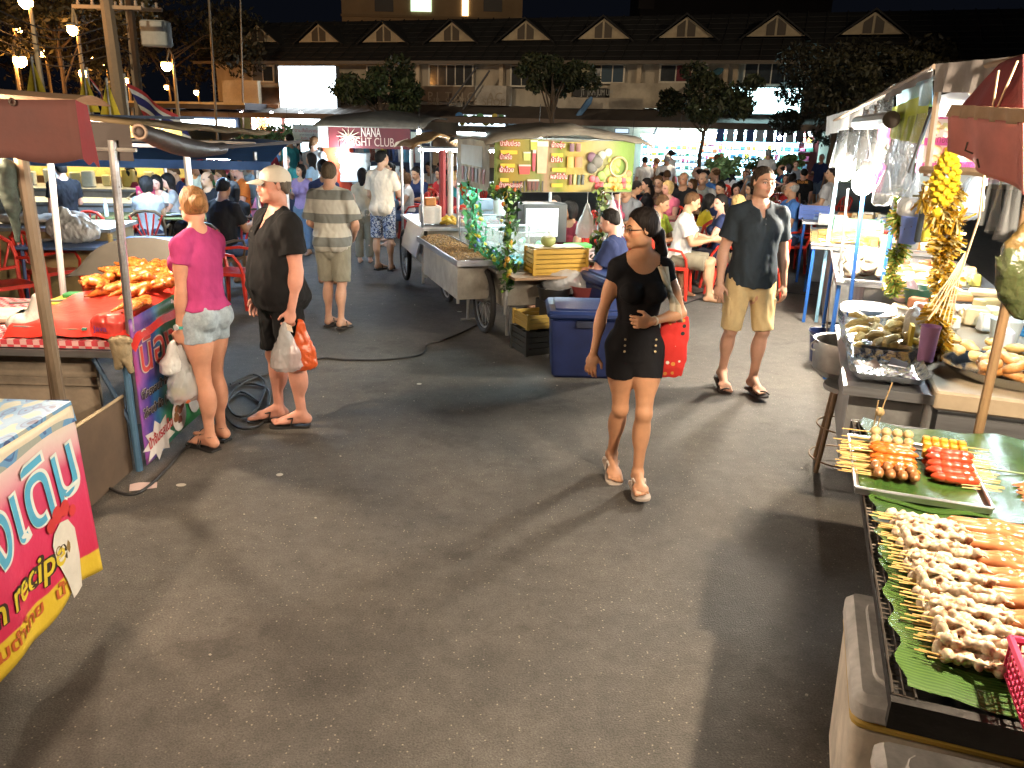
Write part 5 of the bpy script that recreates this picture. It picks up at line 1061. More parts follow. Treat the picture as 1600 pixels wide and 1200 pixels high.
for i in range(n):
    u=r.normal(size=3)*np.array([1,1,.4]); u/=np.linalg.norm(u); v=np.cross(u,[0,0,1]); v/=np.linalg.norm(v)+1e-9; w=np.cross(u,v); c=np.array([X[i],Y[i],Z[i]]); a,b_=.016,.005; L+= [c-u*a,c+v*b_,c+w*b_,c-v*b_,c-w*b_,c+u*a]
F_=[];
for i in range(n):
    o=i*6
    for q in range(4): F_+= [(o,o+1+q,o+1+(q+1)%4),(o+5,o+1+(q+1)%4,o+1+q)]
c=np.repeat(np.array([[.36,.20,.07]])*r.uniform(.4,1.4,(n,1)),6,0); o=obj('nuts',npmesh('nuts',np.array(L),np.array(F_),mat('nut',(.3,.18,.07),.7,vcol=True),c),PT); o['kind']='stuff'
PT.location=AP(-.13,1.0,.79)
# ------------------------------------------------------------------ second cart behind (fruit), frame B
FC=thing('fruit_cart','fruit cart with steel frame and brown tarp behind the drinks cart','food cart',(-1.10,10.1,0),.30)
m=MB(); m.rbox((.45,.6,.62),(1.0,1.5,.5),.02); m.build('body_panel',CARTW,FC); m=MB(); m.box((.45,.6,.885),(1.15,1.7,.03)); m.build('counter_top',STEEL,FC)
m=MB(); m.box((-.16,.3,.72),(.02,1.1,.36),R=Matrix.Rotation(.25,3,'Y')); m.build('side_flap',STEEL,FC)
wheel(FC,(-.1,1.2,.36),.36)
for x,y,a,b in ((-.1,-.12,.2,1.85),(.35,-.12,.9,1.85),(-.1,1.4,.2,1.85),(1.0,-.12,.2,1.85),(1.0,1.4,.9,1.85)): m=MB(); m.tube([(x,y,a),(x,y,b)],.018,8); m.build('post',STEEL,FC)
m=MB(); m.tube([(-.1,-.12,1.85),(1.0,-.12,1.85)],.016,6); m.tube([(-.1,-.12,.35),(.4,-.12,.35)],.016,6); m.tube([(-.1,1.4,1.85),(-.1,-.12,1.85)],.016,6); m.build('roof_rail',STEEL,FC)
m=MB(); m.grid(lambda a,b:(-.2+.85*a,.0+1.2*b,1.86+.16*math.sin(a*PI)-.05*abs(b-.5)+.02*math.sin(a*19)),14,8); t_=m.build('brown_tarp',mat('brown_tarp',(.30,.17,.07),.85,var=.3,bump=.4,bscale=12),FC); q_=t_.modifiers.new('s','SOLIDIFY'); q_.thickness=.02
m=MB(); m.tube([(.22,.2,.9),(.22,.2,1.82)],.045,8); m.build('red_rolled_banner',pal((.30,.03,.03),.6),FC); m=MB(); m.tube([(.32,.2,.9),(.32,.2,1.82)],.04,8); m.build('white_rolled_banner',pal((.6,.55,.48),.6),FC)
m=MB(); m.tube([(.0,.6,1.80),(1.0,.6,1.80)],.016,6); m.build('tube_light',emat('fruit_tube',(.85,.95,1),170),FC)
r=random.Random(8)
def FCp(x,y,z): a=.30; return (-1.10+x*math.cos(a)-y*math.sin(a),10.1+x*math.sin(a)+y*math.cos(a),z)
for i in range(5):
    V=Vol(); V.cone((-.09,0,.0),(0,0,.03),.022,.03,k=.02); V.cone((0,0,.03),(.09,0,.0),.03,.018,k=.02); 
    if i==0: P_,F_=V.surface(.006); mg=npmesh('mango',P_,F_,pal((.62,.38,.03),.4))
    o=obj('mango',mg); o.location=FCp(.25+.07*(i%3),-.0+.08*(i//3),.93+.03*(i//3)); o.rotation_euler=(0,0,r.uniform(-.5,.5)); tag(o,'yellow mango on the fruit cart counter','mango','yellow mangoes heaped at the front of the fruit cart')
for i in range(12):
    m=MB(); m.rbox((0,0,0),(r.uniform(.12,.2),r.uniform(.10,.16),.05),.02); o=m.build('fruit_pack',pal(r.choice([(.5,.04,.06),(.62,.35,.2),(.6,.5,.4),(.35,.03,.08)]),.25)); o.location=FCp(.45+.14*(i%4),.0+.22*(i//4),.93+.02*(i%2)); o.rotation_euler=(0,.1,r.uniform(-.6,.6)); tag(o,'plastic wrapped cut fruit pack on the fruit cart','fruit pack','wrapped cut fruit on the fruit cart')
for i,(x,z,c,s,l) in enumerate([(.05,.92,(.7,.55,.45),(.26,.2,.22),'white polystyrene box at the left of the fruit cart counter'),(.05,1.14,(.6,.2,.04),(.14,.12,.10),'orange tub on the white box of the fruit cart'),(.75,.92,(.2,.3,.4),(.3,.2,.3),'clear fruit cabinet at the right of the fruit cart')]): m=MB(); m.rbox((0,0,s[2]/2),s,.02); o=m.build('box',pal(c,.5)); o.location=FCp(x,.15,z); o.rotation_euler=(0,0,.3); tag(o,l,'box')
# ------------------------------------------------------------------ near left stall with the pink banner (runs along y at x=-1.83)
def _cloth_grad(cols,ax=2,lo=0,hi=1):
    def f(nt,b):
        N=nt.nodes.new;L=nt.links.new; tc=N('ShaderNodeTexCoord'); sp=N('ShaderNodeSeparateXYZ'); L(tc.outputs['Object'],sp.inputs[0]); n=N('ShaderNodeTexNoise'); n.inputs['Scale'].default_value=3; L(tc.outputs['Object'],n.inputs['Vector'])
        ad=N('ShaderNodeMath'); ad.operation='MULTIPLY_ADD'; ad.inputs[1].default_value=.25*(hi-lo); L(n.outputs[0],ad.inputs[0]); L(sp.outputs[ax],ad.inputs[2])
        r=N('ShaderNodeMapRange'); r.inputs[1].default_value=lo+.12*(hi-lo); r.inputs[2].default_value=hi+.12*(hi-lo); L(ad.outputs[0],r.inputs[0]); c=N('ShaderNodeValToRGB'); e=c.color_ramp.elements
        e[0].position=cols[0][0]; e[0].color=(*cols[0][1],1); e[1].position=cols[-1][0]; e[1].color=(*cols[-1][1],1)
        for p_,cc in cols[1:-1]: x=e.new(p_); x.color=(*cc,1)
        L(r.outputs[0],c.inputs[0]); L(c.outputs[0],b.inputs['Base Color']); b.inputs['Roughness'].default_value=.45
    return f
LS=thing('near_left_stall','nearest left stall table covered by blue cloth with a pink thai banner','food stall',(-1.83,3.05,0),0)
# local: x to the right (0 = banner plane), y: 0 at the far corner, negative towards the viewer
m=MB(); m.box((-.75,-.95,.965),(1.45,1.85,.03)); m.build('table_top',WOOD,LS)
for x,y in ((-.45,-.10),(-1.4,-.06),(-.45,-1.8),(-1.4,-1.8)): m=MB(); m.box((x,y,.47),(.05,.05,.94)); m.build('table_leg',WOOD,LS)
FL=mat('blue_floral_cloth',(.10,.30,.55),.4,var=.3,vscale=14,bump=.2)
def _flo(nt,b):
    N=nt.nodes.new;L=nt.links.new; tc=N('ShaderNodeTexCoord'); v=N('ShaderNodeTexVoronoi'); v.inputs['Scale'].default_value=9; L(tc.outputs['Object'],v.inputs['Vector']); c=N('ShaderNodeValToRGB'); c.color_ramp.interpolation='CONSTANT'; e=c.color_ramp.elements; e[0].color=(.008,.03,.12,1); e[1].position=.3; e[1].color=(.05,.17,.36,1)
    for p_,cc in ((.45,(.02,.08,.22)),(.55,(.08,.22,.40)),(.78,(.25,.28,.25))): x=e.new(p_); x.color=(*cc,1)
    w=N('ShaderNodeTexWave'); w.inputs['Scale'].default_value=4; w.inputs['Distortion'].default_value=6; L(tc.outputs['Object'],w.inputs['Vector']); ad=N('ShaderNodeMath'); ad.operation='MULTIPLY_ADD'; ad.inputs[1].default_value=.35; L(w.outputs[0],ad.inputs[0]); L(v.outputs['Distance'],ad.inputs[2]); L(ad.outputs[0],c.inputs[0]); L(c.outputs[0],b.inputs['Base Color']); b.inputs['Roughness'].default_value=.35
FLO=patmat('floral_oilcloth',_flo)
m=MB()
def f(a,b):
    x=-1.5+1.53*a; y=-1.9+1.93*b; dx=max(0,x+.0); dr=0
    if a>.93: k=(a-.93)/.07; return (.012+.012*k,y+.0,.985-.085*k*(1+.15*math.sin(y*9)))
    return (min(x/ .93 if False else x,.0)+.012*(a>.9),y,.985+.003*math.sin(x*14)*math.sin(y*11))
m.grid(f,44,40); m.build('blue_cloth',FLO,LS)
m=MB()
m.grid(lambda a,b:(-1.5+1.5*a,.03+.01*math.sin(a*20),.985-.09*b),30,4); m.build('blue_cloth_back',FLO,LS)
# banner: u 0..1 from far corner to viewer; v 0..1 top to bottom, wavy lower edge
def bx(u,v):
    y=.02-1.9*u; zt=.97; zb=.20+.035*math.sin(u*22)*math.sin(u*9)-.03*u; z=zt+(zb-zt)*v; return (.02+.018*math.sin(y*7+.5)*v+.012*math.sin(y*19)*v+.01*v,y,z)
def _b1(nt,b):
    N=nt.nodes.new;L=nt.links.new; tc=N('ShaderNodeTexCoord'); sp=N('ShaderNodeSeparateXYZ'); L(tc.outputs['Object'],sp.inputs[0]); n=N('ShaderNodeTexNoise'); n.inputs['Scale'].default_value=3; n.inputs['Detail'].default_value=3; L(tc.outputs['Object'],n.inputs['Vector'])
    ad=N('ShaderNodeMath'); ad.operation='MULTIPLY_ADD'; ad.inputs[1].default_value=.10; L(n.outputs[0],ad.inputs[0]); L(sp.outputs[2],ad.inputs[2]); c=N('ShaderNodeValToRGB'); e=c.color_ramp.elements; e[0].position=.355; e[0].color=(.60,.42,.03,1); e[1].position=1; e[1].color=(.55,.50,.36,1)
    for p_,cc in ((.36,(.50,.02,.07)),(.60,(.55,.03,.10)),(.80,(.50,.05,.13)),(.86,(.58,.30,.34)),(.93,(.58,.48,.45))): x=e.new(p_); x.color=(*cc,1)
    L(ad.outputs[0],c.inputs[0]); L(c.outputs[0],b.inputs['Base Color']); b.inputs['Roughness'].default_value=.42
m=MB(); m.grid(lambda a,b:bx(a,b),90,30); bn1=m.build('pink_banner',patmat('pink_banner_print',_b1),LS); sm=bn1.modifiers.new('s','SOLIDIFY'); sm.thickness=.003; sm.offset=-1
# lettering runs to the right in the picture = +y; follows a plane just proud of the banner
def btx(s,y,z,size,c,out=None,ol=.006,w=None,tilt=0,par=None,x=.062,sh=0):
    M=frame((x,y,z),(0,math.cos(tilt),math.sin(tilt)),(0,-math.sin(tilt),math.cos(tilt)))
    if out: text(s,size,M@Matrix.Translation((0,0,-.003)),pal(out,.45),par or bn1,off=ol,fit=w and w*1.02,shear=sh)
    text(s,size,M,pal(c,.45),par or bn1,fit=w,off=.002,shear=sh)
def conf(o,g=.004):
    for v in o.data.vertices:
        y,z=v.co.y,v.co.z; u=max(0,min(1,(.02-y)/1.9)); zb=.20+.035*math.sin(u*22)*math.sin(u*9)-.03*u; vv=max(0,min(1,(.97-z)/(.97-zb))); v.co.x=bx(u,vv)[0]+g+max(0,(v.co.x-.05))*.25
_b0=set(COL.objects)
btx('สูตรดั้งเดิม',-1.33,.46,.37,(.07,.33,.52),(.62,.66,.62),.012,w=1.30,tilt=.13)
btx('ก๋วยเตี๋ยวหมู  In recipe',-1.55,.375,.15,(.60,.46,.03),(.03,.02,.01),.008,w=1.34,x=.064,sh=.15)
btx('ก๋วยเตี๋ยว  หมูตุ๋น  ต้มยำ  ส้มตำไทย  น้ำใส',-1.85,.245,.075,(.45,.10,.02),None,w=1.75,x=.05)
# white hen with red comb printed
hn=MB(); hn.poly([(.060,-.27,0.480),(.060,-.25,0.520),(.060,-.20,0.545),(.060,-.14,0.530),(.060,-.10,0.470),(.060,-.095,0.350),(.060,-.11,0.200),(.060,-.15,0.190),(.060,-.19,0.190),(.060,-.22,0.300),(.060,-.26,0.400)],axis=(.002,0,0)); hn.build('printed_hen',pal((.60,.57,.50),.45),bn1)
m=MB()
for y,z,r_ in ((-.26,.56,.03),(-.21,.585,.038),(-.15,.585,.036),(-.10,.55,.026)): m.ball((.064,y,z),r_,10,6,sc=(.04,1,1))
m.build('printed_comb',pal((.50,.03,.03),.45),bn1)
m=MB(); m.poly([(.063,-.185,0.420),(.063,-.165,0.450),(.063,-.145,0.420),(.063,-.165,0.390)],axis=(.001,0,0)); m.torus((.063,-.24,0.440),.018,.003,10,4,Matrix.Rotation(PI/2,3,'Y')); m.build('printed_face',pal((.25,.16,.05),.5),bn1)
for o in set(COL.objects)-_b0: conf(o)
# dish on the table
DI=thing('food_tray','flat dish with tomatoes on the blue floral cloth at the left edge','dish',(-2.16,2.68,.995),0.2); m=MB(); m.rbox((0,0,.006),(.36,.28,.012),.03); m.build('dish',pal((.62,.50,.36),.5),DI)
for i in range(7): m=MB(); m.ball((-.1+.045*(i%4),-.03+.06*(i//4),.03),.022,8,6); m.build('tomato',pal((.5,.05,.02),.3),DI)
# grey wall board, dark board between stalls
BO=thing('dark_board','low dark board standing along the ground between the pink banner and the blue stall leg','board',(-2.38,3.2,0),0)
m=MB(); m.box((0,.68,.24),(.03,1.36,.48)); m.build('panel',mat('board',(.10,.065,.04),.8,var=.4,vscale=3),BO); m=MB(); m.tube([(.0,.0,.487),(.0,.5,.49),(.01,1.36,.487)],.011,5); m.build('pale_edge',pal((.38,.30,.18),.8),BO)
# ------------------------------------------------------------------ second left stall: honey chicken
L2=thing('honey_chicken_stall','steel stall with red cloth, purple and blue thai banner reading honey baked, blue leg','food stall',(-2.30,4.55,0),0)
CHK=patmat('pink_check_cloth',lambda nt,b:_chk(nt,b)) if False else None
def _chk(nt,b):
    N=nt.nodes.new;L=nt.links.new; tc=N('ShaderNodeTexCoord'); c=N('ShaderNodeTexChecker'); c.inputs['Scale'].default_value=26; c.inputs['Color1'].default_value=(.50,.05,.07,1); c.inputs['Color2'].default_value=(.60,.36,.36,1); L(tc.outputs['Object'],c.inputs['Vector']); L(c.outputs['Color'],b.inputs['Base Color'])
m=MB(); m.box((-.95,.55,.80),(1.95,1.10,.04)); m.build('counter_frame',STEELD,L2)
m=MB(); m.grid(lambda a,b:(-1.95+1.98*a,-.03+1.12*b,.838+.003*math.sin(a*30)*math.sin(b*20)),30,20); m.grid(lambda a,b:(-1.95+1.98*a,-.032,.838-.045*b),30,2); m.build('check_cloth',patmat('pink_check_cloth',_chk),L2)
m=MB(); m.box((-.98,-.045,.765),(1.98,.02,.04)); m.build('steel_rail',STEEL,L2)
CONC=mat('stained_board',(.30,.25,.19),.85,var=.45,vscale=3,bump=.3,bscale=12)
m=MB(); m.box((-1.05,.10,.40),(1.6,.03,.66)); m.build('grey_front_board',CONC,L2)
for z in (.12,.55): m=MB(); m.box((-1.05,.08,z),(1.6,.02,.05)); m.build('board_batten',CONC,L2)
for x,y in ((-.02,.0),(-.05,1.08),(-1.9,0),(-1.9,1.08)): m=MB(); m.tube([(x,y,0),(x,y,.80)],.022,8); m.build('blue_leg',pal((.10,.22,.36),.5,metal=.2),L2)
m=MB(); m.tube([(-.03,.0,.30),(-.22,.02,.72)],.014,6); m.build('blue_brace',pal((.05,.10,.18),.5),L2)
# banner plane x=+.03, from y=0 to 1.35, z .0-.95
def _b2(nt,b):
    N=nt.nodes.new;L=nt.links.new; tc=N('ShaderNodeTexCoord'); sp=N('ShaderNodeSeparateXYZ'); L(tc.outputs['Object'],sp.inputs[0]); n=N('ShaderNodeTexNoise'); n.inputs['Scale'].default_value=2.2; n.inputs['Detail'].default_value=3; L(tc.outputs['Object'],n.inputs['Vector'])
    a=N('ShaderNodeMath'); a.operation='MULTIPLY_ADD'; a.inputs[1].default_value=.9; L(n.outputs[0],a.inputs[0]); L(sp.outputs[1],a.inputs[2]); c=N('ShaderNodeValToRGB'); e=c.color_ramp.elements; e[0].position=.34; e[0].color=(.35,.05,.20,1); e[1].position=1; e[1].color=(.02,.16,.05,1)
    for p_,cc in ((.46,(.20,.07,.32)),(.56,(.04,.04,.26)),(.70,(.02,.16,.38)),(.84,(.04,.22,.18))): x=e.new(p_); x.color=(*cc,1)
    L(a.outputs[0],c.inputs[0]); L(c.outputs[0],b.inputs['Base Color']); b.inputs['Roughness'].default_value=.38
m=MB(); m.grid(lambda a,b:(.03+.006*math.sin(a*12)*b,.0+1.35*a,.965-.93*b+.04*a),30,14); bn2=m.build('honey_banner',patmat('honey_banner_print',_b2),L2); sm=bn2.modifiers.new('s','SOLIDIFY'); sm.thickness=.003; sm.offset=-1
def t2(s,y,z,size,c,out=None,ol=.006,w=None,par=None,x=.041,tilt=0,sh=0): btx(s,y,z,size,c,out,ol,w,tilt,bn2,x,sh)
t2('น้องสุไข',.05,.615,.30,(.55,.05,.04),(.62,.55,.5),.010,w=.95)
t2('ซี่โครงอบน้ำผึ้ง (อบโอ่ง) / HONEY BAKED RIBS',.03,.455,.070,(.03,.02,.02),(.55,.52,.5),.005,w=1.28); t2('ไก่อบน้ำผึ้ง (อบโอ่ง) / HONEY ROASTED DUCK',.03,.335,.070,(.03,.02,.02),(.55,.52,.5),.005,w=1.28)
m=MB(); cy_,cz_=.20,.14; pts=[]
for k in range(18): a=k*2*PI/18; R_=(.22 if k%2 else .14); pts.append((.036,cy_+R_*1.1*math.cos(a),cz_+R_*.62*math.sin(a)))
m.poly(pts,axis=(.002,0,0)); m.build('printed_star',pal((.62,.58,.55),.5),bn2)
t2('น้ำจิ้มรสเด็ด',.04,.12,.09,(.5,.04,.05),None,w=.36,tilt=.1)
for y,z,c in ((.52,.185,(.16,.05,.02)),(.80,.22,(.40,.10,.02))):
    m=MB(); m.ball((.038,y,z),.115,20,8,sc=(.02,1,1.0)); m.build('printed_plate',pal((.6,.58,.55),.5),bn2)
    r=random.Random(int(y*10))
    for k in range(9): m=MB(); m.ball((.041,y+r.uniform(-.06,.06),z+r.uniform(-.06,.06)),r.uniform(.02,.045),8,5,sc=(.05,1,.7)); m.build('printed_meat',pal(tuple(q*r.uniform(.6,1.5) for q in c),.5),bn2)
# red cloth heap of smoked chicken, raised tray
m=MB()
def rc(a,b):
    x=-.72+.78*a; y=-.02+1.45*b; z=.90+.06*b+.05*math.sin(a*PI)*(.5+b*.5)
    if a>.92: z-=.07*(a-.92)/.08
    if b<.06: z-=.06*(1-b/.06)
    return (x,y,z+.006*math.sin(x*25+y*17))
m.grid(rc,30,40); m.build('red_cloth',mat('red_sheet',(.55,.03,.02),.4,var=.15,vscale=8,bump=.5,bscale=14),L2)
m=MB(); m.box((-.33,.72,.875),(.72,1.35,.05)); m.build('tray_frame',GALV,L2)
def chicken(seed):
    V=Vol(); r=np.random.RandomState(seed); V.ell((0,0,.045),(.10,.065,.05)); V.ell((.09,0,.05),(.05,.05,.045))
    for s in (-1,1): V.cone((-.06,s*.05,.045),(-.15,s*.06,.03),.034,.018,k=.02); V.cone((-.15,s*.06,.03),(-.20,s*.05,.03),.016,.011,k=.01); V.cone((.06,s*.06,.05),(.0,s*.10,.04),.02,.014,k=.015)
    P,F=V.surface(.008,noise=.003,nfreq=60,seed=seed); c=np.tile(np.array([[.55,.17,.03]]),(len(P),1)); n_=np.sin(P[:,0]*60+seed)*np.sin(P[:,1]*70)*np.sin(P[:,2]*80+seed); c*=(1+.35*n_)[:,None]; c[n_>.5]*=(.45,.3,.3); return npmesh('roast_chicken',P,F,mat('roast',(.5,.2,.05),.28,vcol=True,var=.3,vscale=30,spec=.7,bump=.3,bscale=60),np.clip(c,0,1))
CK=[chicken(i) for i in range(3)]; r=random.Random(5)
for i in range(22):
    k=i; y=.72+.105*(k%7)+r.uniform(-.03,.03); x=-.55+.16*(k//7)+r.uniform(-.03,.03); z=.95+.02*r.random()+(.04 if k%3==0 else 0)+.04*(y-.5)
    o=obj('roast_chicken',CK[i%3]); o.scale=(.8,.8,.8); o.location=(-2.30+x,4.55+y,z); o.rotation_euler=(r.uniform(-.3,.3),r.uniform(-.4,.2),r.uniform(-.8,.8)+(1.2 if i%4==0 else 0)); tag(o,'glazed smoked chicken in the heap on the red cloth','roast chicken','smoked chickens heaped on the red cloth')
o=obj('roast_meat',CK[0]); o.location=(-2.40,4.95,.955); o.scale=(1.1,.8,.6); o.rotation_euler=(0,0,1.5); tag(o,'charred flat piece of meat lying alone at the front of the red cloth','roast meat')
m=MB(); m.grid(lambda a,b:(.62*math.cos(PI*a)*(1-.15*b),.1*b+.0*a,.10+.50*math.sin(PI*a)*1*(b*.9+.1)),20,4); o=m.build('curved_lid',pal((.07,.065,.055),.6)); o.location=(-2.85,6.02,.86); o.scale=(1,1,.62); tag(o,'dull grey curved metal cover behind the smoked chickens','cover')
def put(name,label,cat,me_o,loc,rz=0): me_o.location=loc; me_o.rotation_euler=(0,0,rz); return tag(me_o,label,cat)
V=Vol(); V.ell((0,0,.05),(.10,.09,.06)); V.cone((.05,0,.05),(.09,.02,.2),.05,.03,k=.04); P_,F_=V.surface(.008,noise=.005,nfreq=40,seed=3); put('plastic_bag','white open plastic bag on the check cloth behind the brown pole','bag',obj('plastic_bag',npmesh('plastic_bag',P_,F_,WPL)),(-3.0,4.72,.84))
V=Vol(); V.loft((0,0,0),np.eye(3),[(0,.10,.06,0),(.10,.11,.07,0),(.14,.07,.04,0)],k=.02); P_,F_=V.surface(.007,noise=.003,nfreq=50,seed=4); o=put('red_bag','red plastic packet with small lettering beside the steel post','packet',obj('packet',npmesh('packet',P_,F_,pal((.55,.06,.05),.3))),(-2.42,4.62,.845)); text('Java',.05,frame((-.06,-.078,.05),(1,0,0),(0,0,1)),pal((.1,.05,.3),.5),o)
crate('turquoise mesh basket under the edge of the red cloth',(-2.66,4.66,.845),0,.22,.16,.06,(.05,.25,.2),'mesh_basket',3)
m=MB(); m.rbox((0,0,.02),(.24,.3,.035),.01); put('cutting_board','yellow cutting board with green edge behind the red cloth','board',m.build('cutting_board',pal((.55,.42,.05),.5)),(-3.05,5.35,.87)); m=MB(); m.rbox((0,0,.015),(.2,.1,.03),.01); put('sponge','green sponge on the yellow board','sponge',m.build('sponge',pal((.05,.25,.08),.8)),(-3.02,5.42,.905))
m=MB(); m.rbox((0,0,.02),(.5,.3,.04),.02); put('paper_stack','stack of white sheets at the left of the check cloth','paper',m.build('paper_stack',pal((.6,.55,.45),.7)),(-3.35,5.0,.845),.1)
m=MB(); m.rbox((0,0,.02),(.55,.22,.04),.01); put('steel_tray','long steel tray of cut meat left of the red cloth','tray',m.build('tray',STEEL),(-2.95,5.05,.845),.2)
m=MB(); m.tube([(-.18,0,0),(.18,.05,.02)],.008,5); put('knife','long knife lying left of the red cloth','knife',m.build('knife',STEELD),(-3.2,5.2,.90))
V=Vol(); V.ell((0,0,0),(.055,.05,.06)); V.cone((0,0,.0),(-.02,-.01,-.10),.045,.03,k=.03); V.cone((.02,0,.0),(.05,-.02,-.13),.03,.02,k=.02); V.ell((0,0,.05),(.07,.05,.025)); P_,F_=V.surface(.006,noise=.005,nfreq=70,seed=8); put('knotted_rag','khaki rag knotted round the steel post at the stall corner','rag',obj('rag',npmesh('rag',P_,F_,mat('rag',(.28,.22,.13),.9,bump=.5,bscale=50,var=.3))),(-2.32,4.52,.80))
# posts
def post(label,base,top,r,m_,name='post',n=10):
    m=MB(); b=Vector(base); m.tube([(0,0,0),tuple(Vector(top)-b)],r,n); o=m.build(name,m_); o.location=base; return tag(o,label,'post')
post('shiny steel post at the corner of the honey chicken stall',(-2.31,4.60,.30),(-2.26,4.60,1.98),.024,STEEL)
post('white steel post left of the shiny one, at the back of the check cloth',(-3.24,5.6,.86),(-3.19,5.6,1.86),.022,mat('whitepost',(.7,.7,.72),.3,metal=.5))
post('thick worn brown pole at the far left, standing before the check cloth',(-2.36,3.9,0),(-2.36,3.9,1.94),.032,mat('brownpole',(.20,.15,.10),.5,var=.5,vscale=6,metal=.3,stretch=(1,1,.3)))
post('second thinner dark pole just left of the worn brown pole',(-2.50,4.05,0),(-2.44,4.05,1.9),.018,pal((.12,.08,.05),.6))
post('white steel post between the magenta woman and the blue awning',(-2.9,7.2,0),(-2.9,7.2,1.88),.03,mat('whitepost',(.7,.7,.72),.3,metal=.5))
# canopies
MAR=mat('maroon_canvas',(.075,.024,.018),.85,var=.25,vscale=4,bump=.3,bscale=20)
CA=thing('maroon_canopy','brownish maroon fabric canopy with scalloped edge at the upper left','canopy',(-1.80,3.4,0),0)
m=MB(); m.grid(lambda a,b:(-.0-2.6*a,.0-.0*b+.015*math.sin(a*22)*b,2.165+.12*a-.02*abs(math.sin(a*10))*(1-b)-(.23+.12*a+.025*abs(math.sin(a*26)))*b),60,6); vl=m.build('front_valance',MAR,CA); q_=vl.modifiers.new('s','SOLIDIFY'); q_.thickness=.004
m=MB(); m.grid(lambda a,b:(.0+.02*b*a,.09*a,2.165-.02*a-(.23+.02*abs(math.sin(a*5)))*b),12,4); vs_=m.build('side_valance',mat('red_canvas',(.15,.01,.014),.85,var=.2,bump=.2),CA)
m=MB(); m.grid(lambda a,b:(-2.6*a,.30*b,2.165+.12*a+.03*math.sin(b*PI)-.02*b),20,8); tp_=m.build('top_sheet',mat('brown_top',(.20,.12,.06),.85,var=.3,vscale=3,bump=.3),CA)
for x in (-.25,-.62): m=MB(); m.torus((x,-.014,2.15),.012,.005,8,4,Matrix.Rotation(PI/2,3,'X')); m.build('eyelet',pal((.05,.03,.02),.6),CA)
CB=thing('dark_canopy','dark tarp canopy with a rolled black sheet along its street edge over the honey stall','canopy',(-2.03,4.5,0),0)
m=MB(); m.grid(lambda a,b:(-.02-1.9*a,.05+2.3*b,2.075-.01*a+.06*math.sin(a*PI)-.06*b+.01*math.sin(b*20)),14,14); o=m.build('top_sheet',mat('olive_tarp',(.09,.065,.03),.8,var=.3,vscale=3,bump=.4,bscale=10),CB); q_=o.modifiers.new('s','SOLIDIFY'); q_.thickness=.02
m=MB(); m.grid(lambda a,b:(-.12-1.8*a,.1+.02*math.sin(a*15),2.07-.20*b),20,3); m.build('front_flap',pal((.035,.03,.03),.8),CB)
def tubept(t): return (-.02-.08*t,.0+1.65*t,2.03-.115*t-.05*math.sin(t*PI))
m=MB(); m.tube([tubept(t/14) for t in range(15)],[.042+.018*math.sin(PI*min(1,t/10))-.03*(t>12)*(t-12) for t in range(15)],14); m.build('rolled_sheet',mat('black_vinyl',(.022,.018,.018),.45,bump=1,bscale=9,stretch=(2,.6,2),spec=.5),CB)
m=MB(); m.torus((-.02,-.01,2.03),.036,.009,14,6,Matrix.Rotation(PI/2,3,'X')); o=m.build('roll_end',pal((.20,.14,.10),.6),CB); m=MB(); m.ball((-.02,-.005,2.03),.028,10,6,sc=(1,.4,1)); m.build('roll_core',pal((.03,.02,.02),.6),o)
for y in (.1,2.2): m=MB(); m.tube([(-1.8,y,1.93),(-.1,y,1.93)],.012,6); m.build('cross_bar',STEELD,CB)
m=MB(); m.tube([(-.9,1.0,1.93),(-.05,1.2,1.92),(.25,2.3,1.95)],.013,6); m.build('awning_arm',pal((.08,.08,.09),.4),CB); m=MB(); m.tube([(-.25,.15,1.95),(-.25,.15,1.72)],.02,5); m.build('hanging_strap',pal((.03,.03,.03),.8),CB)
# hanging dark gloves / cloth
V=Vol(); V.cone((0,0,0),(.01,0,-.18),.05,.035,k=.03); V.cone((.01,0,-.18),(.015,0,-.34),.03,.012,k=.02); P_,F_=V.surface(.008,noise=.006,nfreq=50,seed=2); put('hanging_cloth','dark green and black cloth hanging under the maroon canopy at the left edge','cloth',obj('hanging_cloth',npmesh('hanging_cloth',P_,F_,mat('gcl',(.04,.06,.05),.8,var=.8,vscale=14))),(-2.42,3.85,1.86))
# lit stall far left, blue awning stall
FS=thing('yellow_lit_stall','far left food stall glowing yellow with bags of snacks on its counter','food stall',(-8.4,14.2,0),.15)
m=MB(); m.box((0,0,.45),(4.8,1.0,.9)); m.build('counter',CONC,FS); m=MB(); m.box((0,0,.92),(5.0,1.2,.04)); m.build('counter_top',STEELD,FS)
m=MB(); m.box((0,.9,1.5),(4.6,.05,.9)); m.build('back_cloth',mat('ycl',(.62,.46,.12),.7,var=.4,vscale=6),FS)
m=MB(); m.box((0,.6,2.12),(4.9,1.4,.05)); m.build('roof_sheet',pal((.06,.06,.07),.8),FS)
for x in (-2.3,0,2.3): m=MB(); m.tube([(x,-.5,.9),(x,-.5,2.1)],.03,6); m.build('post',STEEL,FS)
m=MB(); m.tube([(-1.5,.3,2.02),(1.5,.3,2.02)],.03,6); m.build('tube_light',emat('yellow_tube',(1,.85,.5),70),FS)
r=random.Random(6)
for i in range(22):
    m=MB(); s=r.uniform(.10,.20); m.rbox((0,0,s*.8),(s*1.2,s*.8,s*1.6),.03,taper=r.uniform(.85,1.1)); o=m.build('snack_bag',pal(r.choice([(.6,.5,.1),(.6,.55,.4),(.5,.3,.05),(.55,.1,.15),(.4,.4,.35),(.65,.5,.2)]),.4)); a=.15; x,y=-2.2+4.4*i/21,r.uniform(-.3,.4); o.location=(-8.4+x*math.cos(a)-y*math.sin(a),14.2+x*math.sin(a)+y*math.cos(a),.94); tag(o,'bag of snacks on the far yellow lit counter','snack bag','snack bags on the far yellow lit counter')
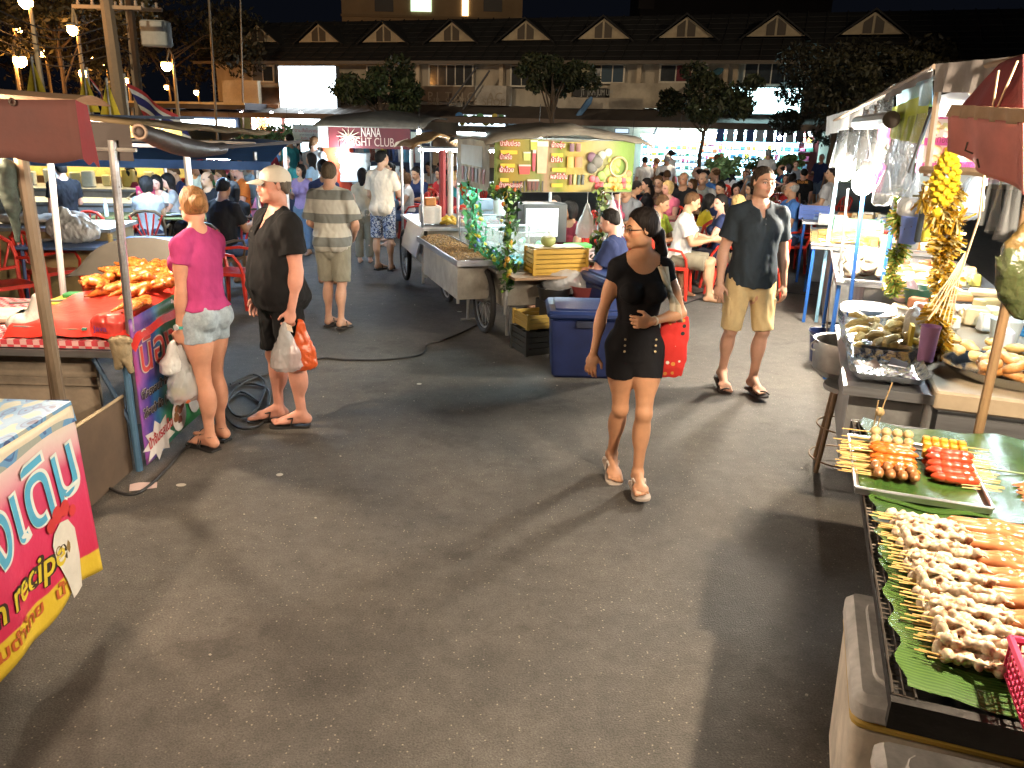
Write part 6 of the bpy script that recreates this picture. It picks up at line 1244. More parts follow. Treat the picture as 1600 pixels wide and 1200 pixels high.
BS=thing('blue_awning_stall','stall with broad blue awning behind the rolled black tarp','food stall',(-4.75,10.6,0),.1)
m=MB(); m.grid(lambda a,b:(-1.9+3.6*a,-.9+2.2*b,1.64+.20*math.sin(min(1,b*1.4)*PI/2)+.02*math.sin(a*17)),20,8); o=m.build('blue_awning',mat('blue_awn',(.06,.16,.42),.6,var=.2,bump=.2),BS); m=MB(); m.grid(lambda a,b:(-1.9+3.6*a,-.905+.02*math.sin(a*22)*b,1.64-.10*b),30,2); m.build('awning_fringe',MATS['blue_awn'],BS)
for x in (-1.7,1.5):
    for y in (-.8,1.2): m=MB(); m.tube([(x,y,0),(x,y,1.75)],.025,6); m.build('post',STEEL,BS)
m=MB(); m.tube([(-1.2,.3,1.62),(1.2,.3,1.62)],.02,6); m.build('tube_light',emat('cold_tube',(.6,.82,1),180),BS)
for i,(px,py,Y,w,l) in enumerate([(20,330,9.5,2.4,'beige stall counter with white cloths at the far left edge'),(150,300,12.5,2.2,'grey stall counter under the yellow lit bags')]):
    p=aty(px,py,Y); T_=thing('stall_counter',l,'counter',(p.x,p.y,0),.1); m=MB(); m.box((0,0,.42),(w,.8,.84)); m.build('counter_body',mat('cnt%d'%i,[(.34,.26,.12),(.2,.2,.2)][i],.7,var=.3),T_); m=MB(); m.box((0,0,.86),(w+.1,.9,.04)); m.build('counter_top',STEELD,T_)
    wheel(T_,(w/2+.1,-.2,.33),.32)
p=aty(38,290,9.5); V=Vol(); V.ell((0,0,.05),(.4,.2,.06)); V.ell((.5,0,.06),(.2,.15,.10)); P_,F_=V.surface(.02,noise=.02,nfreq=14,seed=3); put('heap_of_cloths','heap of pale cloths and bags on the beige counter at the left edge','cloth',obj('cloth_heap',npmesh('cloth_heap',P_,F_,mat('heap',(.45,.40,.34),.8,bump=.3))),(p.x,p.y,.88))
m=MB(); m.rbox((0,0,.28),(.42,.4,.18),.03); m.rbox((0,0,.09),(.4,.38,.18),.03); o=m.build('napkin_dispenser',pal((.5,.03,.10),.4)); p=onz(231,330,.75); o.location=(p.x,p.y,.755); o.scale=(.5,.5,1.0); tag(o,'pink napkin dispenser on the olive table behind the chicken','napkin box')
# ------------------------------------------------------------------ NANA stall in the middle distance
NS=thing('nana_stall','stall with long dark red NANA sign board and grey roof behind the walkers','food stall',tuple(Vector((*aty(600,280,17.0)[:2],0))),-.10)
sa=aty(512,200,17); sb=aty(642,205,17); w=sb.x-sa.x; cx=0; zb=aty(576,232,17).z; zt=aty(576,199,17).z; NS.location=((sa.x+sb.x)/2,17,0)
NR=mat('nana_red',(.11,.012,.014),.6,var=.25,vscale=2)
m=MB(); m.box((0,0,(zb+zt)/2),(w,.06,zt-zb)); sg=m.build('sign_board',NR,NS); m=MB(); m.box((-w/2-.12,0,(zb+zt)/2),(.2,.08,zt-zb)); m.build('white_end_panel',pal((.6,.6,.58),.6),NS)
text('NANA',.26,frame((-w*.10,-.045,zb+(zt-zb)*.55),(1,0,0),(0,0,1)),pal((.60,.50,.42),.5),sg,fit=w*.24); text('NIGHT CLUB',.24,frame((-w*.28,-.045,zb+(zt-zb)*.12),(1,0,0),(0,0,1)),pal((.45,.32,.25),.5),sg,fit=w*.58)
m=MB()
for k in range(12): a=k*PI/6; m.tube([(-w*.25,-.045,zb+(zt-zb)*.55),(-w*.25+.26*math.cos(a),-.045,zb+(zt-zb)*.55+.18*math.sin(a))],[.02,.003],4)
m.build('sun_emblem',pal((.5,.38,.28),.5),sg)
m=MB(); m.poly([(w*.30,-.045,zb+.04),(w*.46,-.045,zb+.12),(w*.48,-.045,zb+.22),(w*.33,-.045,zb+.14)],axis=(0,-.004,0)); m.build('ticket_emblem',pal((.45,.36,.25),.5),sg)
m=MB(); m.grid(lambda a,b:(-w/2-.3+(w+.6)*a,-.1+2.6*b,zt+.02+.35*math.sin(min(1,b*2)*PI/2)*(1-abs(a-.5)*.8)),16,6); o=m.build('roof_tarp',TARP,NS); q_=o.modifiers.new('s','SOLIDIFY'); q_.thickness=.03
m=MB(); m.box((-w*.42,.15,1.05),(.55,.3,1.5)); m.build('orange_red_panel',mat('orp',(.55,.06,.02),.5,var=.2),NS)
m=MB(); m.box((.1,.6,.45),(w*.95,.9,.9)); m.build('counter',GALV,NS); m=MB(); m.box((.1,.6,.92),(w,1.0,.04)); m.build('counter_top',STEEL,NS)
for x in (-w/2,w/2): m=MB(); m.tube([(x,.05,0),(x,.05,zb)],.03,6); m.build('post',STEELD,NS)
m=MB(); m.box((0,2.2,1.3),(w,.05,1.4)); m.build('back_curtain',mat('bkc',(.04,.06,.12),.8,var=.4),NS)
# stacked foam boxes & hanging shirts
p=NS.location
for i in range(14):
    m=MB(); m.rbox((0,0,.05),(.55,.45,.085),.02); o=m.build('foam_box',pal((.62,.70,.75),.5)); o.location=(p.x-w*.20+.01*(i%3),17.1,.94+.0+.062*i if i<9 else .94+.062*(i-9)); 
    if i>=9: o.location.x+=.62
    tag(o,'foam food box in the tall stack under the NANA sign' if i<9 else 'foam food box in the low stack under the NANA sign','foam box','foam boxes stacked under the NANA sign')
for i in range(12):
    V=None; m=MB(); m.rbox((0,0,0),(.30,.08,.5),.04,taper=.8); m.tube([(0,0,.25),(0,0,.33)],.01,4); o=m.build('hanging_garment',pal([(.05,.1,.3),(.5,.55,.6),(.1,.35,.55),(.3,.12,.1),(.45,.5,.5),(.6,.5,.05),(.03,.03,.05)][i%7],.8)); o.location=(p.x-w*.38+i*w*.075,18.6,1.55); tag(o,'garment hanging at the back of the stall under the NANA sign','garment','garments hanging under the NANA sign')
NB=MB(); NB.ball((0,0,0),.07,10,8); o=NB.build('bulb',emat('nana_bulb',(.75,.9,1),330)); q=aty(531,241,16.8); o.location=q; tag(o,'bright cold white bulb hanging below the left end of the NANA sign','bulb')
m=MB(); m.tube([(0,0,.05),(0,0,.35)],.008,4); m.build('bulb_cord',pal((.02,.02,.02),.6),o)
# white Thai sign at left of NANA
def board(label,x0,x1,y0,y1,Y,col,txts,post_=True,em=0,name='sign_board',rz=0):
    a=aty(x0,y0,Y); b=aty(x1,y1,Y); w=b.x-a.x; h=a.z-b.z; T_=thing(name,label,'sign',((a.x+b.x)/2,Y,0),rz); zc=(a.z+b.z)/2
    m=MB(); m.box((0,0,zc),(w,.05,h)); bb=m.build('board',pal(col,.5) if not em else emat('brd%d'%x0,col,em),T_)
    for s,fx,fz,fw,c,sz in txts: text(s,h*sz,frame((-w/2+w*fx,-.035,zc-h/2+h*fz),(1,0,0),(0,0,1)),pal(c,.5),bb,fit=w*fw)
    if post_:
        for x in (-w*.45,w*.45): m=MB(); m.tube([(x,.05,0),(x,.05,zc-h/2)],.02,6); m.build('post',STEELD,T_)
    return T_,w,h,zc,bb
board('white signboard with red thai lettering left of the NANA sign',457,500,194,219,19,(.52,.60,.64),[('ตามสั่งโบราณ',.08,.5,.84,(.4,.03,.08),.3),('อาหารตามสั่ง',.25,.28,.6,(.05,.08,.2),.16),('ส้มตำ  45',.3,.06,.4,(.4,.03,.05),.18)])
board('green and white notice with round emblem right of the NANA sign',642,674,206,224,18,(.50,.58,.52),[('๑ ๒',.55,.3,.35,(.05,.15,.08),.4)])
board('glowing stall front board behind the crowd, below the white thai sign',470,500,222,238,21,(.55,.8,.9),[],em=1.4)
# ------------------------------------------------------------------ right row: skewer grill stall in front
GS=thing('skewer_grill_stall','black framed grill table with wire rim in the lower right corner','food stall',GP(0,0,0),GRZ)
BLK=mat('sooty_steel',(.02,.018,.016),.5,metal=.4,var=.4,vscale=8,bump=.3)
m=MB(); m.box((.62,-.012,.815),(1.26,.03,.075)); m.box((.62,2.0,.80),(1.26,.03,.11)); m.box((.0,1.0,.835),(.02,2.0,.03)); m.box((1.25,1.0,.80),(.03,2.0,.11)); m.build('table_frame',BLK,GS)
m=MB(); m.box((.62,1.0,.775),(1.22,1.98,.02)); m.build('base_plate',pal((.05,.05,.05),.6),GS)
for x,y in ((.42,.12),(1.2,.05),(.30,1.90),(1.2,1.95)): m=MB(); m.box((x,y,.38),(.04,.04,.76)); m.build('leg',BLK,GS)
m=MB()
for i in range(80): y=.0+2.0*i/79; m.tube([(-.005,y,.856),(.045,y,.854),(.05,y,.82)],.0022,4)
for x in (-.005,.02,.045): m.tube([(x,0,.858),(x,2.0,.858)],.003,4)
o=m.build('wire_rim',pal((.12,.10,.08),.4,metal=.7),GS); o['kind']='stuff'
def _leafm(nt,b):
    N=nt.nodes.new;L=nt.links.new; tc=N('ShaderNodeTexCoord'); w=N('ShaderNodeTexWave'); w.bands_direction='Y'; w.inputs['Scale'].default_value=28; w.inputs['Distortion'].default_value=1.2; L(tc.outputs['Object'],w.inputs['Vector']); n=N('ShaderNodeTexNoise'); n.inputs['Scale'].default_value=4; n.inputs['Detail'].default_value=5; L(tc.outputs['Object'],n.inputs['Vector'])
    a=N('ShaderNodeMath'); a.operation='MULTIPLY_ADD'; a.inputs[1].default_value=.25; L(w.outputs[0],a.inputs[0]); L(n.outputs[0],a.inputs[2]); c=N('ShaderNodeValToRGB'); e=c.color_ramp.elements; e[0].position=.35; e[0].color=(.010,.038,.008,1); e[1].position=.85; e[1].color=(.06,.125,.022,1); L(a.outputs[0],c.inputs[0]); L(c.outputs[0],b.inputs['Base Color'])
    bp=N('ShaderNodeBump'); bp.inputs['Strength'].default_value=.35; bp.inputs['Distance'].default_value=.004; L(a.outputs[0],bp.inputs['Height']); L(bp.outputs[0],b.inputs['Normal']); b.inputs['Roughness'].default_value=.26; b.inputs['Specular IOR Level'].default_value=.6
BLEAF=patmat('banana_leaf',_leafm)
def bleaf(label,x0,x1,y0,y1,z,seed,par=None):
    r=random.Random(seed); m=MB(); m.grid(lambda a,b:(x0+(x1-x0)*a+.012*math.sin(b*23+seed),y0+(y1-y0)*b+.015*math.sin(a*11+seed),z+.008*math.sin(a*9+seed)*math.sin(b*7)+.006*math.sin(a*31)+(.012 if a<.03 else 0)),26,22); o=m.build('banana_leaf',BLEAF); o.location=GP(0,0,0); o.rotation_euler=(0,0,GRZ); tag(o,label,'banana leaf')
    m=MB(); m.tube([(x0+.02,y0+(y1-y0)*.5,z+.012),(x1,y0+(y1-y0)*.52,z+.010)],.004,5); m.build('midrib',pal((.14,.2,.05),.5),o); return o
bleaf('banana leaf along the near edge of the grill under the last squid skewers',.016,1.2,.004,.62,.862,1); bleaf('banana leaf under the middle of the squid skewers',.016,1.2,.60,1.10,.866,2); bleaf('banana leaf at the far end of the grill behind the sausage tray',.03,1.2,1.08,1.98,.870,3)
STICK=pal((.62,.40,.12),.6)
def stick(m,x0,x1,y,z,dy=0,dz=0): m.tube([(x0,y,z),(x1,y+dy,z+dz)],.0022,4)
# master skewers; local x along the stick, 0 at the first piece
_n=[0]
def skewer(kind,side):
    T_=thing(kind+'_skewer','x','skewer',(0,0,0),GRZ); r=random.Random(len(kind)*7+side)
    m=MB(); stick(m,-.105 if side<0 else .10,.02 if side<0 else .245,0,.012); m.build('stick',STICK,T_)
    if kind=='fish_ball':
        for i in range(4): m=MB(); m.ball((.022+.041*i,0,.018),.0205,12,8,sc=(1,1,.95)); m.build('ball',mat('fishball',(.50,.36,.17),.4,var=.25,vscale=40),T_)
    elif kind=='yellow_fritter':
        for i in range(5): m=MB(); m.rbox((.022+.032*i,0,.017),(.030,.036,.034),.008,rz=r.uniform(-.2,.2)); m.build('fritter',mat('fritter',(.60,.27,.02),.4,var=.3,vscale=30,bump=.3),T_)
    elif kind=='brown_meatball':
        for i in range(4): m=MB(); m.ball((.022+.041*i,0,.02),.019,10,8,sc=(1,1.6,1)); m.build('meatball',mat('mball',(.32,.14,.05),.35,var=.35,vscale=40,bump=.3),T_)
    else:
        c=(.62,.13,.015) if kind=='orange_sausage' else (.50,.055,.02); m=MB(); L=.165; rr=.0155 if kind=='orange_sausage' else .019
        n=24; m.tube([(L*i/n,.003*math.sin(i*.4),.018) for i in range(n+1)],[rr*(max(.05,1-abs(i/n*2-1)**8))*(.86 if i%5==2 else 1) for i in range(n+1)],12); m.build('sausage',mat(kind,c,.22,var=.18,vscale=20,spec=.7,bump=.3,bscale=70),T_)
    return T_
rr_=random.Random(11)
KL={'fish_ball':'tan fish balls','orange_sausage':'a glossy orange sausage','brown_meatball':'lumpy brown meatballs','yellow_fritter':'yellow fritter cubes','red_sausage':'a scored red sausage'}
def lay(kind,side,x,ys,zs,lab,dx=0):
    M_=skewer(kind,side)
    for i,(y,z) in enumerate(zip(ys,zs)):
        o=M_ if i==0 else dup(M_); o.location=GP(x+rr_.uniform(-.006,.006)+dx*i,y,z); o.rotation_euler=(rr_.uniform(-.1,.1),0,GRZ+rr_.uniform(-.04,.04)); o['group']='skewers of %s on the steel tray'%KL[kind]
        o['label']='skewer of %s, %s'%(KL[kind],lab[i] if i<len(lab) else 'underneath the others')
        if i and len(ys)>3 and rr_.random()<.7:  # a stick of a piece lying beneath
            pass
TR=thing('sausage_tray','shallow steel tray lined with leaf holding meatball and sausage skewers','tray',GP(-.02,1.12,.875),GRZ)
m=MB(); m.rbox((.20,.27,0),(.44,.56,.006),.02); m.build('tray_floor',STEEL,TR)
m=MB(); 
for a,b in (((-.02,-.01),(.42,-.01)),((.42,-.01),(.42,.55)),((.42,.55),(-.02,.55)),((-.02,.55),(-.02,-.01))): m.tube([(*a,.022),(*b,.022)],.006,6); m.add([(*a,.0),(*b,.0),(*b,.022),(*a,.022)],[(0,1,2,3)])
m.build('tray_rim',STEEL,TR); m=MB(); m.grid(lambda a,b:(.0+.40*a,.01+.52*b,.006+.003*math.sin(a*15)),10,8); m.build('leaf_lining',BLEAF,TR)
lay('fish_ball',-1,.03,[1.60,1.565,1.53],[.935,.915,.900],['topmost at the back','middle row of the back rows','lowest of the back rows'])
lay('orange_sausage',-1,.025,[1.49,1.455,1.42,1.385,1.35],[.918,.915,.918,.905,.90],['farthest, touching the fish balls','second from the fish balls','in the middle of its row','second from the brown meatballs','nearest, touching the brown meatballs'])
lay('orange_sausage',-1,.03,[1.47,1.43,1.39,1.33],[.885]*4,['underneath the far end of the upper row','underneath the second one','underneath the middle one','underneath the near end'])
lay('brown_meatball',-1,.02,[1.30,1.262],[.90,.888],['behind the nearest row','nearest row at the front of the tray'])
lay('yellow_fritter',1,.215,[1.60,1.565,1.51],[.925,.915,.90],['farthest row','middle row','nearest row, touching the red sausages'])
lay('red_sausage',1,.225,[1.48,1.445,1.40,1.355,1.31],[.925,.915,.905,.895,.888],['topmost, beside the yellow fritters','second from the yellow fritters','in the middle','second from the front','nearest at the front'])
lay('red_sausage',1,.215,[1.46,1.42,1.38],[.885]*3,['underneath at the back','underneath in the middle','underneath at the front'])
# extra loose sticks poking out left and right
m=MB(); r=random.Random(3)
for i in range(26): y=1.26+.36*i/26; stick(m,-.085+r.uniform(-.02,.02),.06,y,.885+r.uniform(-.004,.02),r.uniform(-.02,.02))
for i in range(22): y=1.28+.34*i/22; stick(m,.33,.455+r.uniform(-.03,.02),y,.885+r.uniform(-.004,.025),r.uniform(-.02,.02))
o=m.build('skewer_ends',STICK); o.location=GP(0,0,0); o.rotation_euler=(0,0,GRZ); tag(o,'bunch of bare bamboo skewer ends sticking out both sides of the tray','skewers',kind='stuff')
# baby squid skewers (cream) : lumpy volumes
def squidsk(seed,L=.22,thin=False):
    r=np.random.RandomState(seed); V=Vol(); n=14 if thin else 9
    for i in range(n):
        t=i/(n-1); V.ell((.0+L*t,r.uniform(-.012,.012),.018+r.uniform(-.003,.008)),(r.uniform(.014,.024),r.uniform(.009,.017),r.uniform(.010,.016)),basis((1,r.uniform(-.8,.8),r.uniform(-.3,.3))),k=.006)
    for i in range(10):
        t=r.uniform(0,1); a=np.array([L*t,r.uniform(-.012,.012),.026]); b=a+np.array([r.uniform(.02,.05),r.uniform(-.02,.02),r.uniform(-.008,.008)]); V.cone(a,b,.005,.002,k=.004)
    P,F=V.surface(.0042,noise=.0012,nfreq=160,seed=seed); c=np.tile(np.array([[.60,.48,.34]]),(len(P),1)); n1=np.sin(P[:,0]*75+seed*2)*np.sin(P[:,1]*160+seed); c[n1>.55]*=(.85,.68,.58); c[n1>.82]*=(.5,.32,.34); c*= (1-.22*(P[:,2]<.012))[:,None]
    return npmesh('squid_pieces',P,F,mat('squid_cream',(.6,.5,.4),.28,vcol=True,spec=.65,var=.12,vscale=60,sub=.15,bump=.2,bscale=120),c)
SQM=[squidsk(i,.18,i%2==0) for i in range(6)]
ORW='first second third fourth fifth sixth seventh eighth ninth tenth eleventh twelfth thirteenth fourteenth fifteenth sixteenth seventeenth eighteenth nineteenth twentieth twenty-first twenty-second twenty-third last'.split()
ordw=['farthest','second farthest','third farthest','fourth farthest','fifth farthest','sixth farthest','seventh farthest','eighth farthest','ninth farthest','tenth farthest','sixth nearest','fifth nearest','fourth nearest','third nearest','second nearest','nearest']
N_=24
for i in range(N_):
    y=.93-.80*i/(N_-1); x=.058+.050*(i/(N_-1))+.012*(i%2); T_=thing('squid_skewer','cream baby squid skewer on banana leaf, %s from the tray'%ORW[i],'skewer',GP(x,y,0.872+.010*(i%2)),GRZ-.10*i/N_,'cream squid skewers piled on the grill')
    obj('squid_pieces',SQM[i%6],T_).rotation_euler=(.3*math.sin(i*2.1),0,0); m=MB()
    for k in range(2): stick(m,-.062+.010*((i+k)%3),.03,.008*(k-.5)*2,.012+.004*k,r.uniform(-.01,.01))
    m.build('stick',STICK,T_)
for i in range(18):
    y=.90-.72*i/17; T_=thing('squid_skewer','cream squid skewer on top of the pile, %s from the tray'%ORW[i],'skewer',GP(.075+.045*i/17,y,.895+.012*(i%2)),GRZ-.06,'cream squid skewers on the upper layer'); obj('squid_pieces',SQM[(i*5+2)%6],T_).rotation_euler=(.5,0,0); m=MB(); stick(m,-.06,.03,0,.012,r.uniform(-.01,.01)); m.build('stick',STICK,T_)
# whole orange squids in a row
def squid(seed):
    V=Vol(); r=np.random.RandomState(seed); V.cone((0,0,.006),(.05,.002,.012),.004,.012,k=.01); V.cone((.05,.002,.012),(.12,-.003,.018),.013,.021,k=.02); V.cone((.12,-.003,.018),(.22,0,.018),.021,.019,k=.02); V.ell((.03,0,.008),(.035,.020,.004),k=.006)
    for i in range(5): V.cone((.22,0,.016),(.28+r.uniform(0,.03),r.uniform(-.02,.02),.008),.007,.003,k=.006)
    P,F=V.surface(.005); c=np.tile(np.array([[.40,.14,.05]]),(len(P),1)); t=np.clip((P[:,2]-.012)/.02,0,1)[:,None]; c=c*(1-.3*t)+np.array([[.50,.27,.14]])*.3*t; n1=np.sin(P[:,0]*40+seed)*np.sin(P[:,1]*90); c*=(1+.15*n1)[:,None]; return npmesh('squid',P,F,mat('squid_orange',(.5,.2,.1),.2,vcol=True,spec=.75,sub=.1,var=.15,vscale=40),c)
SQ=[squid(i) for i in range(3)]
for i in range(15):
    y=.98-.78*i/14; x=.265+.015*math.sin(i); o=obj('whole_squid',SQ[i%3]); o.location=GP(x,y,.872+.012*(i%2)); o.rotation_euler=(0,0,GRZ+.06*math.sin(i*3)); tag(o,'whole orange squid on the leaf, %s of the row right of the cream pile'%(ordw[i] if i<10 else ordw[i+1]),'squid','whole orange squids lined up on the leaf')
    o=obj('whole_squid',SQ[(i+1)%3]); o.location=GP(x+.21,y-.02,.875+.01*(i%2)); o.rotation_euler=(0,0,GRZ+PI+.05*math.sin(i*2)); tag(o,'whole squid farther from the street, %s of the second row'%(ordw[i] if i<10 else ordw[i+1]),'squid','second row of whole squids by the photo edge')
for i in range(8):
    o=obj('whole_squid',SQ[i%3]); o.location=GP(.52+.01*(i%2),1.40-.035*i,.878); o.scale=(.8,.8,.8); o.rotation_euler=(0,0,GRZ+.05*math.sin(i*2)); tag(o,'small pinkish squid right of the sausage tray, %s of that group'%ordw[i],'squid','small squids right of the sausage tray')
# pink basket
PB=thing('pink_basket','pink plastic mesh basket at the right edge over the squids','basket',GP(.24,-.13,.895),GRZ)
PK=mat('pink_plastic',(.55,.05,.12),.3)
m=MB()
for a,b in (((0,0),(.34,0)),((.34,0),(.34,.26)),((.34,.26),(0,.26)),((0,.26),(0,0))): m.tube([(*a,.09),(*b,.09)],.010,6)
m.build('basket_rim',PK,PB)
m=MB()
for k in range(17):
    x=.34*k/16; m.box((x,.004,.045),(.005,.004,.09)); m.box((x,.256,.045),(.005,.004,.09)); m.box((x,.13,.004),(.005,.26,.004))
for k in range(13):
    y=.26*k/12; m.box((.003,y,.045),(.004,.005,.09)); m.box((.337,y,.045),(.004,.005,.09)); m.box((.17,y,.006),(.34,.005,.004))
for z in (.02,.04,.06): m.box((.17,.004,z),(.34,.004,.004)); m.box((.17,.256,z),(.34,.004,.004)); m.box((.003,.13,z),(.004,.26,.004)); m.box((.337,.13,z),(.004,.26,.004))
o=m.build('basket_mesh',PK,PB); o['kind']='stuff'
# foam boxes under the table
FOAM=mat('dirty_foam',(.60,.54,.45),.75,var=.4,vscale=5,bump=.35,bscale=30)
def foambox(label,c,rz,w,d,h,sc=1):
    T_=thing('foam_cooler',label,'foam box',c,rz); m=MB(); m.rbox((0,0,h*.42),(w*.93,d*.93,h*.84),.035,taper=1.06); m.build('box_body',FOAM,T_); m=MB(); m.rbox((0,0,h*.91),(w*1.03,d*1.03,h*.16),.04); l=m.build('lid',mat('foam_lid',(.48,.47,.45),.7,var=.5,vscale=6,bump=.3),T_)
    m=MB(); m.rbox((0,0,h*.995),(w*.78,d*.78,h*.03),.05); m.build('lid_panel',MATS['foam_lid'],l); m=MB(); m.rbox((0,0,h*.825),(w*1.01,d*1.01,h*.045),.035); m.build('yellow_tape',pal((.42,.28,.05),.5),T_)
    return T_
foambox('white foam box with yellow tape, farther one under the grill table',GP(.20,.62,0),GRZ,.46,.58,.60)
foambox('dirty foam box cut by the bottom edge, nearest under the grill table',GP(.31,.02,0),GRZ+.03,.56,.46,.55)
# round receiver: plastic wrapped bag tied behind tray
m=MB(); m.tube([(0,0,0),(.01,0,.10),(.03,.0,.2)],.003,4); m.tube([(-.01,.01,.0),(-.015,.0,.12)],.003,4); m.ball((0,0,.07),.02,8,5); put('skewer_bundle','upright skewer tied with black ribbon behind the meatballs','skewer',m.build('skewer_bundle',pal((.35,.25,.12),.6)),GP(.07,1.72,.93))
post('brown round pole rising behind the sausage tray at the right',GP(.52,2.05,0),(GP(.52,2.05,0)[0],GP(.52,2.05,0)[1],2.25),.021,mat('rustpole',(.30,.19,.10),.35,var=.3,vscale=9,metal=.3,stretch=(1,1,.4)))
# ------------------------------------------------------------------ doughnut and fritter stall
DS=thing('doughnut_stall','stainless stall counter with cream drip panel beyond the sausage tray','food stall',GP(.45,2.60,0),GRZ)
m=MB(); m.box((.62,1.15,.40),(1.25,2.3,.78)); m.build('cabinet',STEEL,DS); m=MB(); m.rbox((.62,1.15,.835),(1.32,2.4,.10),.02); m.build('cream_worktop',pal((.36,.29,.20),.4),DS)
m=MB(); m.box((.62,-.03,.55),(1.26,.02,.42)); m.build('steel_front',STEEL,DS); m=MB(); m.box((.70,-.05,.42),(1.1,.015,.26)); fp_=m.build('cream_panel',pal((.42,.37,.30),.5),DS); m=MB(); m.tube([(.1,-.07,.58),(1.25,-.07,.58)],.014,8); m.build('towel_bar',pal((.08,.07,.07),.3,metal=.8),DS)
text('J  Milk',.07,frame((.28,-.061,.45),(1,0,0),(0,0,1)),pal((.15,.14,.16),.5),fp_); m=MB(); m.tube([(.42,-.062,.50),(.5,-.062,.51),(.6,-.062,.49)],.012,5); m.build('printed_sausage',pal((.5,.28,.2),.5),fp_); text('- - - ------- -',.02,frame((.45,-.061,.40),(1,0,0),(0,0,1)),pal((.2,.2,.3),.5),fp_)
for x,y in ((-.05,.0),(-.05,2.25)): m=MB(); m.tube([(x,y,0),(x,y,.8)],.022,8); m.build('leg',STEELD,DS)
def DSp(x,y,z): return GP(.45+x,2.60+y,z)
# oval steel tray with doughnuts
OT=thing('oval_tray','large round stainless tray holding sugared doughnuts','tray',DSp(.50,.36,.905),GRZ); m=MB(); m.lathe([(.0,.0),(.40,.0),(.46,.045),(.475,.05),(.465,.035),(.40,-.01),(0,-.01)],n=40,sx=1.0,sy=.72); m.build('tray_dish',mat('mirror_steel',(.62,.66,.70),.15,metal=1),OT)
DN=[]
for k in range(3):
    V=Vol(); rk=np.random.RandomState(k)
    for i in range(14): a=i*2*PI/14; V.ell((.036*math.cos(a),.036*math.sin(a),.022+rk.uniform(-.003,.003)),(.022,.022,.020+rk.uniform(-.002,.004)),k=.012)
    P_,F_=V.surface(.005,noise=.001,nfreq=90,seed=k); c_=np.tile(np.array([[.50,.22,.06]]),(len(P_),1)); c_[P_[:,2]>.03]=(.60,.36,.16); DN.append(npmesh('doughnut',P_,F_,mat('dough',(.5,.3,.1),.45,vcol=True,var=.3,vscale=50,bump=.3,bscale=90),c_))
dr=random.Random(5)
for i in range(22):
    a=dr.uniform(0,6.28); x=-.16+.13*math.cos(a)*(i%4)/2; y=.0+.09*math.sin(a)*(i%4)/2; x=-.26+.095*(i%5)+dr.uniform(-.01,.01); y=-.16+.085*((i//5)%3)+dr.uniform(-.01,.01); z=.905+.02+(.045 if i>=13 else 0)+(.02 if i>17 else 0)
    o=obj('doughnut',DN[i%3]); o.location=DSp(.50+x,.36+y,z); o.rotation_euler=(dr.uniform(-.4,.4),dr.uniform(-.4,.4),dr.uniform(0,3)); tag(o,'sugared ring doughnut in the heap on the round tray','doughnut','sugared doughnuts heaped on the round tray')
for i in range(16):
    m=MB(); m.ball((0,0,0),.045,10,7,sc=(1.4,.9,.6)); o=m.build('fritter',mat('pfritter',(.60,.40,.14),.5,var=.3,vscale=20,bump=.3)); o.location=DSp(.02+.11*(i%5)+dr.uniform(-.02,.02),.62+.10*(i//5),.93+.025*(i%2)+.02*(i//8)); o.rotation_euler=(dr.uniform(-.3,.3),dr.uniform(-.3,.3),dr.uniform(0,3)); tag(o,'pale puffed fritter behind the doughnuts','fritter','pale fritters behind the doughnuts')
# foil trays at the street side
FT=thing('foil_tray','foil lined tray of fried fritters jutting towards the street','tray',GP(-.02,2.60,.86),GRZ+.0)
FOIL=mat('foil',(.75,.80,.85),.18,metal=.95,bump=.8,bscale=18)
def ftray(n0,x,y,w,d,z):
    m=MB(); m.grid(lambda a,b:(x+w*a,y+d*b,z+.05*(max(0,1-a*9)+max(0,1-(1-a)*9)+max(0,1-b*9)+max(0,1-(1-b)*9))+.004*math.sin(a*40)*math.sin(b*37)),30,34); return m.build(n0,FOIL,FT)
ftray('foil_liner',.0,.60,.42,.85,.02); ftray('near_foil_liner',.02,.0,.40,.58,.01); m=MB(); m.box((.22,.72,-.02),(.44,1.5,.02)); m.box((.22,-.03,-.03),(.44,.015,.05)); m.build('tray_support',STEEL,FT)
m=MB(); m.box((.22,.7,-.25),(.36,1.3,.42)); m.build('gas_burner_box',STEELD,FT)
for i in range(26):
    V=None; k=i%3; m=MB(); t=[(-.07,0,0),(-.03,.012*(k-1),.012),(.02,-.01*(k-1),.014),(.07,0,.0)] ; m.tube(t,[.014,.024,.024,.013],8); o=m.build('fried_fritter',mat('ffr%d'%(i%2),[(.52,.40,.15),(.44,.32,.13)][i%2],.5,var=.35,vscale=25,bump=.4,bscale=60))
    x=.12+.085*(i%4)+dr.uniform(-.02,.02); y=.68+.085*(i//4 if i<24 else 2)+dr.uniform(-.02,.02); o.location=GP(-.02+x,2.60+y,.90+.03*(i%3)+(.03 if i>12 else 0)); o.rotation_euler=(dr.uniform(-.3,.3),dr.uniform(-.4,.4),dr.uniform(0,3.1)); tag(o,'long pale fried fritter heaped in the foil tray','fritter','fried fritters heaped in the foil tray')
for i in range(2): m=MB(); m.grid(lambda a,b:((a-.5)*.12,(b-.5)*.09,.01*math.sin(a*7+i)+.02*a*b),6,6); put('burnt_scrap',['dark burnt scrap in the near foil tray, left one','dark burnt scrap in the near foil tray, right one'][i],'scrap',m.build('burnt_scrap',pal((.12,.09,.08),.6)),GP(.10+.16*i,2.85+.05*i,.905),i)
m=MB(); m.grid(lambda a,b:(-.02+.36*a,.0+.22*b,.03*math.sin(a*8)*b+.07*abs(a-.5)),14,6); put('blue_paper','pale blue paper lining propped behind the fritters','paper',m.build('blue_paper',pal((.35,.50,.65),.5)),GP(.02,4.08,.92),GRZ)
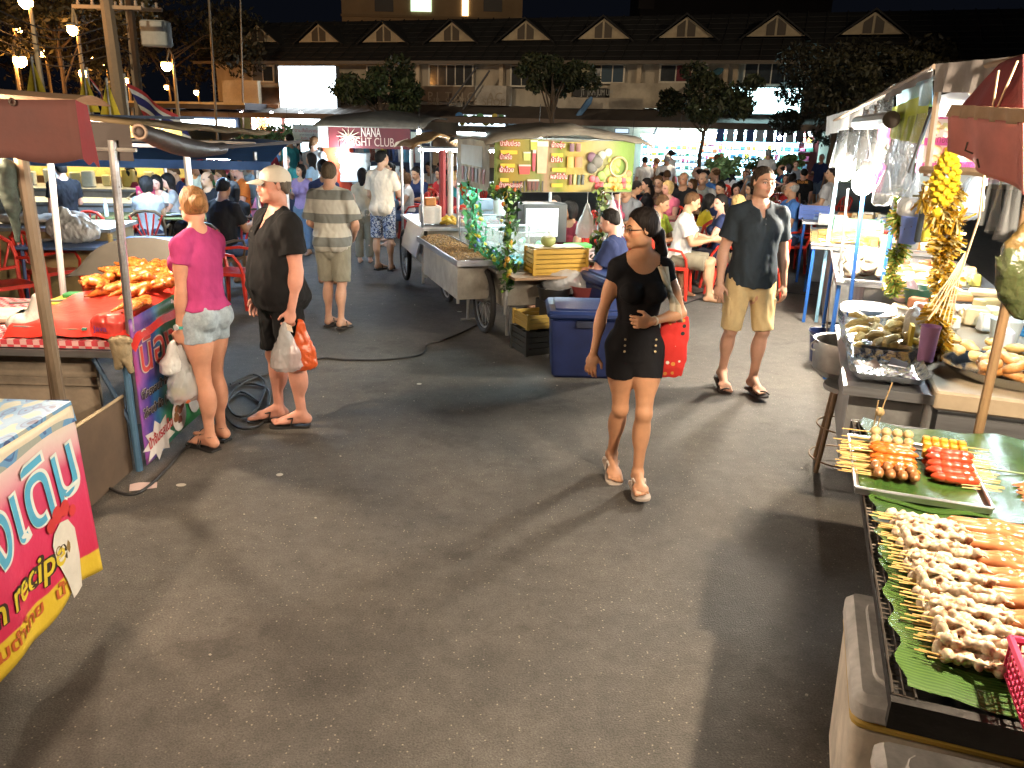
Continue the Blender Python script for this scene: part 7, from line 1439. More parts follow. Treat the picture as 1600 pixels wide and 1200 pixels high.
m=MB(); m.lathe([(.14,0),(.18,.02),(.185,.05)],n=20); put('round_tin','shallow round tin tray behind the blue paper lining','tin',m.build('round_tin',STEEL),GP(.2,4.35,.90))
def cup(label,c,r,h,col,hole=0,name='plastic_cup'):
    m=MB(); m.lathe([(r*.8,0),(r*.82,h*.1),(r*.95,h*.9),(r,h),(r*1.05,h),(r*1.03,h*1.02),(r*.92,h*.98),(r*.75,.01)],n=20); o=m.build(name,pal(col,.4)); o.location=c; tag(o,label,'cup')
    for k in range(hole): m=MB(); a=k*6.28/hole; m.ball((r*.95*math.cos(a),r*.95*math.sin(a),h*.55+.02*(k%2)),.005,6,4); m.build('perforation',pal((.1,.1,.2),.5),o)
    return o
cup('tall lilac and pink plastic cup standing between foil tray and garland',GP(.42,3.10,.90),.052,.20,(.45,.22,.42)); cup('blue perforated plastic cup hanging on the garland post',GP(.40,4.6,1.38),.07,.19,(.16,.24,.62),10)
m=MB(); m.box((0,0,.05),(.02,.1,.14)); put('yellow_sponge','yellow scraper stuck upright in the fritters','scraper',m.build('yellow_scraper',pal((.55,.42,.04),.5)),GP(.36,3.35,.93),GRZ)
V=Vol(); V.ell((0,0,.09),(.05,.08,.12)); P_,F_=V.surface(.008,noise=.006,nfreq=50,seed=11); put('grey_bag','twisted grey plastic bag beside the lilac cup','bag',obj('grey_bag',npmesh('grey_bag',P_,F_,mat('gbag',(.35,.33,.30),.3,bump=.6))),GP(.38,3.50,.92))
# buckets, tubs behind
basin('bright blue bucket behind the doughnut tray',DSp(.75,1.55,.89),.16,.26,(.03,.22,.55),name='bucket'); basin('pink bucket right of the blue one',DSp(1.02,1.50,.89),.14,.24,(.50,.16,.30),name='bucket'); basin('wide red washing-up basin behind the buckets',DSp(.95,2.05,.95),.26,.14,(.55,.06,.03)); basin('clear plastic jar with tongs, right of the fritters',DSp(.46,1.05,.89),.09,.18,(.5,.6,.65),name='jar')
basin('orange bowl behind the tinsel post on the far counter',GP(.62,5.45,.90),.10,.07,(.6,.16,.02)); basin('dark green mesh basket behind the tinsel',GP(.58,4.9,.90),.12,.12,(.03,.10,.07))
m=MB(); m.lathe([(.05,0),(.05,.12),(.02,.15),(.02,.18)],n=12); put('bottle','small white bottle with blue label left of the price cards','bottle',m.build('bottle',pal((.6,.65,.75),.4)),DSp(.45,.98,.89))
# price cards on clips
for i,(x,y,z,c,ang,l) in enumerate([(.62,.80,1.10,(.70,.70,.68),-.5,'blank white price card on a stand, left of the others'),(.80,.66,1.06,(.55,.75,.78),-.55,'pale green price card on a pink clip'),(.93,.58,1.00,(.50,.72,.70),-.6,'pale green price card on a green clip'),(.70,.95,1.05,(.30,.33,.34),-.3,'grey card seen edge on behind the white card')]):
    T_=thing('price_card',l,'price card',DSp(x,y,z),GRZ); u=Vector((math.cos(ang),0,-math.sin(ang)))*1; R=Matrix.Rotation(ang,3,'Y')@Matrix.Rotation(-.45,3,'X')
    m=MB(); m.box((0,0,0),(.11,.003,.17),R=R); cd=m.build('card',pal(c,.4),T_)
    M=(Matrix.Translation((0,0,0))@R.to_4x4())@frame((-.035,-.004,.02),(1,0,0),(0,0,1))
    if i in (1,2): text(['','8 /4','8',''][i],.06,M,pal((.05,.15,.3),.5),cd); 
    if i!=3: m=MB(); m.ball(tuple(R@Vector((0,-.004,-.06))),.012,8,5); m.build('yellow_dot',pal((.6,.45,.03),.5),cd)
    cc=[(.05,.05,.06),(.55,.03,.25),(.05,.45,.25),(.05,.05,.06)][i]; e=R@Vector((0,0,-.08)); m=MB(); m.tube([tuple(e),tuple(e+Vector((-.13,0,-.09)))],.006,6); m.box(tuple(e),(.03,.02,.03),R=R); m.build('clip_arm',pal(cc,.4),T_); m=MB(); m.lathe([(.04,0),(.04,.008),(.0,.012)],tuple(e+Vector((-.13,0,-.10))),12); m.build('clip_base',pal(cc,.4),T_)
# steel pot on stool, bucket
ST=thing('round_stool','rusty round bar stool with wire rings under the steel pot','stool',GP(.10,3.55,0),GRZ)
m=MB(); m.lathe([(.0,.0),(.17,.0),(.17,.03),(0,.03)],(0,0,.55),20); m.build('seat',STEELD,ST)
for i in range(4): a=PI/4+i*PI/2; m=MB(); m.tube([(.13*math.cos(a),.13*math.sin(a),.55),(.20*math.cos(a),.20*math.sin(a),0)],.017,7); m.build('leg',mat('rusty',(.22,.14,.08),.6,var=.4,metal=.3),ST)
for z,rr in ((.30,.175),(.08,.195)): m=MB(); m.torus((0,0,z),rr,.006,24,5); m.build('ring',MATS['rusty'],ST)
PT_=thing('steel_pot','dull steel cooking pot bulging out beside the foil tray','pot',GP(.04,3.75,.58),0); m=MB(); m.lathe([(.0,.0),(.14,.0),(.19,.05),(.20,.20),(.19,.24),(.205,.245),(.185,.235),(.17,.05),(0,.02)],n=24); m.build('pot_body',STEELD,PT_); m=MB(); m.torus((-.20,0,.2),.03,.006,10,5,Matrix.Rotation(PI/2,3,'X')); m.build('handle',STEELD,PT_)
BK=basin('navy blue bucket with wire handle standing on the ground by the third stall',GP(.02,6.3,0),.14,.30,(.02,.035,.12),name='bucket'); m=MB(); m.torus((0,0,.29),.15,.004,20,4,Matrix.Rotation(.35,3,'X')); m.build('wire_handle',STEELD,BK); m=MB(); m.tube([(.02,0,.25),(.0,.02,.7),(.05,.0,1.1),(.1,.1,1.2)],.006,5); m.build('cord_loop',pal((.4,.3,.2),.7),BK)
for i in range(3): m=MB(); m.tube([(0,0,0),(.10+.04*i,.02*i,.42)],.006,5); put('umbrella_rib',['thin blue-black rod leaning in the navy bucket','second thin rod leaning in the navy bucket, in the middle','third thin rod leaning in the navy bucket, rightmost'][i],'rod',m.build('rod',pal((.05,.10,.18),.5)),GP(.0+.04*i,6.3,.05))
# ------------------------------------------------------------------ tinsel garlands on posts
GOLD=mat('gold_tinsel',(.80,.50,.07),.25,metal=.25,vcol=True,spec=.9)
def tinsel(label,pts,seed,n,rad,cols=((.85,.55,.05),(.70,.38,.03),(.95,.80,.35)),m_=None,L=.05):
    r=np.random.RandomState(seed); p0=np.array(pts[0],float); P=[np.array(p,float)-p0 for p in pts]; T_=thing('tinsel_garland',label,'garland',tuple(pts[0])); m=MB(); m.tube([tuple(p) for p in P],.004,4); m.build('core_wire',pal((.3,.25,.1),.5),T_); Q=[];C=[]; seg=len(P)-1
    for i in range(n):
        t=seg*(i+.5)/n; k=min(int(t),seg-1); c=P[k]+(P[k+1]-P[k])*(t-k)+r.normal(size=3)*.008; ax=nrm(P[k+1]-P[k]); d=r.normal(size=3); d-=ax*(d@ax); d=nrm(d)+ax*r.uniform(-.3,.3); l=rad*r.uniform(.55,1.15)*(1+.35*math.sin(t*5+seed)); w=nrm(np.cross(d,r.normal(size=3)))*.0058; e=c+d*l+np.array([0,0,-.15*l]); Q+= [c-w,c+w,e+w,e-w]; C+=[np.array(cols[r.randint(len(cols))])*r.uniform(.5,1.2)]*4
    o=obj('tinsel',npmesh('tinsel',np.array(Q),np.arange(len(Q)).reshape(-1,4),m_ or GOLD,np.array(C)),T_); o['kind']='stuff'
    m=MB()
    for i in range(0): pass
    return T_
vlg=lambda l,y: [aty(px,py,y) for px,py in l]
tinsel('thick gold tinsel garland wound down the nearer right post',vlg([(1478,285),(1462,330),(1490,350),(1470,400),(1478,440),(1462,490),(1475,530),(1455,570),(1462,610)],4.45),1,5600,.066)
tinsel('bunch of gold tinsel hanging from the wooden beam',vlg([(1440,310),(1475,312),(1500,300),(1470,330),(1500,345)],4.4),7,1100,.06)
tinsel('greenish gold tinsel garland on the farther blue post',vlg([(1412,295),(1400,340),(1412,380),(1392,420),(1400,460)],5.9),2,1700,.06,((.6,.75,.15),(.25,.45,.12),(.9,.65,.15)))
tinsel('silver fringe of foil strips hanging under the green roof sheet',vlg([(1385,240),(1405,238),(1425,232)],6.3),3,260,.10,((1.2,1.3,1.4),(.8,.9,1)),mat('silver_tinsel',(.75,.78,.82),.2,metal=.4,vcol=True))
post('thin steel post carrying the thick gold tinsel',tuple(Vector(vlg([(1448,650)],4.45)[0])),tuple(vlg([(1492,250)],4.45)[0]),.018,STEELD)
post('second pale pipe beside the tinsel post',tuple(Vector(vlg([(1442,690)],4.35)[0])),tuple(vlg([(1455,610)],4.35)[0]),.02,pal((.4,.38,.34),.5))
post('bright blue post at the corner of the third right stall',(GP(.40,5.75,0)),(GP(.40,5.75,0)[0],GP(.40,5.75,0)[1],1.55),.022,mat('bluepost',(.03,.13,.45),.4,metal=.2))
post('bright blue post under the nearer dazzling bulb',(aty(1340,430,6.7).x,6.7,0),tuple(aty(1350,292,6.7)),.016,MATS['bluepost'])
post('pale post left of the blue one under the bulb',(aty(1318,420,7.4).x,7.4,0),tuple(aty(1325,295,7.4)),.012,STEELD)
post('light blue post at the fourth right stall',(aty(1290,400,9.2).x,9.2,0),(aty(1290,400,9.2).x,9.2,1.9),.02,pal((.25,.45,.6),.5))
# yellow marigold garland
T_=thing('marigold_garland','yellow marigold flower garland hanging in front of the pink menu board','garland',tuple(vlg([(1478,275)],3.9)[0])); r=random.Random(4); FLR=[]
for k in range(70):
    t=k/70; a=k*2.4; rad=.052*math.sin(PI*min(1,.18+t*.82)); m=MB() if k<1 else None
    if k<1: m.ball((0,0,0),.018,8,5,sc=(1,1,.7)); fm=m.mesh('flower',mat('marigold',(.65,.45,.01),.6,bump=1,bscale=120,var=.2))
    o=obj('flower',fm,T_); o.location=(rad*math.cos(a),rad*math.sin(a),.14-.27*(1-t)); o.rotation_euler=(a,t,0)
m=MB(); m.tube([(0,0,.12),(0,0,.24)],.004,4); m.build('string',pal((.4,.35,.3),.6),T_); m=MB(); m.ball((-.01,0,-.17),.025,8,6); m.build('tassel',MATS['marigold'],T_)
# ------------------------------------------------------------------ stalls three and four
def gstall(label,x,y,w,l,h,m_=STEEL,lab2='stall_table'):
    T_=thing(lab2,label,'food stall',GP(x,y,0),GRZ); m=MB(); m.box((w/2,l/2,h),(w,l,.03)); m.build('counter_top',m_,T_); m=MB(); m.box((w/2+.12,l/2,h/2),(w-.24,l-.1,h-.05)); m.build('cabinet',GALV,T_)
    for a in (.03,w-.03):
        for b in (.03,l-.03): m=MB(); m.tube([(a,b,0),(a,b,h)],.02,6); m.build('leg',MATS['bluepost'] if a<.1 else STEELD,T_)
    for a,b in (((0,0),(w,0)),((0,0),(0,l))): m=MB(); m.tube([(*a,h+.04),(*b,h+.04)],.010,6); m.build('rail',STEEL,T_)
    return T_
gstall('third right stall, its steel tray piled with white chicken rolls',.02,5.65,1.3,1.9,.88); gstall('fourth right stall with a tray of orange and pale skewers',-.18,8.0,1.4,2.1,.88); gstall('fifth right stall far up the row with blue baskets',-.3,10.8,1.4,2.2,.88)
for i in range(15):
    V=Vol(); rk=np.random.RandomState(i%3)
    if i<3:
        for k in range(5): V.ell((rk.uniform(-.03,.03),rk.uniform(-.05,.05),.05+.02*k),(.05,.06,.04),k=.02)
        P_,F_=V.surface(.009,noise=.004,nfreq=50,seed=i); c_=np.tile(np.array([[.62,.55,.42]]),(len(P_),1)); c_[P_[:,2]<.035]=(.22,.08,.03); 
        if i==0: RM=[]
        RM.append(npmesh('roll',P_,F_,mat('cream_roll',(.6,.5,.4),.4,vcol=True,var=.15,bump=.2),c_))
    o=obj('stuffed_roll',RM[i%3]); o.location=GP(.16+.11*(i%3),5.80+.15*(i//3),.90+(.06 if i%2 else 0)); o.rotation_euler=(0,0,dr.uniform(0,3)); tag(o,'pale stuffed roll with browned base on the third stall','roll','pale stuffed rolls on the third right stall')
for i in range(40):
    m=MB(); m.tube([(0,0,0),(.09,0,.01),(.16,0,0)],[.012,.02,.012],6) if i<1 else None
    if i<1: fm=m.mesh('satay_meat',mat('satay',(.55,.28,.08),.35,var=.4,vscale=20)); m=MB(); m.tube([(-.1,0,.0),(.02,0,.0)],.003,4); sm_=m.mesh('stick',STICK)
    T_=thing('satay_skewer','satay skewer in the dense pile on the fourth right stall','skewer',GP(-.10+.15*(i%3),8.05+.045*(i//3)*2.2,.92+.02*(i%2)+.02*(i%3)),GRZ+dr.uniform(-.3,.3),'satay skewers piled on the fourth right stall'); obj('satay_meat',fm,T_); obj('stick',sm_,T_)
crate('green lattice crate with greens behind the bulbs on the right row',GP(.35,9.2,.90),GRZ,.55,.4,.22,(.15,.32,.22),nb=4); crate('blue basket on the far right stall, below the dark seller',GP(-.15,11.3,.9),GRZ,.4,.35,.2,(.03,.10,.40),nb=3); crate('brown wicker tray of skewers behind the tinsel',GP(.65,5.9,.9),GRZ,.5,.5,.08,(.40,.22,.08),nb=2)
crate('white foam carton beside the blue basket at the far stalls',GP(.1,10.6,.9),GRZ,.35,.3,.14,(.6,.6,.55),nb=2)
V=Vol(); V.ell((0,0,.06),(.14,.10,.07)); V.ell((.05,.04,.09),(.06,.05,.05)); P_,F_=V.surface(.012,noise=.012,nfreq=40,seed=3); put('lettuce','bright yellow-green lettuce heads on the third right stall','lettuce',obj('lettuce',npmesh('lettuce',P_,F_,pal((.42,.48,.04),.5))),GP(.50,6.6,.90))
V=Vol(); V.ell((0,0,.08),(.10,.09,.10)); P_,F_=V.surface(.01,noise=.005,nfreq=40,seed=4); put('pink_bag','pink and white plastic bag of food behind the green tinsel','bag',obj('pink_bag',npmesh('pink_bag',P_,F_,mat('pbag',(.60,.42,.45),.3,bump=.5))),GP(.48,5.0,.9))
for i in range(8): m=MB(); m.rbox((0,0,0),(.22,.16,.05),.02); o=m.build('food_pack',pal([(.6,.4,.2),(.55,.3,.12),(.6,.5,.3)][i%3],.4)); o.location=GP(.60+.24*(i%3),4.95+.25*(i//3),.93+.04*(i%2)); o.rotation_euler=(0,0,GRZ+dr.uniform(-.3,.3)); tag(o,'tan food pack laid out behind the tinsel posts','food pack','tan food packs behind the tinsel posts')
# ------------------------------------------------------------------ roofs, sheets and boards of the right row
RR=thing('right_row_canopy','long low canopy frame of the right stalls with grey and clear sheets','canopy',GP(0,0,0),GRZ)
def gl(p): # world -> frame local
    v=np.array(p,float)-np.array([.92,1.56,0]); return (v[0]*.944-v[1]*.33,v[0]*.33+v[1]*.944,v[2])
def q4(l,Ys): return [gl(aty(px,py,Y)) for (px,py),Y in zip(l,Ys)]
def sheet(name,l,Ys,m_,fold=.01,nf=22,nu=24,nv=8,par=None,th=0):
    A,B,C_,D=[Vector(p) for p in q4(l,Ys)]; m=MB()
    m.grid(lambda a,b:tuple((A*(1-a)+B*a)*(1-b)+(D*(1-a)+C_*a)*b+Vector((fold*math.sin(a*nf)*(0.3+b),fold*.6*math.sin(a*nf*1.7),0))),nu,nv); o=m.build(name,m_,par or RR)
    if th: q=o.modifiers.new('s','SOLIDIFY'); q.thickness=th
    return o
GREYT=mat('grey_canvas',(.22,.20,.19),.7,var=.35,vscale=4,bump=.3); GREENT=mat('green_canvas',(.40,.50,.05),.6,var=.2,bump=.3,bscale=8); BLUET=mat('pale_blue_sheet',(.25,.48,.62),.35,var=.2,vscale=5,bump=.3)
sheet('roof_edge_sheet',[(1460,103),(1385,140),(1382,158),(1458,118)],[4.6,6.2,6.2,4.6],pal((.12,.10,.09),.7)); sheet('roof_edge_sheet',[(1400,130),(1350,165),(1352,172),(1400,140)],[6.2,7.5,7.5,6.2],STEELD)
sheet('pale_blue_roof',[(1458,110),(1400,145),(1402,178),(1456,165)],[4.7,6.2,6.4,4.9],BLUET,.02); sheet('grey_roof_sheet',[(1590,88),(1462,100),(1458,144),(1580,146)],[3.9,4.6,4.6,3.9],GREYT,.02)
sheet('green_side_sheet',[(1456,142),(1394,168),(1390,215),(1440,225)],[5.0,6.0,6.0,5.0],GREENT,.02)
sheet('clear_side_sheet',[(1450,175),(1388,190),(1372,300),(1420,310)],[5.0,6.0,6.0,5.0],PLASC,.05,30); sheet('clear_drop_sheet',[(1398,130),(1352,160),(1345,192),(1392,192)],[6.0,7.4,7.4,6.0],PLASC,.03,20)
sheet('far_clear_sheet',[(1390,190),(1312,200),(1300,262),(1372,270)],[7.0,9.0,9.0,7.0],PLASC,.04,25); sheet('far_white_roof',[(1350,165),(1292,182),(1290,212),(1345,195)],[8,11,11,8],mat('wroof',(.5,.53,.55),.5,var=.3),.02); sheet('white_inner_roof',[(1600,120),(1462,150),(1470,200),(1600,190)],[5.2,6,7,6.5],pal((.45,.52,.56),.5),.02)
# rolled sheet with dark round end
A,B=[Vector(p) for p in q4([(1392,187),(1340,192)],[5.6,7.2])]; m=MB(); m.tube([A,(A+B)/2,B],.055,10); m.build('rolled_clear_sheet',mat('rolled',(.5,.5,.5),.25,bump=.4),RR); m=MB(); R_=Matrix.Rotation(PI/2,3,'X'); m.lathe([(0,-.01),(.052,-.01),(.056,.01),(0,.012)],tuple(A+Vector((.0,-.03,0))),14,sy=1,R=R_); m.build('roll_end_cap',pal((.05,.035,.025),.6),RR)
# frame bars
for l,Ys,r_ in [([(1470,110),(1448,275)],[4.6,4.6],.02),([(1440,265),(1520,268),(1600,280)],[4.5,4.2,3.9],.022),([(1456,170),(1420,270)],[4.7,4.7],.012),([(1395,135),(1600,90)],[6.2,3.7],.016),([(1300,190),(1460,104)],[10.5,4.6],.015),([(1500,125),(1530,160)],[4.6,4.6],.014),([(1600,130),(1540,150)],[4.3,4.3],.014),([(1365,195),(1378,262)],[6.6,6.6],.006),([(1355,200),(1362,255)],[6.9,6.9],.005)]:
    m=MB(); m.tube([Vector(p) for p in q4(l,Ys)],r_,6); m.build('frame_bar',mat('wood_bar',(.28,.20,.13),.6,var=.3) if r_>.012 else pal((.05,.05,.05),.6),RR)
sheet('grey_post_strip',[(1545,150),(1530,150),(1528,290),(1543,290)],[5.2,5.2,5.2,5.2],pal((.3,.3,.3),.6),.0)
# magenta menu boards behind
MBRD=thing('pink_menu_board','magenta board with food photos and thai dish names behind the right stalls','menu board',GP(0,0,0),GRZ)
def qb(l,Y): return q4(l,[Y]*len(l))
def mboard(px0,px1,py0,py1,Y,name='board',c=(.42,.05,.20)):
    a=Vector(qb([(px0,py1)],Y)[0]); b=Vector(qb([(px1,py1)],Y)[0]); t=Vector(qb([(px0,py0)],Y)[0]); m=MB(); hgt=t.z-a.z; u=(b-a); v=Vector((0,0,hgt)); n=u.cross(v).normalized()*.02; m.add([a,b,b+v,a+v,a-n,b-n,b+v-n,a+v-n],[(0,1,2,3),(7,6,5,4),(0,4,5,1),(1,5,6,2),(2,6,7,3),(3,7,4,0)]); return m.build(name,pal(c,.5),MBRD),a,u,v,n
bd,a,u,v,n=mboard(1432,1545,182,268,6.6)
def pic(fu,fv,wu,hv,c,food,seed):
    p=a+u*fu+v*fv+n*.15; m=MB(); m.add([p,p+u*wu,p+u*wu+v*hv,p+v*hv],[(0,1,2,3)]); o=m.build('food_photo',pal(c,.5),bd); r=random.Random(seed)
    for k in range(10): q=p+u*wu*r.uniform(.15,.85)+v*hv*r.uniform(.2,.8)+n*.2; m=MB(); m.ball(tuple(q),r.uniform(.02,.045),8,5,sc=(1.3,.15,.8)); m.build('printed_food',pal(tuple(x*r.uniform(.6,1.4) for x in food),.5),o)
pic(.02,.62,.42,.34,(.5,.42,.38),(.45,.22,.12),1); pic(.02,.16,.42,.32,(.55,.35,.3),(.5,.15,.08),2); pic(.52,.18,.44,.38,(.6,.55,.5),(.5,.12,.08),3); pic(.56,.66,.40,.28,(.5,.4,.35),(.4,.2,.1),4)
for s,fu,fv,w_ in (('ไก่ทอด',.1,.53,.28),('ปีกไก่',.06,.04,.25),('ลาบทอด',.56,.05,.3)): text(s,.08,frame(a+u*fu+v*fv+n*.3,u,v),pal((.12,.03,.02),.5),bd,fit=u.length*w_)
bd,a,u,v,n=mboard(1545,1600,185,280,6.2,'board'); pic(.1,.2,.8,.5,(.55,.35,.3),(.5,.15,.08),5); text('ของทอด',.08,frame(a+u*.1+v*.05+n*.3,u,v),pal((.6,.5,.5),.5),bd,fit=u.length*.6)
bd,a,u,v,n=mboard(1358,1378,195,300,7.6,'narrow_board'); pic(.1,.5,.8,.3,(.55,.35,.3),(.5,.2,.1),7)
bd,a,u,v,n=mboard(1432,1600,270,288,6.4,'pale_ledge',(.40,.50,.52))
# stuff behind on the wall: hanging utensils, dark pot
for i,(px,py,Y,w,h,c,l) in enumerate([(1448,330,5.6,.07,.30,(.05,.06,.07),'dark ladle hanging behind the gold tinsel'),(1455,345,5.3,.06,.22,(.55,.42,.03),'yellow tag hanging behind the gold tinsel'),(1430,345,5.9,.14,.30,(.45,.48,.48),'clear bag of limes hanging behind the blue cup'),(1415,345,5.9,.05,.35,(.3,.3,.3),'steel skimmer hanging left of the gold tinsel')]):
    m=MB(); m.rbox((0,0,-h/2),(w,.03,h),.02); m.tube([(0,0,0),(0,0,.12)],.003,4); put('hanging_item',l,'utensil',m.build('hanging_utensil',pal(c,.4)),tuple(aty(px,py-20,Y)))
m=MB(); m.lathe([(0,0),(.12,0),(.15,.14),(.13,.20),(0,.22)],n=16); put('black_pot','black pot with lid behind the brown pole','pot',m.build('black_pot',pal((.02,.02,.02),.4)),DSp(.80,1.9,1.05))
m=MB(); m.rbox((0,0,.2),(.5,.3,.6),.04); put('pink_tank','pale pink plastic tank at the right edge behind the pole','tank',m.build('pink_tank',pal((.45,.32,.34),.5)),DSp(1.35,1.7,.9))
# maroon and pink parasol canopy in front at upper right
PC=thing('pink_parasol','faded maroon parasol with sagging pink sheet and beige hem at the upper right','parasol',GP(0,0,0),GRZ)
sheet('maroon_top',[(1600,85),(1560,100),(1495,172),(1600,170)],[2.9,3.0,3.2,2.6],mat('par_mar',(.16,.025,.03),.85,var=.3,bump=.3),.01,9,par=PC,th=.004)
sheet('beige_hem',[(1600,170),(1488,163),(1482,182),(1600,196)],[2.5,3.0,3.0,2.5],mat('hem',(.30,.20,.12),.8,var=.3,bump=.5,bscale=30),.008,30,par=PC,th=.004)
sheet('pink_sagging_sheet',[(1600,192),(1483,180),(1486,236),(1600,305)],[2.5,3.0,3.0,2.5],mat('par_pink',(.42,.15,.13),.75,var=.25,vscale=6,bump=.4,bscale=10),.015,10,24,10,par=PC,th=.003)
for l in ([(1590,95),(1545,200),(1530,340),(1500,430),(1450,500)],[(1560,110),(1540,240),(1535,330)]): m=MB(); m.tube([Vector(p) for p in q4(l,[2.8]*len(l))],.0035,4); m.build('straw_string',pal((.50,.38,.24),.7),PC)
for i in range(7): l=[(1508,395),(1480+i*3,440),(1450+i*6,480+i*5)]; m=MB(); m.tube([Vector(p) for p in q4(l,[3.2]*3)],.002,4); m.build('string_tail',pal((.6,.5,.35),.7),PC)
for l in ([(1512,222),(1508,235),(1520,240)],[(1527,248),(1530,262)]): m=MB(); m.tube([Vector(p) for p in q4(l,[2.7]*len(l))],.003,4); m.build('hook',pal((.05,.03,.02),.5),PC)
# plastic bags, hanging green bag at right edge
sheet('clear_hanging_sheet',[(1600,290),(1550,270),(1540,350),(1575,385)],[3.5,3.6,3.6,3.5],PLASC,.03,18,par=PC)
V=Vol(); V.loft((0,0,0),np.eye(3),[(-.32,.02,.02,0),(-.22,.10,.06,0),(-.1,.14,.07,0),(0,.12,.05,0),(.12,.04,.03,0)],k=.02); P_,F_=V.surface(.009,noise=.006,nfreq=40,seed=5); c_=np.tile(np.array([[.06,.075,.03]]),(len(P_),1)); c_[P_[:,2]>-.02]=(.15,.10,.035); c_[(P_[:,0]>.02)&(P_[:,2]<-.02)&(P_[:,2]>-.18)]=(.25,.10,.05)
put('hanging_food_bag','clear bag of dark greens and noodles hanging at the right edge','bag',obj('hanging_food_bag',npmesh('hanging_food_bag',P_,F_,mat('foodbag',(.2,.2,.1),.2,vcol=True,spec=.8,bump=.7,bscale=50),c_)),tuple(aty(1618,380,3.3)))

xr=random.Random(77)
for (x0,x1,y0,y1,n,z,lab,grp,cols,cat_) in [(.45,1.2,5.8,7.4,26,.90,'packet of grilled food on the third right stall','grilled food packets on the third right stall',[(.6,.4,.2),(.55,.25,.08),(.6,.55,.4),(.5,.45,.1),(.35,.12,.05)],'food packet'),(.30,1.1,8.1,9.9,26,.90,'food tub on the fourth right stall','food tubs on the fourth right stall',[(.6,.45,.25),(.55,.2,.06),(.6,.6,.55),(.2,.35,.1),(.5,.08,.05)],'food tub'),(-.2,.9,10.9,12.8,26,.90,'food tub on the fifth right stall','food tubs on the fifth right stall',[(.6,.45,.25),(.55,.2,.06),(.6,.6,.55),(.2,.3,.5)],'food tub'),(.5,1.25,4.0,5.0,20,.90,'wrapped snack behind the doughnut tray','wrapped snacks behind the doughnut tray',[(.6,.5,.3),(.6,.6,.55),(.5,.2,.1),(.45,.4,.2)],'snack')]:
    for i in range(n):
        w=xr.uniform(.08,.18); h=xr.uniform(.04,.12); m=MB(); m.rbox((0,0,h/2),(w,w*xr.uniform(.6,1),h),.015,taper=xr.uniform(.8,1.1)); o=m.build('food_packet',pal(xr.choice(cols),.35)); k=int(math.ceil(math.sqrt(n))); o.location=GP(x0+(x1-x0)*((i%k)+.5)/k+xr.uniform(-.02,.02),y0+(y1-y0)*((i//k)+.5)/k+xr.uniform(-.03,.03),z); o.rotation_euler=(0,0,xr.uniform(0,3)); tag(o,lab,cat_,grp)
for i in range(7):
    o=bag(None,(0,0,0),.16+.03*(i%3),.26,PLAS,'plastic_bag',30+i,'clear bag of food hanging under the right row canopy','bag',loc=tuple(aty(1385+24*i+(10 if i%2 else 0),268+6*(i%3),[6.4,6.2,5.8,5.6,5.4,5.4,5.2][i])),group='clear bags hanging under the right row canopy')
# ------------------------------------------------------------------ the crowd: a few people built once, then copied and coloured
SITL=dict(ll=((-.12,1,-.06),(-.02,.05,-1),0,0),rl=((.12,1,-.06),(.02,.08,-1),0,0),sit=1,hc=.7)
def P_(**k): d=dict(SITL); d.update(k); return d
TOP=dict(col=(.5,.5,.5),t=.015,sleeve=.65,flare=.016,hem=-.04,neck=(.040,.045,.035),wr=.004,name='shirt'); TOPF=dict(col=(.5,.5,.5),t=.011,sleeve=.35,flare=.01,hem=-.02,neck=(.045,.055,.04),wr=.003,name='top')
SHO=dict(col=(.1,.1,.15),t=.015,len=.9,flare=.02,waist=-.01,name='shorts'); JNS=dict(col=(.06,.08,.14),t=.012,len=1.9,flare=.015,waist=-.01,name='trousers')
VX=.0125; PR={}
def proto(k,*a,**kw):
    inf=person('proto',(0,60,0),0,*a,vox=VX,face=False,**kw); PR[k]=(inf['root'],[0])
proto('sm1',1.74,'m',.3,P_(lean=.15,head=(.1,-.15,0),la=((-.15,.5,-1),(.25,1,.05)),ra=((.15,.5,-1),(-.25,1,.25))),hair='short',top=TOP,bottom=SHO)
proto('sm2',1.78,'m',.5,P_(lean=.05,head=(-.4,0,0),la=((-.3,.3,-1),(.3,1,-.2)),ra=((.3,.7,-.8),(-.2,.5,1))),hair='bald',top=TOP,bottom=SHO)
proto('sf1',1.62,'f',.1,P_(lean=.12,head=(.3,-.1,0),la=((-.1,.5,-1),(.2,1,.1)),ra=((.1,.6,-.8),(-.2,.5,.9))),hair='long',top=TOPF,bottom=SHO)
proto('sf2',1.62,'f',.25,P_(lean=.1,head=(-.5,-.05,0),la=((-.2,.6,-1),(.3,1,.1)),ra=((.15,.4,-1),(-.3,1,0))),hair='bob',top=TOPF,bottom=JNS)
proto('sf3',1.64,'f',.05,P_(lean=.08,head=(.6,0,0),la=((-.2,.6,-1),(.3,1,.4)),ra=((.15,.4,-1),(-.3,1,0))),hair='pony',top=TOPF,bottom=SHO)
proto('m1',1.74,'m',.2,dict(la=((-.15,.05,-1),(.0,.3,-1)),ra=((.2,.2,-1),(-.3,1,.1)),ll=((-.06,.1,-1),(0,-.1,-1),0,0),rl=((.06,-.05,-1),(0,-.15,-1),0,0)),hair='short',top=TOP,bottom=SHO)
proto('m2',1.76,'m',.4,dict(head=(.5,0,0),la=((-.2,.2,-1),(.5,.8,-.2)),ra=((.2,.1,-1),(0,.3,-1))),hair='grey',top=TOP,bottom=JNS)
proto('f1',1.62,'f',.1,dict(head=(-.3,0,0),la=((-.1,.0,-1),(0,.2,-1)),ra=((.15,.2,-1),(-.3,.8,.3))),hair='long',top=TOPF,bottom=JNS)
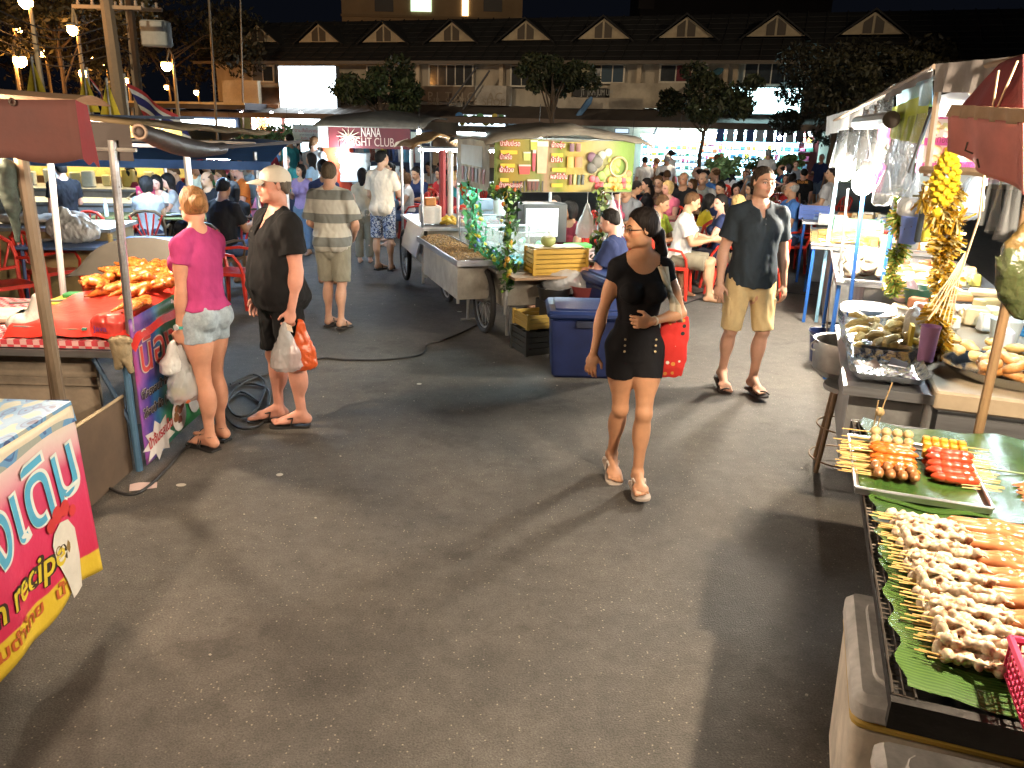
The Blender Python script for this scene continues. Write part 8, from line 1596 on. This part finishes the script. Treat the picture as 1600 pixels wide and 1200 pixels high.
proto('f2',1.60,'f',.1,dict(head=(.3,0,0),la=((-.15,.2,-1),(.4,.7,0)),ra=((.1,0,-1),(0,.2,-1)),ll=((-.05,.15,-1),(0,-.15,-1),0,0)),hair='bun',top=TOPF,bottom=SHO)
HEADS=dict(sm1=1.24,sm2=1.25,sf1=1.18,sf2=1.18,sf3=1.2,m1=1.66,m2=1.68,f1=1.54,f2=1.52)
CN={'white':(.62,.60,.56),'black':(.015,.015,.017),'navy':(.025,.035,.09),'grey':(.24,.25,.26),'pale blue':(.28,.42,.55),'blue':(.06,.16,.42),'orange':(.62,.16,.03),'lime green':(.42,.50,.06),'yellow':(.62,.46,.03),'pink':(.62,.14,.22),'red':(.42,.03,.03),'teal':(.05,.30,.32),'lavender':(.25,.17,.30),'beige':(.48,.38,.26),'brown':(.14,.08,.05),'green':(.06,.18,.07),'pale green':(.40,.50,.40),'dark red':(.16,.02,.03),'striped grey':(.35,.35,.36)}
HC={'black':(.012,.010,.009),'brown':(.09,.045,.02),'blonde':(.50,.34,.14),'grey':(.25,.24,.22),'fair':(.28,.17,.08)}
SK=[(.50,.29,.19),(.42,.24,.14),(.58,.33,.24),(.36,.19,.11),(.55,.30,.22)]
crowd_rng=random.Random(21); NCH=[0]
def someone(k,px,py,yaw,c,hair='black',zone='',extra='',z=None,chairon=True,label=None,sk=None,ch=None,Y=None):
    root,used=PR[k]; zz=z or HEADS[k]; p=onz(px,py,zz); sc=crowd_rng.uniform(.96,1.05)
    if Y: p=aty(px,py,Y); sc=max(.8,min(1.1,p.z/zz)); hw=hair
    sit=k[0]=='s'; w='man' if k in('sm1','sm2','m1','m2') else 'woman'
    lab=label or '%s %s%s in %s top, %s hair, %s'%('seated' if sit else 'standing',w,(' '+extra if extra else ''),c,hair,zone)
    if used[0]==0: o=root; o.location=(p.x,p.y,0); o.rotation_euler=(0,0,yaw); used[0]=1
    else: o=dup(root,(p.x,p.y,0),yaw)
    o['label']=lab; o['category']='person'; o['group']='diners and strollers of the night market'
    if 'label' in o and label is None: pass
    bc=crowd_rng.choice([(.02,.02,.03),(.05,.07,.13),(.12,.12,.13),(.2,.17,.12),(.03,.04,.09),(.10,.14,.2)])
    CROWD.append((o,sk or crowd_rng.choice(SK),HC[hair],CN[c],bc,sc,px,py,sit,yaw,p))
CROWD=[]
YS={(1008,250):20,(1026,252):20.5,(1042,248):20,(1244,256):22,(1284,246):24,(1232,262):20,(1300,270):13.5,(1256,270):17.2,(398,262):14.5,(470,266):13.3,(486,248):14.5,(447,250):15.5,(458,232):21,(425,236):20,(505,262):10.8,(566,272):12.6,(95,262):11,(608,262):14.5}
R_='among the right diners'; L_='among the left diners'; M_='near the NANA stall'; F_='in the far crowd at left'; G_='before the lit shops'
# px,py head; yaw: 0 looks away, pi looks at the viewer, +pi/2 looks left
right=[('sm1',1022,312,-2.2,'lime green','brown','seated man in lime green printed t-shirt at the white-clothed table'),('sm1',1066,316,-1.9,'white','brown','seated man in white t-shirt right of the lime green one'),('sf2',1046,296,2.6,'pink','blonde','seated blonde woman in pink top behind the lime green man'),
('sf1',1100,308,-1.6,'yellow','black','seated woman in yellow top leaning right over the white table'),('sf3',1132,318,1.5,'navy','black','seated dark haired woman in navy raising her hand to her mouth'),('sf1',1160,322,.4,'black','blonde','seated woman with long blonde hair seen from behind, left of polo man'),
('sm1',1133,290,2.2,'navy','black','seated black haired man in navy behind the woman in yellow'),('sm2',1068,284,2.9,'black','grey','seated bald man in black in the second row of right diners'),('sf2',1084,288,2.6,'red','brown','seated woman in red beside the bald man in black'),('sm2',1098,282,2.8,'white','grey','seated grey haired man in white in the second right row'),
('sf3',1015,288,1.2,'black','black','seated woman in black vest just right of the drinks banner'),('sm1',1034,280,2.5,'brown','brown','seated man in dark brown behind the woman in black vest'),('sm2',1120,276,1.2,'beige','brown','seated man in beige top turned left near the bush'),('sf1',1150,290,2.9,'dark red','black',None),('sf2',1176,292,2.4,'navy','black',None),('sm1',985,296,2.4,'grey','black',None),('sf2',1200,300,2.0,'teal','black','seated woman in teal right of the polo shirt man'),('sm1',1198,318,.2,'pale green','black','seated man in pale green shirt behind the polo man'),('sf3',962,300,-2.0,'pink','black',None),('sm2',1240,300,1.6,'blue','grey',None)]
for k,px,py,yw,c,h,l in right: someone(k,px,py,yw,c,h,R_,label=l)
for k,px,py,yw,c,h,l in [('m1',1008,250,.1,'white','black','standing man in white shirt by the cold lit shop, left of three'),('m2',1026,252,.3,'brown','brown','standing man in brown between two white shirts'),('m2',1042,248,-.1,'white','grey','standing man in broad white shirt, right of the three'),('m1',1244,256,2.9,'grey','brown','standing man in grey polo before the mini market end'),('m1',1284,246,2.2,'navy','grey','standing man in navy behind the black-shirted seller'),('f1',1232,262,1.2,'teal','black','standing woman in teal left of the grey polo man'),('m2',1300,270,.9,'striped grey','black','stall keeper in pale shirt at the far right stall'),('m2',1256,270,-.35,'black','black','man in black shirt with orange back lettering and shorts, seen from behind')]: someone(k,px,py,yw,c,h,G_,label=l,Y=YS.get((px,py)))
for k,px,py,yw,c,h,l in [('sf2',228,292,.3,'grey','black','seated person in grey with black hair seen from behind, left rear table'),('sf1',250,284,2.9,'white','black','smiling woman in white facing us behind the olive table'),('sf1',272,284,2.0,'striped grey','black','seated long haired woman right of the smiling woman'),('sm1',283,272,2.4,'navy','brown','seated man in navy check behind the white steel post'),('sm2',326,278,2.9,'black','brown','seated broad man in black facing us, above the bun'),('sf1',352,274,2.4,'brown','brown',None),('sm2',376,270,2.2,'orange','grey','bald man in orange t-shirt at the left tables'),
 ('sm1',340,300,-.3,'black','black','seated man in black t-shirt seen from behind, between bun and cap'),('sf1',366,300,.5,'black','black','seated woman in black with long hair beside the black t-shirt back'),('sf3',300,256,1.3,'teal','black',None),('sm1',240,258,.4,'beige','brown',None),('sf2',262,252,1.7,'blue','black',None),('sm1',312,262,2.6,'pale blue','brown',None),('sf1',420,258,2.6,'navy','black',None),('sm2',392,258,2.8,'white','black',None),('sf2',210,270,2.2,'dark red','black',None)]: someone(k,px,py,yw,c,h,L_,label=l)
for k,px,py,yw,c,h,l in [('m2',398,262,.2,'pale blue','black','standing person in pale blue with shoulder strap, seen from behind by the red chair'),('f1',470,266,2.9,'lavender','black','girl in lavender dress standing beyond the man in cap'),('f1',486,248,1.5,'pale blue','black','woman in pale blue shirt standing behind the girl in lavender'),('m2',447,250,2.9,'teal','grey','older man in teal flowered shirt behind the beige cap'),('m1',458,232,2.2,'black','black','standing man in black cap beneath the white thai sign'),('m1',425,236,2.5,'grey','grey',None),('f2',505,262,.2,'navy','black','dark haired person right of the striped man, half hidden'),
 ('f1',566,272,.1,'beige','black','long haired woman in beige standing left of the cream t-shirt man'),('m1',95,262,.9,'black','black','person in long black coat standing behind the left poles'),('f2',608,262,2.2,'pale blue','black','vendor with red face mask behind the cream t-shirt man')]: someone(k,px,py,yw,c,h,M_,label=l,Y=YS.get((px,py)))
for k,px,py,yw,c,h,l in [('sf2',640,276,1.9,'white','brown','seated woman in white and navy right of the cream t-shirt man'),('sm1',655,268,2.6,'navy','black',None),('sf1',692,272,2.3,'red','black',None),('sf1',704,290,.6,'dark red','black',None),('sm1',676,258,2.5,'white','black',None),('sf3',630,262,2.8,'dark red','black',None),('sf1',722,262,2.7,'blue','black',None),('sf3',872,318,2.2,'brown','black','seated woman behind the television of the drinks cart'),('sf2',896,326,2.4,'dark red','black','seated woman in dark red just right of the television'),('sm1',972,346,1.2,'navy','black','vendor in navy bending behind the woman in black')]: someone(k,px,py,yw,c,h,M_,label=l,Y=YS.get((px,py)))
cols=['white','black','navy','grey','pale blue','blue','orange','teal','red','beige','brown','green','pink','dark red','black','navy','white']
def fill(n,x0,x1,y0,y1,zone,ks,seed):
    r=random.Random(seed); pts=[]
    t=0
    while len(pts)<n and t<4000:
        t+=1; px,py=r.uniform(x0,x1),r.uniform(y0,y1); k=r.choice(ks); p=onz(px,py,HEADS[k]); Yq=None
        if k[0]!='s':
            Yq=r.uniform(17,30); p=aty(px,py,Yq)
            if not 1.35<p.z<1.75: continue
        if p.y<11 or p.y>36: continue
        if all((p-q).length>.62 for q in pts) and all((p-c[10]).length>.7 for c in CROWD): pts.append(p); someone(k,px,py,r.uniform(0,6.28),r.choice(cols),r.choice(['black','black','brown','black','grey','blonde']),zone,Y=Yq)
fill(34,222,455,224,262,F_,['sm1','sf1','sf2','sf3','sm2','m1','f1','m2'],1)
fill(16,380,520,215,240,F_,['m1','m2','f1','f2'],2)
fill(24,960,1245,264,294,R_,['sm1','sf1','sf2','sf3','sm2'],3)
fill(4,985,1250,238,258,G_,['m1','m2','f1','f2'],4)
fill(12,600,735,245,282,M_,['sm1','sf1','sf2','sf3','m1','f1'],5)
for (o,sk,hc,tc_,bc,sc,px,py,sit,yaw,p) in CROWD:
    o.scale=(sc,)*3

KM={}
for c in COL.objects:
    if c.parent is not None: KM.setdefault(c.parent.name,[]).append(c)
for (o,sk,hc,tc_,bc,sc,px,py,sit,yaw,p) in CROWD:
    for c in KM.get(o.name,[]):
        b=c.name.split('.')[0]
        if b=='body': c.color=(*sk,1)
        elif b=='hair': c.color=(*hc,1)
        elif b in('shirt','top'): c.color=(*tc_,1)
        else: c.color=(*bc,1)
    if sit:
        ch=dup(CH0,(p.x+.04*math.sin(yaw),p.y-.04*math.cos(yaw),0),yaw,'red plastic chair under '+(o['label'] if len(o['label'].split())<9 else ' '.join(o['label'].split(',')[0].split()[:8])))
        if p.x<-3.2 and p.y<17: 
            for c in [c for c in COL.objects if c.parent==ch]: 
                c.data=c.data.copy(); c.data.materials.clear(); c.data.materials.append(MATS['brown_plastic'])
            ch['label']=ch['label'].replace('red','dark brown'); ch['group']='brown chairs round the food tables at the left'
# lettering on backs
def shirtmark(lab,txt,col,z,w,front=False,size=.1):
    for t in CROWD:
        if t[0]['label'].startswith(lab):
            o=t[0]; s=1 if front else -1; M=frame((-w/2*(-s if front else 1)*(1 if not front else -1),(.16 if front else -.155)*1.0,z),(-1 if front else 1,0,0),(0,0,1)); M=frame((w/2 if front else -w/2,.155 if front else -.150,z),(-1,0,0) if front else (1,0,0),(0,0,1)); x=text(txt,size,M,pal(col,.6),o,fit=w)
shirtmark('man in black shirt with orange','BURGER BAR',(.75,.28,.02),1.42,.26)
shirtmark('seated man in lime','YLU!',(.7,.72,.5),.88,.2,True,.12)
# ------------------------------------------------------------------ what the nearest people wear and hold
def Wp(G_,p):
    "person-local point to world"
    r=G_['root']; M=Matrix.Translation(r.location)@Matrix.Rotation(r.rotation_euler[2],4,'Z'); return M@Vector(p)
def strapring(G_,s,m_,name,t=.55,r=.030,w=.02):
    a=G_['wr'][s]+G_['hd'][s]*0; d=nrm(G_['wr'][s]-G_['el'][s]); c=G_['wr'][s]-d*.02; m=MB(); R=Matrix(basis(d).tolist()); m.lathe([(r,-w/2),(r+.004,-w/2),(r+.004,w/2),(r,w/2)],tuple(c),16,R=R); o=m.build(name,m_,G_['root']); return o,c,R
g=PP['woman']; Hp=g['Hp']; rt=g['root']
m=MB()
for s in (-1,1):
    m.torus(Hp(s*.155,.40,-.005),.075*g['hh'],.006*g['hh'],14,4,Matrix((g['RH']@rot((1,0,0),PI/2)).tolist()),1)
    m.tube([Hp(s*.23,.39,.01),Hp(s*.33,.22,.01),Hp(s*.36,.0,.0)],.0022,4)
m.tube([Hp(-.08,.41,.01),Hp(.08,.41,.01)],.002,4); m.build('glasses',pal((.02,.015,.012),.3),rt)
m=MB(); m.ball(tuple(Hp(.02,-.60,-.20)),.020,8,6); m.ball(tuple(Hp(.06,-.60,-.28)),.016,8,6); m.build('hair_clip',pal((.5,.02,.03),.4),rt)
strapring(g,-1,pal((.62,.52,.36),.4),'bracelet',r=.023,w=.012)
# tote: hangs from her left shoulder
T_=thing('tote_bag','red tote bag with white flowers on cream straps, hanging from the woman in black','bag',tuple(Wp(g,(-.215,.03,0))),rt.rotation_euler[2]-.15)
V=Vol(); V.loft((0,0,0),np.eye(3),[(.72,.065,.02,0),(.78,.08,.040,0),(.92,.085,.045,0),(1.06,.08,.035,0),(1.09,.075,.02,0)],k=.01,ex=3)
P_a,F_a=V.surface(.007,noise=.003,nfreq=35,seed=4)
def _tote(nt,b):
    N=nt.nodes.new;L=nt.links.new; tc=N('ShaderNodeTexCoord'); v=N('ShaderNodeTexVoronoi'); v.inputs['Scale'].default_value=26; L(tc.outputs['Object'],v.inputs['Vector']); sp=N('ShaderNodeSeparateColor'); L(v.outputs['Color'],sp.inputs[0])
    m1=N('ShaderNodeMath'); m1.operation='LESS_THAN'; m1.inputs[1].default_value=.33; L(v.outputs['Distance'],m1.inputs[0]); m2=N('ShaderNodeMath'); m2.operation='GREATER_THAN'; m2.inputs[1].default_value=.62; L(sp.outputs[0],m2.inputs[0]); mu=N('ShaderNodeMath'); mu.operation='MULTIPLY'; L(m1.outputs[0],mu.inputs[0]); L(m2.outputs[0],mu.inputs[1])
    c=N('ShaderNodeValToRGB'); c.color_ramp.interpolation='CONSTANT'; e=c.color_ramp.elements; e[0].color=(.65,.62,.55,1); e[1].position=.6; e[1].color=(.02,.02,.02,1); x=e.new(.85); x.color=(.6,.25,.05,1); L(sp.outputs[1],c.inputs[0])
    mx=N('ShaderNodeMix'); mx.data_type='RGBA'; mx.inputs[6].default_value=(.55,.025,.02,1); L(mu.outputs[0],mx.inputs[0]); L(c.outputs[0],mx.inputs[7]); L(mx.outputs[2],b.inputs['Base Color'])
obj('tote_body',npmesh('tote_body',P_a,F_a,patmat('tote_print',_tote)),T_)
def ribbon(pts,w,m_,name,par,wd=(1,0,0)):
    m=MB(); wd=Vector(wd); P=[Vector(p) for p in pts]
    for i in range(len(P)-1): m.add([P[i]-wd*w/2,P[i]+wd*w/2,P[i+1]+wd*w/2,P[i+1]-wd*w/2],[(0,1,2,3)])
    o=m.build(name,m_,par); q=o.modifiers.new('s','SOLIDIFY'); q.thickness=.004; return o
sh=Vector(g['sh'][-1]); CRM=mat('cream_strap',(.60,.52,.38),.8,bump=.2)
ribbon([sh+Vector((.035,-.07,-.12)),sh+Vector((.03,-.03,.035)),sh+Vector((.025,.01,.047)),sh+Vector((.015,.055,.02)),sh+Vector((.0,.085,-.08)),Vector((-.165,.12,1.18)),Vector((-.19,.085,1.06))],.034,CRM,'tote_strap',rt)
ribbon([sh+Vector((.06,-.07,-.12)),sh+Vector((.055,-.02,.035)),sh+Vector((.05,.02,.045)),sh+Vector((.04,.065,.01)),sh+Vector((.0,.10,-.10)),Vector((-.20,.115,1.17)),Vector((-.235,.07,1.06))],.030,CRM,'tote_strap',rt)
m_=pal((.55,.45,.25),.3,metal=.6)
for s in (-1,1):
    for k in range(3):
        q=g['T'](s*.055,.066+.0,.035-.022*k); m=MB(); m.ball(tuple(q+np.array([0,.013,0])),.007,8,5,sc=(1,.5,1)); m.build('button',m_,rt)
g=PP['polo']; rt=g['root']
for k in range(2): q=g['T'](0,.083+.004*k,.262-.022*k); m=MB(); m.ball(tuple(q),.006,6,4); m.build('button',pal((.05,.05,.05),.4),rt)
for s in (-1,1):
    q=(g['hip'][s]+g['kn'][s])/2+np.array([s*.075,0,-.01]); m=MB(); m.rbox(tuple(q),(.03,.13,.15),.01); o=m.build('cargo_pocket',CLOTH,rt); o.color=(.50,.37,.19,1)
g=PP['black']; Hp=g['Hp']; rt=g['root']; RH=g['RH']; hh=g['hh']
V=Vol(); V.ell(Hp(0,-.10,.15),np.array((.375,.465,.40))*hh,RH,k=.01); V.ell(Hp(0,-.0,-.30),np.array((.8,.9,.42))*hh,RH,k=.01,sub=True)
P_a,F_a=V.surface(.006); CAPM=mat('cap_cloth',(.60,.55,.46),.8,bump=.3,bscale=60,var=.12); cp=obj('cap',npmesh('cap',P_a,F_a,CAPM),rt)
m=MB()
def br(a,b): x=(a-.5)*2; rr=.36+.36*b; ang=x*.95; return tuple(Hp(math.sin(ang)*(.36+.02*b),.30+.10*math.cos(ang)+b*.36*math.cos(x*1.2),.17-.10*b-.06*x*x))
m.grid(br,14,6); o=m.build('brim',CAPM,cp); q=o.modifiers.new('s','SOLIDIFY'); q.thickness=.006
m=MB(); m.ball(tuple(Hp(0,-.1,.55)),.008,8,5); m.build('cap_button',CAPM,cp)
for k in range(3): q=g['T'](0.004,.098+.012*k,.245-.026*k); m=MB(); m.ball(tuple(q),.006,6,4); m.build('button',pal((.10,.09,.08),.4),rt)
def held(g,s,w,h,m_,label,seed,dx=(0,0,0),name='carrier_bag',rz=0,dep=.6):
    p=Wp(g,g['wr'][s]+g['hd'][s]*.085+np.array(dx)); V=None; o=bag(None,(0,0,0),w,h,m_,name,seed,label,'bag',dep=dep,vox=.008,loc=p,rz=rz,fold=.005); return o
held(g,-1,.22,.33,PLAS,'white translucent carrier bag held by the man in cap',3,(-.02,.05,0),rz=.2)
held(g,-1,.20,.34,mat('orange_bag',(.62,.10,.02),.3,alpha=.85,bump=.6,bscale=30,spec=.7),'orange carrier bag held by the man in cap',5,(-.02,-.07,0),rz=.4)
m=MB(); m.poly([(0,0,0),(.05,.01,-.03),(.06,.0,-.07),(.01,.0,-.05)],axis=(0,.004,0)); put('banknote','small folded paper in the hand of the man in cap','paper',m.build('banknote',pal((.6,.5,.4),.7)),tuple(Wp(g,g['wr'][-1]+g['hd'][-1]*.07+np.array([-.03,.06,.0]))),0)
g=PP['pink']; rt=g['root']
o,c,R=strapring(g,-1,mat('turq',(.05,.42,.38),.4),'watch',r=.027,w=.018); m=MB(); m.lathe([(.0,0),(.019,0),(.019,.010),(0,.011)],tuple(c+np.array([-.026,.0,0])),14,R=Matrix.Rotation(-PI/2,3,'Y')); m.build('watch_face',pal((.55,.6,.62),.2),o)
held(g,-1,.26,.36,PLAS,'clear carrier bag of boxes and vegetables held by the woman in magenta',8,(.0,.0,-.03),rz=1.2)
held(g,-1,.23,.20,WPL,'white carrier bag bunched above the clear one, held by magenta woman',9,(-.03,.03,.0),rz=1.2)
p=Wp(g,g['wr'][-1]+g['hd'][-1]*.085)
for i,(dx,dy,dz,c,s_) in enumerate([(-.03,.0,-.30,(.55,.48,.10),(.09,.08,.05)),(.04,.02,-.27,(.6,.55,.4),(.07,.06,.06)),(.0,-.03,-.34,(.45,.10,.03),(.1,.08,.04)),(-.01,.03,-.24,(.55,.6,.5),(.08,.05,.04))]): m=MB(); m.rbox((0,0,0),s_,.012); o=m.build('food_tub',pal(c,.4)); o.location=(p.x+dx,p.y+dy,p.z+dz-.03); tag(o,['yellow tub low in the clear carrier bag','cream tub high in the clear carrier bag','red tub at the bottom of the clear carrier bag','pale green tub in the clear carrier bag'][i],'tub')
text('love',.05,frame(tuple(g['T'](-.078,.055,.045)),tuple(RT_ for RT_ in (g['RT']@np.array([.35,.9,0]))),(0,0,1)),pal((.7,.6,.65),.6),rt)
m=MB()
for s in (-1,1):
    for k in range(26): a=k*2*PI/26; c=g['hip'][s]+(g['kn'][s]-g['hip'][s])*.345; m.tube([tuple(c+np.array([math.cos(a)*.083,math.sin(a)*.083,.006])),tuple(c+np.array([math.cos(a)*.086,math.sin(a)*.086,-.014-.01*math.sin(k*7)]))],.0022,3)
o=m.build('frayed_hem',pal((.5,.55,.58),.9),rt); o['kind']='stuff'
# yellow crocs of the girl, gas bottle, white plastic bag by it
T_=thing('gas_bottle','green gas bottle standing behind the woman in black','gas bottle',tuple(onz(1066,442,0)),0); m=MB(); m.lathe([(.0,0),(.14,0),(.165,.05),(.165,.62),(.12,.75),(.04,.78),(.03,.84),(0,.84)],n=20); m.build('cylinder',mat('gasgreen',(.08,.26,.20),.4,var=.25),T_); m=MB(); m.torus((0,0,.86),.09,.012,16,6); 
for a in (0,2,4): m.tube([(.09*math.cos(a),.09*math.sin(a),.74),(.09*math.cos(a),.09*math.sin(a),.86)],.01,5)
m.build('collar',MATS['gasgreen'],T_)
q=onz(1050,420,.3); V=Vol(); V.ell((0,0,.12),(.13,.12,.15)); V.cone((0,0,.2),(.02,0,.38),.06,.02,k=.05); P_a,F_a=V.surface(.01,noise=.007,nfreq=40,seed=13); put('plastic_bag','crumpled white plastic bag hanging left of the gas bottle','bag',obj('white_plastic_bag',npmesh('plastic_bag',P_a,F_a,WPL)),(q.x,q.y,.45))
for i,(px,py,c,l) in enumerate([(408,362,(.25,.38,.6),'white and blue carrier bag hanging on the red chair at left'),(428,340,(.6,.2,.35),'pink carrier bag hanging on the red chair at left')]): q=onz(px,py,.5); bag(None,(0,0,0),.25,.35,mat('cb%d'%i,c,.35,bump=.5),'carrier_bag',i+20,l,'bag',loc=(q.x-.25,q.y-.1,.85))
for i,(px,py,l) in enumerate([(120,800,0)]): pass
# unique labels --------------------------------------------------------------
ORD=['leftmost','second from left','third from left','fourth from left','fifth from left','sixth from left','seventh from left','eighth from left','ninth from left','tenth from left','eleventh from left','twelfth from left']
# ------------------------------------------------------------------ bulbs of the stalls
def bulb(label,loc,e,col,r=.045,cord=.25,name='bulb'):
    m=MB(); m.ball((0,0,0),r,12,8,sc=(1,1,1.2)); o=m.build('glass_bulb',emat('bulb_%d_%d'%(int(e),int(col[2]*99)),col,e)); o.name=name; o.location=loc; tag(o,label,'bulb')
    m=MB(); m.tube([(0,0,r*1.3),(0,0,r*1.3+.06)],r*.5,8); m.build('socket',pal((.03,.03,.03),.6),o); m=MB(); m.tube([(0,0,r*1.3+.05),(.01,0,cord)],.004,4); m.build('cord',pal((.02,.02,.02),.6),o); return o
WARM=(1,.66,.36)
bulb('bare bulb over the skewer grill, outside the right edge',GP(.93,.60,2.6),3700,(1,.80,.58),.05,.3)
bulb('bare bulb over the nearest left stall, outside the frame',(-2.12,1.9,2.25),900,(1,.76,.54),.05,.3)
bulb('bulb hidden under the maroon canopy at the left',(-2.55,3.75,2.02),550,(1,.70,.45),.045,.1)
bulb('bulb hidden under the dark canopy over the smoked chickens',(-2.75,5.2,1.98),1300,(1,.80,.58),.045,.05)
bulb('dazzling bulb on the blue post, nearer of two at the right row',tuple(aty(1349,285,6.6)),900,(1,.86,.68),.085,.25)
bulb('dazzling bulb farther down the right row, left of the other',tuple(aty(1321,266,8.6)),900,(1,.88,.72),.09,.25)

def tube(label,a,b,e,col,r=.014):
    m=MB(); a=Vector(a); b=Vector(b); m.tube([(0,0,0),tuple(b-a)],r,6); o=m.build('fluorescent_tube',emat('ft%d%d'%(int(e),int(col[0]*9)),col,e)); o.location=a; tag(o,label,'tube light'); m=MB(); m.tube([(0,0,.03),tuple(b-a+Vector((0,0,.03)))],.02,5); m.build('fitting',pal((.5,.5,.5),.6),o)
tube('cold tube light under the roof of the doughnut stall',GP(1.0,3.0,2.02),GP(1.0,4.1,2.02),170,(.75,.90,1)); tube('cold tube light above the third right stall',GP(.9,5.6,1.98),GP(.9,6.7,1.98),170,(.75,.92,1)); tube('cold tube light farther up the right row',GP(.5,8.6,1.95),GP(.5,9.7,1.95),190,(.8,.93,1))
# unseen flood masts above the frame, added to brighten the shophouse row and square
for i,(x,y,z,tx,ty,p,lab) in enumerate([(-15,13,10.5,-8,44,5200,'left'),(17,14,10.5,3,44,3300,'right')]):
    T_=thing('added_flood_mast','tall mast with flood lamp at the %s of the square'%lab,'flood lamp',(x,y,0),0); m=MB(); m.tube([(0,0,0),(0,0,z)],[.14,.08],8); m.build('mast',STEELD,T_); m=MB(); d=Vector((tx-x,ty-y,5-z)).normalized(); R=d.to_track_quat('-Z','Y').to_matrix(); m.box((0,0,z),(.6,.4,.25),R=R); m.build('lamp_housing',pal((.1,.1,.1),.6),T_)
    l=bpy.data.lights.new('flood','SPOT'); l.energy=p; l.color=(1,.78,.52); l.spot_size=math.radians(62); l.spot_blend=.7; l.shadow_soft_size=.25; lo=bpy.data.objects.new('flood',l); COL.objects.link(lo); lo.parent=T_; lo.location=Vector((0,0,z))+d*.25; lo.rotation_mode='QUATERNION'; lo.rotation_quaternion=d.to_track_quat('-Z','Y')
# fill bulbs added to brighten the diners and the standing crowd
for i,(px,py,Y,e,c,l) in enumerate([(1060,232,20,650,(1,.85,.65),'over the far right diners'),(985,262,13.5,330,(1,.85,.66),'under the cart roof edge above the right diners'),(235,245,15,450,(1,.85,.6),'over the left diners beside the blue awning'),(360,225,19,500,(1,.88,.7),'over the far left diners'),(655,238,15,500,(.9,.95,1),'right of the NANA sign'),(840,262,10.3,500,(1,.9,.75),'behind the drinks banner'),(450,215,21,700,(.8,.9,1),'over the standing crowd under the white thai sign'),(1215,240,19,700,(.85,.93,1),'at the right end of the diners')]):
    bulb('small added fill bulb '+l,tuple(aty(px,py,Y)+Vector((0,0,.35))),e,c,.04,.4)
# ------------------------------------------------------------------ wire lettering and label tidying
def finish():
    D={}
    for o in COL.objects:
        if o.parent is None and o.get('label') and o.get('kind') is None: D.setdefault(o['label'],[]).append(o)
    for l,os_ in D.items():
        if len(os_)>1 and len(os_)<=24:
            os_.sort(key=lambda o: proj(o.location)[0]); n=len(os_)
            for i,o in enumerate(os_):
                if i<(n+1)//2: w=['leftmost','second from left','third from left','fourth from left','fifth from left','sixth from left','seventh from left','eighth from left','ninth from left','tenth from left','eleventh from left','twelfth from left'][i]
                else: w=['rightmost','second from right','third from right','fourth from right','fifth from right','sixth from right','seventh from right','eighth from right','ninth from right','tenth from right','eleventh from right','twelfth from right'][n-1-i]
                b=l.split(); b=b[:16-len(w.split())]; o['label']=' '.join(b).rstrip(',')+', '+w
    for o in COL.objects:
        if o.get('label') and len(o['label'].split())>16: o['label']=' '.join(o['label'].split()[:16])
finish()
